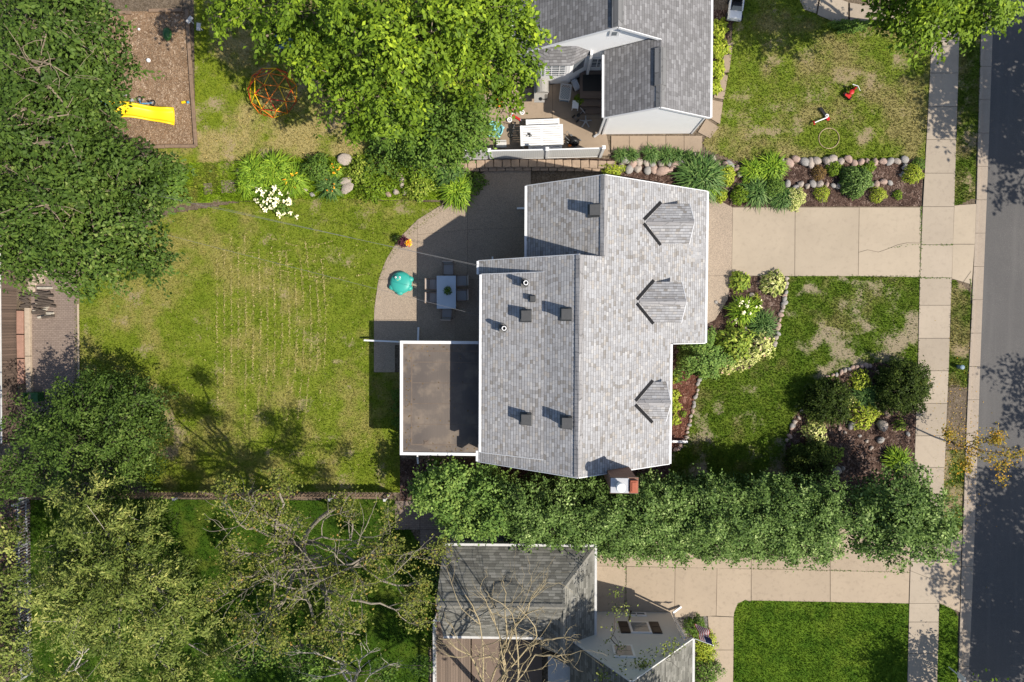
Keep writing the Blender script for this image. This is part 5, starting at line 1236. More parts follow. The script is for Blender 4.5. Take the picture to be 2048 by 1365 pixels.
p = G(999, 207); b = MB(); b.obox(p+Z*.1, .3, .42, .05, -.3); b.obox(p+Z*.2+V_((.0, .1, 0)), .26, .05, .22, -.3); b.obox(p+Z*.2-V_((0, .1, 0)), .26, .05, .22, -.3); tag(b.build('toy_cart', M['orange'], origin=tuple(p), bevel=.02), 'orange toy cart under the maple edge on the patio', 'toy')
p = G(1027, 262); t = thing('balance_bike', 'black balance bike standing between the tub and white table', 'bicycle', tuple(p), 1.3)
for x in (-.3, .3): b = MB(); b.torus((x, 0, .15), .12, .03, 'Y', 20); b.build('wheel', M['black'], t, local=True)
b = MB(); b.tube([(-.3, 0, .15), (-.05, 0, .3), (.22, 0, .42)], .02); b.tube([(.3, 0, .15), (.2, 0, .5)], .02); b.build('frame', M['grey'], t, local=True)
b = MB(); b.tube([(.2, -.2, .52), (.2, .2, .52)], .016); b.build('handlebar', M['black'], t, local=True)
b = MB(); b.ball((-.1, 0, .36), .12, .06, .04, 10); b.build('saddle', M['black'], t, local=True)
p = G(1003, 292); t = thing('toddler_chair', 'white rounded toddler chair between tub and fence', 'chair', tuple(p))
b = MB(); b.obox(p+Z*.2, .55, .3, .08); b.build('seat', M['offwhite'], t, bevel=.03); b = MB(); b.obox(p+V_((0, .16, .35)), .55, .06, .3); b.build('backrest', M['offwhite'], t, bevel=.03)
b = MB()
for sx in (-.23, .23): b.box(p.x+sx-.03, p.x+sx+.03, p.y-.1, p.y+.12, 0, .17)
b.pieces('leg', M['offwhite'], t)
p = G(1147, 284); t = thing('covered_mower', 'dark covered garden machine by the white fence end', 'mower', tuple(p), -.5)
b = MB(); b.ball((0, 0, .1), .33, .26, .35, 14, 0); b.build('cover', M['black'], t, local=True, smooth=True); b = MB(); b.tube([(-.2, -.12, .3), (-.5, -.14, .7), (-.5, .14, .7), (-.2, .12, .3)], .018); b.build('handle', M['grey'], t, local=True)
for sx in (-.25, .25):
    for sy in (-.22, .22): b = MB(); b.torus((sx, sy, .1), .07, .03, 'Y', 14); b.build('wheel', M['grey'], t, local=True)
b = MB(); q = G(1140, 291, .1); b.obox(q, .2, .12, .12, .4); tag(b.build('fuel_can', M['orange'], origin=tuple(q), bevel=.02), 'small orange can beside the covered garden machine', 'can')
# ------------------------------------------------------------------ toys of the dry yard
p = G(1699, 187); t = thing('tricycle', 'red tricycle with white handlebar on the dry grass', 'tricycle', tuple(p), .85)
for x, y, r in ((.28, 0, .16), (-.25, .19, .11), (-.25, -.19, .11)): b = MB(); b.torus((x, y, r), r-.035, .04, 'Y', 20); w_ = b.build('wheel', M['black'], t, local=True); b = MB(); b.tube([(x, y-.05, r), (x, y+.05, r)], .06, 10); b.build('hub', M['red'], w_, local=True)
b = MB(); b.tube([(-.25, -.19, .12), (-.25, .19, .12)], .03); b.tube([(-.28, 0, .14), (.05, 0, .28), (.22, 0, .45)], .05); b.tube([(.28, 0, .16), (.22, 0, .6)], .03); b.obox((-.24, 0, .2), .2, .3, .04); b.build('frame', M['red'], t, local=True)
b = MB(); b.tube([(.12, -.26, .6), (.22, 0, .62), (.12, .26, .6)], .022); b.build('handlebar', M['white'], t, local=True)
b = MB(); b.ball((-.06, 0, .34), .15, .13, .06, 12); b.build('seat', M['red'], t, local=True)
p = G(1654, 232); t = thing('kick_scooter', 'red and white scooter lying on the grass above the hoop', 'scooter', tuple(p), 0)
b = MB(); b.beam(G(1653, 234, .1), G(1643, 219, .1), .14, .04); b.build('deck', M['black'], t)
b = MB(); b.tube([G(1655, 235, .14), G(1640, 241, .2), G(1628, 246, .15)], .03, 8); b.build('stem', M['white'], t)
b = MB(); b.tube([G(1627, 243, .1), G(1629, 249, .24)], .045, 8); b.build('handlebar', M['red'], t)
for x, y in ((1656, 238), (1654, 232), (1642, 219)): b = MB(); b.torus(G(x, y, .09), .07, .035, n=18); b.lathe(G(x, y, .07), [(.05, 0), (.05, .04)], 10); b.build('wheel', M['white'] if x == 1654 else (M['black'] if x < 1650 else M['red']), t)
b = MB(); b.torus(G(1658, 277, .03), .53, .02, n=48); tag(b.build('hula_hoop', M['tan'], origin=tuple(G(1658, 277)), smooth=True), 'pale hula hoop lying on the dry grass', 'hoop')
p = G(1468, 22); t = thing('ride_on_car', 'white ride on toy car parked at the planting edge', 'toy car', tuple(p), -.12)
b = MB(); b.box(-.36, .36, -.62, .62, .16, .34); b.box(-.33, .33, -.60, -.18, .34, .46); b.box(-.36, -.28, -.18, .55, .34, .5); b.box(.28, .36, -.18, .55, .34, .5); b.box(-.3, .3, .48, .62, .34, .5); b.build('body', M['white'], t, local=True, bevel=.04)
b = MB(); b.box(-.28, .28, -.15, .48, .30, .35); b.box(-.22, .22, .05, .3, .35, .45); b.box(-.22, .22, .3, .36, .35, .65); b.build('seat', M['black'], t, local=True, bevel=.02)
b = MB(); b.add([(-.28, -.2, .46), (.28, -.2, .46), (.24, -.06, .68), (-.24, -.06, .68)], [(0, 1, 2, 3)]); b.build('windscreen', M['glass'], t, local=True)
b = MB(); b.torus((-.12, -.04, .55), .09, .015, 'Y', 18); b.build('steering_wheel', M['black'], t, local=True)
for sx in (-.37, .37):
    for sy in (-.4, .38): b = MB(); b.tube([(sx-.06, sy, .16), (sx+.06, sy, .16)], .16, 18); b.build('wheel', M['black'], t, local=True)
for sx in (-.25, .25): b = MB(); b.box(sx-.06, sx+.06, -.66, -.62, .26, .34); b.build('headlight', M['ltgrey'], t, local=True)
# ------------------------------------------------------------------ main patio furniture
p = G(896, 586); t = thing('glass_dining_table', 'frosted glass dining table in the house shadow on the patio', 'table', tuple(p), 0)
b = MB(); b.box(-.51, .51, -.87, .87, .70, .72); b.build('tabletop', M['tglass'], t, local=True, bevel=.006)
b = MB(); 
for s in (-1, 1): b.box(s*.49-.02, s*.49+.02, -.87, .87, .66, .698); b.box(-.468, .468, s*.85-.02, s*.85+.02, .66, .698)
b.pieces('apron', M['taupe'], t, local=True)
for sx in (-1, 1):
    for sy in (-1, 1): b = MB(); b.beam((sx*.46, sy*.81, .66), (sx*.49, sy*.85, 0), .05, .05); b.build('leg', M['taupe'], t, local=True)
def patio_chair(label):
    t = thing('patio_chair', label, 'chair', (0, 0, 0), 0, 'patio chairs round the glass table')
    b = MB(); b.box(-.25, .25, -.26, .25, .40, .43); b.build('seat', M['sling'], t, local=True)
    b = MB(); b.add([(-.24, .27, .42), (.24, .27, .42), (.24, .40, .95), (-.24, .40, .95)], [(0, 1, 2, 3)]); o_ = b.build('backrest', M['sling'], t, local=True); o_.modifiers.new('s', 'SOLIDIFY').thickness = .02
    b = MB(); b.box(-.28, .28, .375, .425, .93, .99); b.build('top_rail', M['paleseat'], t, local=True, bevel=.01)
    for s in (-1, 1):
        b = MB(); b.tube([(s*.28, .42, .97), (s*.28, .27, .42), (s*.28, .33, 0)], .022, 6); b.tube([(s*.28, .34, .64), (s*.29, -.2, .64), (s*.28, -.27, .60), (s*.28, -.28, 0)], .024, 6); b.build('side_frame', M['taupe'], t, local=True)
    b = MB(); b.tube([(-.28, -.26, .41), (.28, -.26, .41)], .018, 6); b.build('front_rail', M['taupe'], t, local=True)
    return t
lab = ['upper patio chair left of the glass table', 'lower patio chair left of the glass table', 'patio chair at the upper end of the glass table', 'patio chair at the lower end of the glass table', 'upper patio chair right of the glass table', 'lower patio chair right of the glass table']
spots = [(871, 570, math.pi/2), (871, 597, math.pi/2), (899, 541, 0), (896, 626, math.pi), (925, 563, -math.pi/2), (925, 592, -math.pi/2)]
ch0 = patio_chair(lab[0])
for k, ((x, y, a), lb) in enumerate(zip(spots, lab)):
    if k == 0: ch0.location = G(x, y); ch0.rotation_euler.z = a
    else: clone(ch0, G(x, y), a+random.uniform(-.05, .05), lb)
# turtle sandbox
p = G(803, 566); t = thing('sandbox', 'teal turtle shaped sandbox with lid on the sunny patio edge', 'sandbox', tuple(p))
b = MB(); b.lathe(p, [(.52, 0), (.58, .08), (.60, .20), (.55, .24), (.52, .25)], 30); b.build('base', M['teal'], t, smooth=True)
b = MB(); b.ball(p+Z*.22, .56, .56, .2, 30, 0); b.torus(p+Z*.24, .50, .035, n=30); ld = b.build('lid', M['teal'], t, smooth=True)
b = MB(); b.ball(p+V_((-.12, .22, .34)), .23, .2, .12, 16); b.build('head', M['teal'], t, smooth=True)
for s in (-1, 1):
    b = MB(); q = p+V_((-.12+s*.11, .27, .46)); b.ball(q, .055, .055, .03, 12); e_ = b.build('eye', M['white'], t, smooth=True); b = MB(); b.ball(q+Z*.02+V_((0, -.01, 0)), .025, n=8); b.build('pupil', M['black'], e_, smooth=True)
b = MB()
for k in range(7): u = k/6-.5; b.ball(p+V_((-.12+u*.22, .13+.10*u*u*4-.02, .43)), .018, n=6)
b.build('mouth', M['yellow'], t, smooth=True)
for a in (3.6, 4.6, 5.7, .35): b = MB(); b.ball(p+V_((math.cos(a)*.52, math.sin(a)*.52, .15)), .2, .18, .13, 14); b.build('foot', M['teal'], t, smooth=True)
# AC unit, bins, can, post, flag
p = G(874, 1106); t = thing('air_conditioner', 'dark round air conditioner unit beside the mossy garage', 'air conditioner', tuple(p))
b = MB(); b.lathe(p, [(.42, 0), (.42, .62), (.38, .66), (.30, .66)], 26); b.build('housing', M['grey'], t)
b = MB()
for r in (.12, .22, .32, .39): b.torus(p+Z*.68, r, .01, n=26, m=4)
for k in range(8): a = k*.785; b.tube([p+Z*.68, p+V_((math.cos(a)*.4, math.sin(a)*.4, .68))], .008, 4)
b.build('fan_grille', M['black'], t)
for x, y, lb, m_ in ((940, 1080, 'grey wheeled bin nearer the pale pipe by the garage', 'grey'), (966, 1083, 'dark wheeled bin by the garage gutter under the hedge', 'black'), (1010, 1080, 'olive wheeled bin at the end by the driveway', 'bluegrey')):
    p = G(x, y); t = thing('wheeled_bin', lb, 'bin', tuple(p))
    b = MB(); b.add([p+V_(q) for q in ((-.25, -.27, 0), (.25, -.27, 0), (.25, .27, 0), (-.25, .27, 0), (-.3, -.34, .95), (.3, -.34, .95), (.3, .34, .95), (-.3, .34, .95))], [(3, 2, 1, 0), (4, 5, 6, 7), (0, 1, 5, 4), (1, 2, 6, 5), (2, 3, 7, 6), (3, 0, 4, 7)]); b.build('body', M[m_], t, bevel=.02)
    b = MB(); b.obox(p+Z*1.0, .64, .72, .07); b.build('lid', M[m_], t, bevel=.02)
    for s in (-1, 1): b = MB(); b.tube([p+V_((s*.25-.03, .3, .1)), p+V_((s*.25+.03, .3, .1))], .1, 12); b.build('wheel', M['black'], t)
p = G(1916, 734); b = MB(); b.lathe(p, [(.10, 0), (.10, .34), (.115, .35), (.115, .39), (.05, .41)], 16); tag(b.build('utility_marker', M['bluegrey'], origin=tuple(p)), 'small grey blue cylinder marker standing on the verge', 'marker')
p = G(1897, 1334); t = thing('sign_post', 'leaning looking white post on the lower verge', 'post', tuple(p))
b = MB(); b.tube([p, p+Z*1.5], .03, 8); b.build('pole', M['white'], t); b = MB(); b.obox(p+Z*1.1, .035, .3, .62); b.build('sign_plate', M['white'], t)
# flag on a pole
A, B = G(1384, 1276, 2.3), G(1426, 1291, 2.6)
t = thing('flag', 'striped red and white flag with blue corner on a slanted pole', 'flag', tuple(A))
b = MB(); b.tube([A, B], .016, 8); b.ball(B, .04, n=8); b.build('pole', M['white'], t)
o_ = B.lerp(A, .02); o1 = B.lerp(A, .62); fl = G(1404, 1256, 1.75)-B.lerp(A, .35)
NU, NV = 26, 24; b = MB(); mats = [plain('flag_red', (.42, .02, .03), .8, .03), plain('flag_white', (.75, .74, .72), .8, .03), plain('flag_blue', (.015, .02, .09), .8, .03)]
def fpnt(u, v): q = o_.lerp(o1, v); return q+fl*u+V_((.06*math.sin(u*9+v*3)*u, .03*math.sin(u*7), .07*math.sin(u*8+v*4)*u-.15*u*u))
for i in range(NU):
    for j in range(26):
        v0, v1 = j/26, (j+1)/26; b.mi = 2 if (i < NU*.4 and j < 14) else ((j//2) % 2)
        b.add([fpnt(i/NU, v0), fpnt((i+1)/NU, v0), fpnt((i+1)/NU, v1), fpnt(i/NU, v1)], [(0, 1, 2, 3)])
b.build('flag_cloth', mats, t)
# overhead wire
def wire(name, label, A, B, sag, r):
    P = [A.lerp(B, k/24)-Z*sag*4*(k/24)*(1-k/24) for k in range(25)]; b = MB(); b.tube(P, r, 5); tag(b.build(name, M['grey'], origin=tuple(A)), label, 'cable')
wire('overhead_cable', 'thick pale overhead cable crossing the back lawn to the house corner', G(958, 531, 3.85), G(40, 330, 8.2), .5, .008)
wire('overhead_cable', 'thin cable just below the thick one over the back lawn', G(958, 533, 3.7), G(40, 322, 7.6), .7, .006)
wire('overhead_cable', 'thin dark lower cable meeting the house wall by the dining table', G(962, 632, 3.5), G(40, 395, 7.2), .6, .007)
# flower pot
p = G(812, 487); t = thing('flower_pot', 'pot of dark foliage with red and yellow flowers at the patio edge', 'potted plant', tuple(p))
b = MB(); b.lathe(p, [(.16, 0), (.23, .38), (.25, .40), (.2, .40)], 18); b.build('pot', M['black'], t)
def spray(c, r, n, s, flat=.6):
    q = rng.normal(size=(n, 3)); q = unit(q)*rng.random((n, 1))**.4; q[:, 2] = np.abs(q[:, 2])*flat; return np.array(c)+q*r, unit(q+np.array([0, 0, .6])+rng.normal(size=(n, 3))*.3)
P, N = spray(p+V_((-.12, .05, .45)), .36, 260, .1); quads_mesh('foliage', leaf_quads(P, N, .11, .4), LEAF['purple'], t, rnd=rng.random(len(P)))
P, N = spray(p+V_((.22, -.02, .5)), .22, 90, .1); quads_mesh('flowers', leaf_quads(P, N, .09, .8), LEAF['fire'], t, rnd=rng.random(len(P)))
P, N = spray(p+V_((-.3, .15, .4)), .25, 120, .1); quads_mesh('trailing_leaves', leaf_quads(P, N, .1, .5), LEAF['mid'], t, rnd=rng.random(len(P)))
p = G(896, 582, .72); t = thing('centrepiece_plant', 'small green plant on the glass table', 'potted plant', tuple(p))
b = MB(); b.lathe(p, [(.07, 0), (.09, .12), (.07, .12)], 14); b.build('pot', M['grey'], t); P, N = spray(p+Z*.12, .24, 110, .1); quads_mesh('foliage', leaf_quads(P, N, .13, .4), LEAF['mid'], t, rnd=rng.random(len(P)))
p = G(1158, 204); t = thing('potted_plant', 'bright green potted plant on the upper patio', 'potted plant', tuple(p))
b = MB(); b.lathe(p, [(.13, 0), (.17, .26), (.14, .26)], 14); b.build('pot', M['taupe'], t); P, N = spray(p+Z*.28, .32, 200, .1); quads_mesh('foliage', leaf_quads(P, N, .15, .35), LEAF['maple'], t, rnd=rng.random(len(P)))
# ------------------------------------------------------------------ plants
def mound(name, label, px, py, rpx, mat, leaf, n, h=.6, asp=.5, cat='plant', group=None, squash=1.0, rot=0, droop=.5, mats2=None, lump=.25, flowers=None):
    r = rpx*PX; p = G(px, py); H_ = r*h*1.3
    q = rng.normal(size=(n, 3)); q = unit(q); q[:, 2] = np.abs(q[:, 2])
    az = np.arctan2(q[:, 1], q[:, 0]); k1, k2, k3 = rng.uniform(0, 6, 3)
    lm = 1+lump*(.6*np.sin(3*az+k1)+.5*np.sin(5*az+k2+q[:, 2]*3)+.4*np.sin(9*az+k3))*np.sqrt(1-q[:, 2]**2+.05)+lump*.3*np.sin(q[:, 0]*9+k2)*np.sin(q[:, 1]*9+k1)
    rad = (.55+.45*rng.random((n, 1))**.6)*lm[:, None]
    P = q*rad*np.array([r, r*squash, H_])
    if rot: c, s = math.cos(rot), math.sin(rot); P[:, :2] = P[:, :2]@np.array([[c, s], [-s, c]])
    P += np.array([p.x, p.y, .05])
    nr = unit(q*np.array([1, 1, .7])*.8+np.array([0, 0, .7])+rng.normal(size=(n, 3))*.35)
    d = q.copy(); d[:, 2] -= droop; d += rng.normal(size=(n, 3))*.35
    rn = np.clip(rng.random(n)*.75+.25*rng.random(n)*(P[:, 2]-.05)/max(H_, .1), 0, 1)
    V = leaf_quads(P, nr, leaf*rng.uniform(.7, 1.3, n), asp, d=d)
    t = thing(name, label, cat, tuple(p), 0, group)
    quads_mesh('foliage', V, LEAF[mat], t, rnd=rn)
    b = MB()
    for k in range(5): a = k*1.2566; b.tube([p, p+V_((math.cos(a)*r*.4, math.sin(a)*r*.4*squash, H_*.7))], [max(.012, r*.03), .006], 5)
    b.build('stems', M['barkdark'], t)
    if flowers:
        fm, nf, fs = flowers; i = rng.choice(n, nf); F_ = P[i]+unit(P[i]-np.array([p.x, p.y, 0]))*.08+np.array([0, 0, .05])
        cl_ = np.repeat(F_, 7, 0)+rng.normal(size=(nf*7, 3))*fs*.45
        quads_mesh('flowers', leaf_quads(cl_, rng.normal(size=(len(cl_), 3))*.4+np.array([0, 0, 1]), fs, .8), LEAF[fm], t, rnd=rng.random(len(cl_)))
    return t
def straps(name, label, px, py, rpx, mat, n, h=.5, wid=.028, cat='plant', group=None, flowers=None, squash=1.0, cl=1):
    r = rpx*PX; p = G(px, py); t = thing(name, label, cat, tuple(p), 0, group)
    a = rng.uniform(0, 2*np.pi, n); L_ = r*rng.uniform(.55, 1.1, n); hh = h*rng.uniform(.6, 1.2, n)*(.6+.5*(1-L_/r/1.1))
    b0 = rng.normal(size=(n, 2))*r*.16*cl; d = np.c_[np.cos(a), np.sin(a)*squash]; tn = np.c_[-np.sin(a), np.cos(a), np.zeros(n)]
    S = 5; pts = []
    for u in np.linspace(0, 1, S):
        xy = b0+d*(L_*u)[:, None]; z = hh*(np.sin(min(1, u*1.15)*np.pi*.78))+.02
        pts.append(np.c_[xy+np.array([p.x, p.y]), z])
    ws = np.array([.7, 1, .9, .6, .12])*wid; Q = []
    for k in range(S-1): Q.append(np.stack([pts[k]-tn*ws[k], pts[k]+tn*ws[k], pts[k+1]+tn*ws[k+1], pts[k+1]-tn*ws[k+1]], 1))
    quads_mesh('foliage', np.concatenate(Q), LEAF[mat], t, rnd=np.tile(np.clip(rng.random(n)*.8+.1, 0, 1), S-1))
    if flowers:
        fm, nf, fs = flowers; i = rng.choice(n, nf); F_ = pts[2][i]+np.array([0, 0, .12]); cl_ = np.repeat(F_, 6, 0)+rng.normal(size=(nf*6, 3))*fs*.4
        quads_mesh('flowers', leaf_quads(cl_, rng.normal(size=(len(cl_), 3))*.5+np.array([0, 0, 1]), fs, .7), LEAF[fm], t, rnd=rng.random(len(cl_)))
    return t
# garden bed between the two back yards
mound('shrub', 'dark green broad leaved shrub left of the bright weeds', 340, 368, 46, 'mid', .19, 1500, .7, .45)
for x, y, r, lb in ((512, 348, 36, 'leftmost bright strap leaved lily clump of the garden bed'), (556, 338, 36, 'bright lily clump left of the orange lily'), (590, 362, 34, 'bright lily clump nearest the dark round shrub'), (540, 380, 32, 'bright lily clump right above the white flowers'), (498, 372, 24, 'small bright lily clump beside the brown slabs')):
    straps('daylily', lb, x, y, r, 'lily', 420, .6, flowers=('fire', 6, .07) if x == 590 else None)
mound('shrub', 'dark green round shrub beside the orange lilies', 637, 340, 31, 'mid', .13, 1300, .8, .5)
mound('flowering_shrub', 'shrub covered in white flower heads at the lawn edge', 553, 402, 44, 'mid', .1, 900, .5, .6, squash=.6, rot=-.45, flowers=('white', 60, .12))
straps('daylily', 'lily with orange buds left of the flat stepping stones', 663, 376, 28, 'iris', 260, .5, flowers=('fire', 5, .06)); straps('daylily', 'small orange flowered lily above the stepping stones', 672, 342, 18, 'lily', 140, .5, flowers=('fire', 7, .07))
for x, y, r, m_, lb in ((722, 345, 30, 'hosta', 'broad leaved green plant right of the stepping stones'), (765, 322, 44, 'mid', 'loose green shrub in the upper middle of the garden bed'), (748, 372, 34, 'maple', 'bright green ground plant in the lower middle of the garden bed'), (830, 340, 40, 'maple', 'bright green plant below the dark bush'), (838, 375, 30, 'hosta', 'low green plant near the patio end of the bed'), (870, 330, 30, 'mid', 'green shrub left of the retaining wall')):
    mound('bushy_plant', lb, x, y, r, m_, .13, int(30*r), .45, .55, lump=.4)
straps('daylily', 'dark strap leaved clump at the patio corner', 902, 352, 32, 'iris', 380, .6); straps('daylily', 'bright yellow green lily clump overhanging the patio corner', 918, 385, 36, 'lily', 420, .6, .032); mound('shrub', 'small dark shrub on the patio side of the bright lily', 950, 366, 24, 'mid', .12, 600, .6)
# boulder bed
for x, y, r in ((1240, 313, 16), (1263, 314, 16), (1300, 310, 20), (1330, 313, 20), (1352, 312, 16), (1374, 316, 14)): straps('iris', 'dark green iris clump in the strip along the walkway', x, y, r, 'iris', 170, .45, .022, group='iris strip by the walkway')
mound('shrub', 'pale yellow shrub at the peak of the house roof', 1222, 342, 26, 'yellow', .11, 700, .6, squash=.6)
straps('agapanthus', 'large dark strap leaved clump near the garage corner', 1398, 358, 48, 'iris', 900, .75, .035)
for x, y, r, m_, lf, h_, lb in ((1450, 352, 20, 'yellow', .12, .6, 'yellow green shrub right of the dark strap clump'), (1440, 392, 14, 'yellow', .1, .6, 'small yellow green plant at the driveway corner'), (1478, 392, 20, 'maple', .09, .7, 'round bright green shrub by the driveway edge'), (1545, 378, 24, 'mid', .1, .7, 'dark green shrub in front of the bright lilies'), (1585, 398, 24, 'pale', .08, .6, 'speckled pale shrub on the driveway edge'), (1635, 348, 15, 'brown', .07, .9, 'bronze brown round shrub in the upper bed'), (1666, 338, 16, 'maple', .09, .7, 'green shrub right of the bronze shrub'), (1641, 389, 16, 'yellow', .07, .9, 'round golden shrub in the middle of the mulch'), (1706, 365, 32, 'hedge', .13, .8, 'large grey green shrub in the upper mulch bed'), (1714, 340, 12, 'maple', .08, .6, 'small green sprig above the large grey green shrub'), (1752, 391, 17, 'yellow', .07, .9, 'golden shrub right of the large grey green shrub'), (1738, 334, 12, 'maple', .09, .6, 'small green plant below the boulder row'), (1821, 350, 20, 'yellow', .08, .9, 'yellow green shrub at the street end of the bed'), (1834, 330, 14, 'mid', .08, .7, 'green plant behind the street end shrub'), (1793, 391, 10, 'maple', .08, .7, 'tiny green plant near the sidewalk')):
    mound('shrub', lb, x, y, r, m_, lf, int(r*r*2.6), h_, .5, lump=.15)
for x, y, r, m_, lb in ((1502, 345, 24, 'lily', 'bright lily clump right of the cobble heap'), (1540, 338, 30, 'lily', 'bright green lily clump at the boulder row start'), (1512, 385, 32, 'iris', 'dark strap leaved clump at the driveway edge'), (1560, 398, 26, 'iris', 'dark strap leaved clump beside the speckled shrub'), (1420, 380, 16, 'lily', 'small lily at the garage corner')): straps('daylily', lb, x, y, r, m_, 360, .55)
# driveway bed
mound('hosta', 'round bright hosta at the driveway corner', 1477, 564, 22, 'hosta', .2, 330, .7, .42, lump=.1); mound('hosta', 'yellow leaved hosta by the driveway lawn edge', 1544, 567, 26, 'pale', .2, 380, .6, .42, lump=.15)
mound('shrub', 'little orange yellow plant behind the driveway hosta', 1507, 597, 11, 'yellow', .09, 160, .7)
straps('lily', 'white flowered lily clump casting a spiky shadow on the driveway', 1478, 622, 28, 'lily', 420, .95, .03, flowers=('white', 14, .10)); straps('grass_clump', 'dark green fine leaved clump beside the white lily', 1521, 648, 30, 'iris', 380, .6, .02); straps('lily', 'small white flowered lily at the back of the driveway bed', 1508, 612, 14, 'lily', 120, .6, .02, flowers=('white', 4, .08))
mound('shrub', 'big leafy green shrub under the garage eave', 1398, 712, 52, 'hedgeb', .13, 4200, .8, .6, lump=.3); mound('hosta', 'large green hosta between shrub and white lily', 1468, 685, 38, 'hosta', .24, 650, .65, .42); mound('hosta', 'cream edged hosta at the lawn tip', 1520, 690, 30, 'pale', .2, 420, .5, .45, flowers=('pink', 10, .05)); mound('ground_plant', 'pale variegated ground cover below the big shrub', 1455, 730, 32, 'pale', .1, 900, .4, .5, squash=.55, rot=.35, flowers=('pink', 12, .04))
mound('ground_plant', 'pale flowering ground cover along the lawn edge', 1492, 716, 34, 'pale', .11, 800, .4, .5, squash=.6, rot=.35)
for x, y, r in ((1346, 752, 14), (1347, 790, 13), (1348, 812, 14), (1346, 838, 14)): mound('hosta', 'yellow green hosta along the front wall by the red mulch', x, y, r, 'yellow', .14, 200, .7, group='hostas along the front wall')
mound('shrub', 'tiny green plant alone in the red mulch', 1366, 827, 8, 'maple', .08, 90, .6)
# yew bed
YEWS = []
for x, y, r, lb, sq in ((1806, 774, 54, 'largest dark yew beside the sidewalk', 1.1), (1656, 806, 46, 'dark yew at the left of the yew bed', 1.0), (1618, 928, 46, 'dark yew nearest the hedge', 1.0)):
    YEWS.append((x, y, r, lb, sq))
for x, y, r, m_, lf, h_, lb in ((1716, 762, 24, 'yellow', .13, .8, 'golden shrub between the two upper yews'), (1722, 828, 32, 'yellow', .15, .6, 'yellow hosta below the strap leaved clump'), (1752, 806, 18, 'pale', .13, .6, 'pale hosta tucked against the big yew'), (1626, 861, 26, 'pale', .15, .7, 'pale variegated hosta at the lawn edge of the yew bed'), (1665, 909, 20, 'hosta', .15, .7, 'bright hosta above the flat white rock'), (1796, 849, 14, 'hosta', .13, .7, 'small hosta under the big yew'), (1700, 800, 16, 'pale', .12, .6, 'pale sprig between yew and strap clump')): mound('hosta', lb, x, y, r, m_, lf, int(r*r*.62), h_, .45, lump=.2)
straps('daylily', 'blue green strap clump between the yews', 1727, 790, 26, 'iris', 320, .6); straps('daylily', 'green strap clump close to the sidewalk in the lower yew bed', 1789, 918, 26, 'lily', 320, .6)
# foot of the extension and lower house
for x, y in ((795, 790), (796, 815), (797, 845)): mound('shrub', 'dark shrub in the shade along the flat roofed extension', x, y, 13, 'mid', .1, 220, .8, group='shrubs along the extension')
mound('shrub', 'dark round shrub in the pebble bed behind the flag', 1388, 1250, 22, 'mid', .1, 1000, .9); mound('shrub', 'red tinged barberry like shrub below the flag', 1404, 1282, 28, 'yellow', .09, 1300, .6); mound('shrub', 'golden shrub right below the flag', 1410, 1305, 22, 'yellow', .09, 800, .6); mound('shrub', 'dark green ferny shrub at the gable corner', 1410, 1340, 32, 'mid', .12, 1100, .7)
for x, y, r in ((1435, 60, 20), (1438, 100, 20), (1432, 140, 18), (1428, 175, 14)): mound('hosta', 'bright yellow green hosta along the white house wall', x, y, r, 'yellow', .17, 420, .6, group='hostas along the white house')
mound('shrub', 'purple flowering plant behind the extension wall', 872, 924, 22, 'mid', .09, 420, .6, squash=.5, flowers=('pink', 16, .05))
mound('shrub', 'dark ivy shrub beside the air conditioner', 880, 1150, 26, 'mid', .13, 600, .6, squash=1.4)
mound('shrub', 'low dark planting along the upper walkway', 1700, 55, 42, 'mid', .11, 1300, .35, squash=.3)
# stepping slabs among the weeds
for x, y, a, b_, lb in ((416, 378, .23, .3, 'left brown stepping slab in the weeds'), (458, 373, .42, .34, 'wide brown stepping slab in the weeds'), (480, 352, .18, .4, 'narrow brown slab by the lily clumps')):
    b = MB(); b.obox(G(x, y, .03), a*2, b_*2, .06, .05); tag(b.build('stepping_slab', M['paver'], origin=tuple(G(x, y)), bevel=.02), lb, 'slab')
# leaf litter on the flat roof and along the gutters
q = np.r_[np.c_[rng.uniform(-6.5, -2.6, 50), rng.choice([-6.5, -1.2], 50)+rng.normal(size=50)*.12, np.full(50, 2.545)], np.c_[-6.45+np.abs(rng.normal(size=30))*.15, rng.uniform(-6.5, -1.2, 30), np.full(30, 2.545)], np.c_[rng.uniform(-6.4, -2.6, 40), rng.uniform(-6.5, -1.3, 40), np.full(40, 2.545)]]
tag(quads_mesh('fallen_leaves', leaf_quads(q, np.c_[rng.normal(size=(len(q), 2))*.2, np.ones(len(q))], .08, .6), LEAF['brown'], rnd=rng.random(len(q))), 'dry leaves lying on the flat brown roof', 'leaves', kind='stuff')
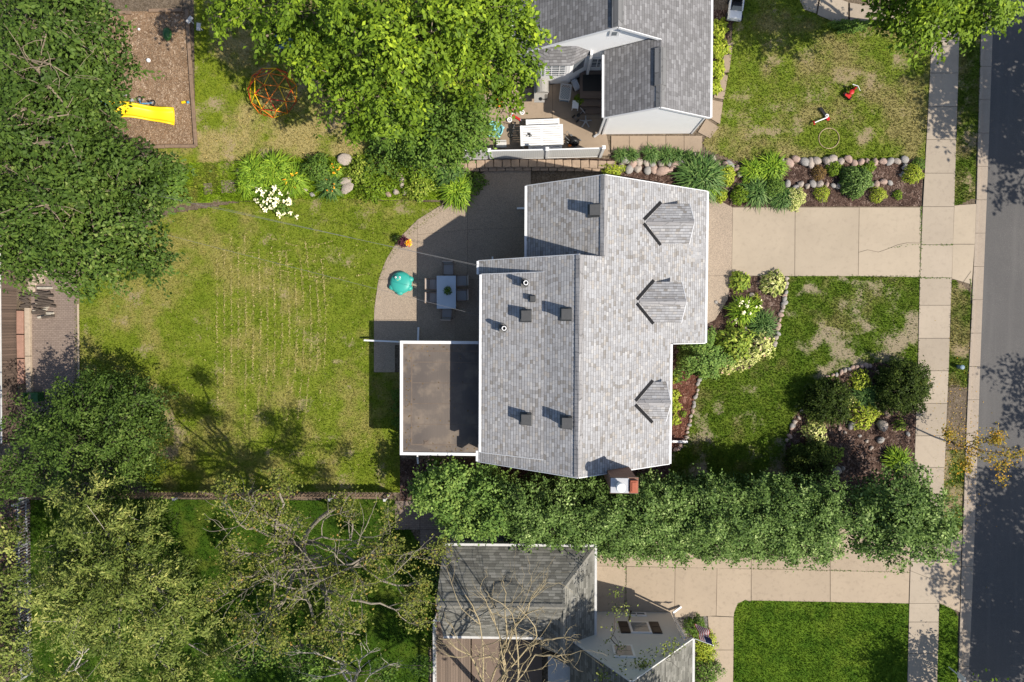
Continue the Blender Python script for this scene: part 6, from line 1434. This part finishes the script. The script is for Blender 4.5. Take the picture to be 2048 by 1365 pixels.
# ------------------------------------------------------------------ trees
def curve(A, B, bend, n=6):
    A = np.array(A); B = np.array(B); m = rng.normal(size=3)*bend*np.linalg.norm(B-A); m[2] = abs(m[2])
    u = np.linspace(0, 1, n)[:, None]; return [V_(p) for p in A*(1-u)+B*u+np.sin(u*np.pi)*m*.5+rng.normal(size=(n, 3))*bend*.12*np.linalg.norm(B-A)*np.sin(u*np.pi)]
def crown_pts(c, r, flat_, ncl, nl, spread, size, rnd_shift, low=-.3, fill=1.3, tight=False):
    """sprays of leaves on the shell of one lobe, gaps left between them"""
    flat = flat_*1.35
    q = unit(rng.normal(size=(int(ncl*1.6)+3, 3))); q = q[q[:, 2] > low][:max(ncl, 3)]; n = len(q); k = rng.uniform(0, 6, 4)
    lm = 1+.2*np.sin(q[:, 0]*4+k[0])+.2*np.sin(q[:, 1]*5+k[1])+.15*np.sin((q[:, 0]+q[:, 1])*8+k[2])
    rad = (.30+.78*rng.random(n)**.55)*lm
    if tight: rad = (.42+.5*rng.random(n)**.5)*(1+(lm-1)*.45)
    C = np.array(c)+q*rad[:, None]*np.array([r, r, r*flat])
    o = q.copy(); o[:, 2] = 0; o = unit(o+rng.normal(size=q.shape)*np.array([.5, .5, 0])+1e-6); sd = np.c_[-o[:, 1], o[:, 0], np.zeros(n)]
    sc = rng.uniform(.7, 1.35, (n, 1, 1))*spread
    al = rng.normal(size=(n, nl, 1))*1.25; ac = rng.normal(size=(n, nl, 1))*.62*np.exp(-.12*al*al); up = rng.normal(size=(n, nl, 1))*.38
    off_ = (o[:, None, :]*al+sd[:, None, :]*ac+np.array([0, 0, 1.0])*(up-.22*np.abs(al)-.12*al))*sc
    P = (C[:, None, :]+off_).reshape(-1, 3)
    nr = unit(np.repeat(o, nl, 0)*.25+np.array([0, 0, .9])+np.repeat(q, nl, 0)*.2+rng.normal(size=P.shape)*.45)
    d = np.repeat(o, nl, 0)+(sd[:, None, :]*np.sign(ac)*.6).reshape(-1, 3)+rng.normal(size=P.shape)*.45; d[:, 2] -= .3
    rn = np.clip(np.repeat(rng.random(n), nl)*.5+rng.random(len(P))*.5+rnd_shift, 0, 1)
    if fill:                                             # inner leaves added low, darkest tones stand in for crown shade
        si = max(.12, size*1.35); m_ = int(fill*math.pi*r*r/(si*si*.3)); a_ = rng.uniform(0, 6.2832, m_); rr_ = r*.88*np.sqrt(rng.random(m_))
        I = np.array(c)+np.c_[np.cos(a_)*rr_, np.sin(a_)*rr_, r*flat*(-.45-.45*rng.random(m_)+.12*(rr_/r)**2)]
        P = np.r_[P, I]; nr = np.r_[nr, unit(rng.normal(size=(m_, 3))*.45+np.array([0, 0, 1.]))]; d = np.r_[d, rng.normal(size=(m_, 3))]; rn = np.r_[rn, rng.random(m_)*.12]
    return C, P, nr, d, rn
def tree(name, label, base, lobes, leaf, bark, forkz, tr, size=.2, ncl=26, nl=26, spread=.3, flat=.7, asp=.55, cat='tree', group=None, extra=(), twigs=.5, dens=1.0):
    """lobes: (px, py, z, radius m); all in photo pixels seen at height z"""
    p = G(*base); t = thing(name, label, cat, tuple(p), 0, group)
    L_ = [(G(x, y, z), r) for x, y, z, r in lobes]
    cen = sum((c for c, r in L_), V_((0, 0, 0)))/len(L_)
    fork = V_((p.x*.7+cen.x*.3, p.y*.7+cen.y*.3, forkz))
    b = MB(); b.tube(curve(p, fork, .05), np.linspace(tr, tr*.7, 6), 9)
    PP, NN, DD, RR = [], [], [], []
    for c, r in L_:
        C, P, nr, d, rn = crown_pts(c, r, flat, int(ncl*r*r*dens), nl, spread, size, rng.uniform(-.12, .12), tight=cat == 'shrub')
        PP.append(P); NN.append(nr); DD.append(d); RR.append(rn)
        e = c-V_((0, 0, r*flat*.25)); cv = curve(fork, e, .16); b.tube(cv, np.linspace(tr*.45, tr*.13, 6), 6)
        for k in rng.choice(len(C), int(len(C)*twigs)): b.tube(curve(cv[rng.integers(3, 6)], C[k], .12, 4), np.linspace(tr*.09, .008, 4), 4, False)
    for path in extra:
        pts = [G(x, y, z-.35) for x, y, z, _ in path]; pts = [pts[0]-V_((0, 0, .9))]+pts[:-1]+[pts[-1]-V_((0, 0, .5))]; path = [path[0]]+list(path); b.tube(pts, [q[3]*.72 for q in path], 6)
        for i in range(1, len(pts)):
            for _ in range(4):
                e = pts[i]+V_(rng.normal(size=3)*np.array([.6, .6, .25])); b.tube(curve(pts[i], e, .15, 4), np.linspace(path[i][3]*.4, .008, 4), 4, False)
    b.build('trunk', M[bark], t)
    P = np.concatenate(PP); n = len(P)
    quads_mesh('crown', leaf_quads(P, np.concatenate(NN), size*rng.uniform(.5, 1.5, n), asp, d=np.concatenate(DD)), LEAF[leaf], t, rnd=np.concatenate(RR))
    return t
# dark broad tree filling the upper left
tree('broadleaf_tree', 'huge dark green tree at upper left overhanging the play area', (60, 290), [(60,40,9,2.6),(150,60,8.6,1.9),(175,10,8,.9),(200,120,7.6,1.4),(170,180,8,1.6),(210,190,7,.7),(60,140,9.5,2.6),(60,240,9,2.5),(145,260,8.2,1.7),(200,300,7,1.3),(262,312,6.4,1.1),(320,325,5.6,.8),(40,330,8.5,2.4),(130,330,8,2),(185,235,7,1.0),(110,100,9,2.0)], 'dark', 'bark', 3.5, .42, .17, 8, 60, .32,
     extra=([(0, 215, 9, .10), (50, 218, 9.8, .08), (92, 236, 10, .06), (120, 222, 10, .03)], [(30, 108, 9.6, .09), (75, 140, 10.5, .08), (100, 175, 10.5, .06), (118, 208, 10.2, .04)], [(75, 285, 9.6, .09), (140, 284, 10, .07), (142, 325, 9.4, .03)], [(60, 120, 10.6, .06), (100, 128, 10.8, .04), (126, 146, 10.8, .02)], [(0, 70, 9.7, .06), (70, 55, 10.6, .05), (130, 68, 10.8, .04), (170, 95, 10, .02)], [(95, 50, 10.8, .05), (90, 80, 10.8, .04), (60, 110, 10.6, .02)], [(125, 40, 10.4, .04), (175, 35, 10, .02)]))
tree('broadleaf_tree', 'dark green tree with bare curved limb above the pink pavers', (70, 470), [(60,400,8.6,2.4),(150,390,8.3,2.2),(230,370,7.4,1.9),(90,470,8,2.0),(180,470,7.6,1.9),(250,450,6.8,1.6),(285,500,6.4,1.2),(225,510,6.8,1.3),(25,510,7.5,1.4),(160,570,6.2,.8),(20,450,8,2),(270,390,6.6,1.3),(145,525,6.8,1.0),(300,525,6,.7)], 'dark', 'bark', 3.2, .38, .17, 8, 60, .32,
     extra=([(45, 355, 9.4, .12), (70, 372, 9.7, .11), (88, 410, 9.7, .09), (118, 414, 9.4, .05), (128, 432, 9.2, .03)], [(80, 400, 9.6, .08), (95, 425, 9.5, .06), (110, 445, 9.2, .03)], [(0, 440, 9, .04), (40, 430, 9.3, .03)]))
# bright maple
tree('maple_tree', 'bright yellow green maple spreading over the top centre', (800, 60), [(440,22,7.6,.7),(480,10,7.6,.9),(550,20,8,1.4),(530,70,7.4,.7),(640,20,8.6,1.8),(620,100,8,1.2),(600,145,7,.45),(700,70,9,1.8),(680,150,8,1.2),(680,205,7.2,.9),(705,260,6.6,.6),(755,190,7.8,1.2),(735,250,6.8,.7),(790,110,9,1.8),(810,190,7.6,1.1),(820,250,6.6,.6),(780,30,9.3,1.9),(860,60,9.3,1.7),(900,10,9.2,1.8),(960,60,8.8,1.5),(930,110,8.2,.9),(1030,30,8,1.2),(1060,60,7.8,.7),(980,120,8,1.1),(960,170,7.4,.9),(1020,150,7.2,.9),(1030,200,6.6,.5),(1045,105,7.4,.8),(860,115,8.4,.8),(995,190,6.8,.6)], 'maple', 'bark', 3.4, .36, .19, 7.2, 60, .28, .7, twigs=.3)
tree('dark_bush', 'dark green bushy tree overhanging the left end of the white fence', (850, 262), [(800, 255, 2.8, 1.5), (860, 270, 3.0, 1.6), (915, 265, 3, 1.5), (880, 215, 3.3, 1.5), (935, 215, 3, 1.2), (825, 300, 2.2, 1.0), (890, 300, 2.4, 1.0), (950, 260, 2.6, .9)], 'mid', 'barkdark', .8, .14, .15, 22, 36, .24, .75)
tree('street_tree', 'sunlit yellow green tree at the upper right over the sidewalk', (1800, 60), [(1800,0,6.6,1.0),(1870,20,6.8,1.3),(1950,10,6.4,1.2),(1840,60,5.8,.9),(1985,35,6,.7),(1860,-60,7.4,2.4),(1950,-60,7.2,2.2),(1780,45,5.6,.6),(1925,55,5.6,.6),(1865,85,5.5,.5)], 'maple', 'bark', 2.8, .22, .19, 14, 36, .28, .7)
# lower left
tree('dark_bush', 'dense dark bushy tree at the left end of the picket fence', (190, 880), [(90, 850, 3.2, 1.6), (160, 820, 3.4, 1.5), (235, 785, 3.4, 1.2), (270, 815, 3.2, 1.2), (250, 860, 3.6, 1.7), (170, 880, 3.8, 1.9), (90, 910, 3.4, 1.6), (50, 950, 3, 1.4), (180, 950, 3.2, 1.6), (260, 930, 3, 1.5), (140, 790, 2.6, .9), (310, 860, 2.4, .8), (10, 960, 3, 1.0)], 'dark', 'barkdark', 1.0, .16, .125, 17, 52, .25, .85)
tree('olive_tree', 'olive green feathery tree filling the lower left corner', (260, 1090), [(180, 1010, 5.6, 1.4), (155, 1080, 6, 1.6), (220, 1090, 6.6, 2.0), (290, 1050, 5.6, 1.3), (125, 1150, 6, 1.4), (170, 1180, 6.8, 2.1), (270, 1170, 6.6, 1.9), (145, 1250, 6, 1.4), (220, 1270, 6.4, 1.4), (330, 1210, 6, 1.6), (350, 1140, 4.8, .8), (310, 1290, 5.4, 1.3), (380, 1240, 5.2, .9), (230, 1350, 5, 1.2), (120, 1360, 5.5, 1.1), (350, 1360, 4.8, 1.0), (420, 1320, 4.6, 1.0)], 'olive', 'barkpale', 2.2, .2, .16, 15, 66, .24, .85, .34, extra=([(150, 1340, 6, .05), (165, 1310, 6.4, .05), (200, 1275, 6.6, .04), (212, 1255, 6.6, .02)],), twigs=.12)
def bare_tree(name, label, base, fork, limbs, bark, tr, leaf=None, nleaf=0, size=.1, rec=3, twig=1.0, cat='tree', spread=.18, leafsel=1.0, kids=(3, 4)):
    p = G(*base); f = G(*fork); t = thing(name, label, cat, tuple(p)); b = MB(); tips = []
    b.tube(curve(p, f, .06), np.linspace(tr, tr*.75, 6), 9)
    def grow(A, B, r, dep):
        cv = curve(A, B, .16, 6); b.tube(cv, np.linspace(r, r*.45, 6), 6 if r > .04 else 4, False); L_ = (B-A).length
        if dep == 0: tips.append(B); tips.append(cv[3]); return
        for k in range(kids[0] if dep > 1 else kids[1]):
            i = int(rng.integers(2, 6)); d = (B-A).normalized(); q = V_(rng.normal(size=3)*np.array([1, 1, .55]))
            nd_ = (d*.75+q*.55).normalized(); ln = L_*rng.uniform(.38, .62)*twig; grow(cv[i], cv[i]+nd_*ln, r*.42, dep-1)
        tips.append(B)
    for path in limbs:
        pts = [f]+[G(x, y, z) for x, y, z in path[:-1]]; r = path[-1]
        for i in range(len(pts)-1):
            grow(pts[i], pts[i+1], r*(1-.25*i), rec if i else max(1, rec-1))
    b.build('trunk', M[bark], t)
    if leaf:
        T_ = np.array([tuple(q) for q in tips]); T_ = T_[rng.random(len(T_)) < leafsel]
        P = np.repeat(T_, nleaf, 0)+rng.normal(size=(len(T_)*nleaf, 3))*spread; n = len(P)
        quads_mesh('crown', leaf_quads(P, rng.normal(size=(n, 3))*.6+np.array([0, 0, .9]), size*rng.uniform(.7, 1.3, n), .6), LEAF[leaf], t, rnd=np.clip(np.repeat(rng.random(len(T_)), nleaf)*.6+rng.random(n)*.4, 0, 1))
    return t
bare_tree('sparse_tree', 'half bare tree with pale limbs below the picket fence', (676, 1012), (600, 1090, 5.6), [
  [(580, 1060, 7), (550, 1040, 8), (505, 1020, 8.5), .12], [(560, 1060, 7.5), (568, 1010, 8.5), (560, 970, 9), .10], [(590, 1140, 7), (570, 1200, 8.4), (500, 1230, 9), .13], [(640, 1160, 7.5), (680, 1150, 8), (760, 1110, 8), (850, 1095, 7.6), .12],
  [(560, 1115, 7), (510, 1150, 8), (450, 1190, 8.6), .10], [(540, 1110, 7.4), (470, 1100, 8.2), .08], [(650, 1180, 8), (700, 1200, 9), (790, 1220, 8.6), .11], [(620, 1210, 8.6), (640, 1260, 9), (720, 1270, 8.6), .09], [(700, 1080, 7.4), (690, 1020, 7), .06], [(540, 1220, 9), (560, 1290, 9.4), .08], [(760, 1160, 8.4), (840, 1170, 8), .07], [(480, 1050, 8.4), (450, 1000, 8.4), .06], [(690, 1130, 8.2), (780, 1070, 8), .07]],
  'barkgrey', .12, 'sparse', 5, .11, 3, .95, leafsel=.62, spread=.2, kids=(4, 6))
bare_tree('bare_tree', 'bare yellowish dead tree reaching over the mossy garage roof', (1010, 1420), (975, 1400, 4.6), [
  [(1010, 1330, 6), (1015, 1270, 7), (1010, 1220, 7.6), (1005, 1160, 7.8), .09], [(1060, 1290, 6.6), (1090, 1280, 7), (1140, 1275, 7), .08], [(940, 1310, 6.4), (900, 1280, 6.6), .06], [(1030, 1250, 7.4), (1060, 1200, 7.8), (1090, 1160, 7.8), .06], [(1070, 1310, 7), (1130, 1310, 7.2), .05], [(960, 1250, 7), (930, 1190, 7.2), .05], [(1050, 1230, 7.8), (1080, 1220, 8), .05], [(985, 1230, 7.4), (960, 1180, 7.4), .04]],
  'barkyel', .15, None, 0, rec=3, twig=1.0)
bare_tree('bare_tree', 'small pale bare tree at the bottom edge left of the deck', (715, 1340), (705, 1370, 3.4), [[(690, 1330, 4.5), (640, 1310, 5), (570, 1305, 5.2), .06], [(720, 1320, 5), (760, 1300, 5.4), .05], [(690, 1340, 4.6), (620, 1350, 5), .05], [(740, 1350, 4.8), (800, 1330, 5), .05]], 'barkpale', .08, 'sparse', 3, .1, 2, .8, leafsel=.3)
tree('leafy_sapling', 'loose green sapling at the bottom between olive tree and bare limbs', (590, 1270), [(470, 1330, 3.6, 1.2), (540, 1300, 3.6, 1.1), (600, 1345, 3.6, 1.2), (660, 1290, 3.2, .8), (760, 1350, 2.8, .8), (840, 1340, 2.4, .7)], 'mid', 'bark', 1.2, .08, .13, 10, 18, .28, .7)
bare_tree('young_tree', 'thin young tree with few leaves in front of the grey gable', (1262, 1222), (1245, 1300, 3.6), [[(1230, 1260, 5), (1240, 1210, 5.6), .03], [(1225, 1330, 5.2), (1215, 1350, 6), .03], [(1270, 1345, 5.4), (1290, 1330, 6), .03], [(1330, 1320, 5), (1350, 1290, 5.4), .03], [(1245, 1350, 6), .03]], 'barkdark', .05, 'olive', 7, .11, 2, .7, leafsel=.6, spread=.16)
bare_tree('young_street_tree', 'thin street tree with orange turning leaves on the verge', (1905, 885), (1930, 893, 2.0), [[(1950, 885, 2.8), (1985, 870, 3), .035], [(1960, 900, 3), (2010, 905, 3), .035], [(1935, 915, 3), (1930, 935, 3.2), .03], [(1910, 880, 2.8), (1900, 870, 3.2), .03], [(1945, 910, 3.2), (1990, 930, 3), .03], [(1960, 880, 3.2), (2020, 900, 3.2), .03]], 'barkdark', .05, 'orange', 9, .10, 2, .8, leafsel=.85, spread=.14)
for x, y, r, lb, sq in YEWS:
    m_ = r*PX; tree('yew', lb, (1066+(x-1066)*.985, 645+(y-645)*.985), [(x, y, .8, m_*.92), (x+r*.35, y-r*.4, .7, m_*.55), (x-r*.35, y+r*.4*sq, .7, m_*.55), (x+r*.3, y+r*.45*sq, .6, m_*.55), (x-r*.4, y-r*.3, .6, m_*.55), (x+r*.5, y, .6, m_*.45)], 'yew', 'barkdark', .3, .06, .11, 70, 44, .12, .62, .45, 'shrub')
# the tall hedge
seed_x = [(905, 975, 'hedgeb'), (965, 985, 'hedgeb'), (870, 985, 'hedgeb'), (1010, 1000, 'hedgeb'), (915, 1030, 'hedgeb'), (985, 1040, 'hedgeb')]
for k, (x, y, m_) in enumerate(seed_x):
    tree('tall_shrub', ['bright leafy shrub below the flat roof corner', 'bright leafy shrub next to the house gable corner', 'leftmost leafy shrub overhanging the picket fence end', 'leafy shrub where the gable meets the hedge', 'lower bright shrub over the paved path', 'lower bright shrub above the mossy garage gutter'][k], (1066+(x-1066)*.93, 645+(y-645)*.93), [(x, y, 2.6, 1.3), (x+random.uniform(-25, 25), y+random.uniform(-15, 12), 2.3, .95)], m_, 'barkdark', .8, .07, .14, 26, 40, .2, .8, .65, 'shrub', dens=.95)
hx_ = list(range(1050, 1640, 58))
for k, x in enumerate(hx_):
    yb = 985+(x-1050)*.012
    tree('hedge_shrub', 'tall green shrub of the dense hedge along the lower driveway', (1066+(x-1066)*.9, 645+(yb+20-645)*.9), [(x, yb+24, 3.6, 1.15), (x+22, yb-4, 2.9, 1.0), (x+5, yb+68, 3.0, 1.1), (x+30, yb+52, 3.4, 1.05), (x-8, yb+98, 2.2, .85), (x+26, yb+103, 1.9, .85), (x+10, yb+118, 1.6, .55)], 'hedge', 'barkdark', .8, .08, .115, 30, 44, .18, .9, .6, 'shrub', 'tall hedge along the driveway', dens=.9)
tree('hedge_shrub', 'large round shrub at the street end of the hedge', (1750, 985), [(1790, 1010, 3.6, 1.6), (1730, 1030, 3.2, 1.3), (1850, 1030, 3.4, 1.4), (1800, 1070, 3.2, 1.5), (1740, 1080, 2.8, 1.0), (1860, 1080, 2.8, 1.0), (1820, 965, 2.6, 1.0), (1880, 1050, 2.6, .8)], 'hedge', 'barkdark', .9, .1, .135, 38, 40, .2, .9, .6, 'shrub', dens=.9)
# trees beyond the frame that throw the shadows on road, sidewalk and garage
def shadow_at(gx, gy, z): return (gx+31.5*z, gy+14.8*z)      # ground pixel below a point whose shadow falls at gx, gy
def offtree(label, pts, base, leaf='dark', size=.24, ncl=10, nl=20, forkz=3.5, tr=.3):
    lobes = []
    for sx, sy, z, r in pts:
        gx, gy = shadow_at(sx, sy, z); X, Y = tuple(G(gx, gy))[:2]; lobes.append((X, Y, z, r))
    t = thing('street_tree', label, 'tree', tuple(G(*base))); p = G(*base); b = MB(); f = p+Z*forkz; b.tube(curve(p, f, .04), np.linspace(tr, tr*.7, 6), 9); PP = []; NN = []; DD = []; RR = []
    for X, Y, z, r in lobes:
        C, P, nr, d, rn = crown_pts((X, Y, z), r, .6, int(ncl*r*r), nl*2, .4, size, 0); PP.append(P); NN.append(nr); DD.append(d); RR.append(rn)
        b.tube(curve(f, V_((X, Y, z)), .12), np.linspace(tr*.4, tr*.1, 6), 6)
    b.build('trunk', M['bark'], t); P = np.concatenate(PP)
    quads_mesh('crown', leaf_quads(P, np.concatenate(NN), size*rng.uniform(.7, 1.3, len(P)), .55, d=np.concatenate(DD)), LEAF[leaf], t, rnd=np.concatenate(RR))
offtree('leafy street tree across the road at lower right', [(2000, 1100, 7.8, 1.6), (2035, 1160, 8.2, 1.6), (2000, 1220, 8, 1.4), (1975, 1310, 7.6, 1.4), (2040, 1300, 8.4, 1.6), (2010, 1010, 8, 1.5), (1980, 1060, 7.6, 1.2), (2030, 1090, 8.4, 2.0), (1950, 1150, 7, 1.3), (2000, 1170, 8, 2.0), (2040, 1230, 8.5, 2.2), (1990, 1270, 7.8, 1.9), (1955, 1250, 7, 1.0), (2020, 1330, 8.2, 2.0), (1960, 1350, 7.4, 1.4), (1970, 960, 7.4, .8), (2035, 960, 7.6, 1.0), (1905, 1160, 6.8, .8)], (2290, 1230), ncl=6)
offtree('leafy street tree across the road at upper right', [(2000, 80, 8, 1.6), (2020, 180, 8.2, 1.6), (2000, 250, 7.6, 1.3), (2030, 300, 7.8, 1.2), (1960, 160, 7.2, 1.0), (2020, 40, 8, 2.0), (2010, 120, 8.2, 2.1), (1990, 200, 7.6, 1.6), (2030, 230, 8.2, 1.9), (1900, 150, 7, 1.4), (1880, 200, 7, 1.1), (1935, 210, 7.2, 1.2), (1985, 280, 7, 1.0), (2020, 310, 7.6, .9), (1890, 250, 6.6, .7), (1930, 120, 7.4, 1.6), (2040, 390, 7.5, .7)], (2270, 170), ncl=6)
offtree('leafy street tree across the road in the middle', [(2055, 770, 7.5, 1.2), (2065, 840, 7.5, 1.0)], (2330, 900), ncl=6)
offtree('tall tree south of the frame shading the mossy garage', [(985, 1160, 12, 1.2), (1030, 1130, 12, 1.1), (930, 1140, 11.5, .9), (1070, 1180, 12.4, .9), (1010, 1190, 12, .8)], (1460, 1420), ncl=6, forkz=6)
offtree('small street tree at the bottom right corner', [(1790, 1310, 3.6, .9), (1765, 1340, 3.8, 1.0), (1800, 1350, 3.5, 1.0), (1845, 1290, 3.4, .7), (1840, 1340, 3.4, .9)], (1915, 1395), 'maple', .18, 16, 20, 1.6, .1)
tree('dark_bush', 'dark bush added to darken the strip behind the grey picket fence', (5, 1190), [(12, 1070, 2.6, 1.0), (0, 1170, 2.8, 1.1), (14, 1290, 2.6, 1.15), (-30, 1230, 2.8, 1.3), (20, 1345, 2.4, .9)], 'olive', 'barkdark', 1.0, .1, .15, 16, 40, .25, .75)  # added bush that covers and darkens the soil strip behind the fence
# twiggy dark trees south of the lower yards
offtree('tall tree beyond the bottom edge shading the olive tree', [(440, 1260, 9, 1.4), (520, 1330, 9, 1.6), (330, 1330, 9, 1.4), (640, 1290, 9, 1.1), (480, 1150, 11, 1.2), (600, 1190, 11, 1.3), (700, 1130, 11.5, 1.0), (760, 1230, 10, 1.2), (840, 1260, 10, .9), (420, 1060, 12, .8), (560, 1080, 12, .7), (680, 1040, 12, .5), (350, 1130, 11, .9)], (760, 1560), ncl=7, forkz=5)
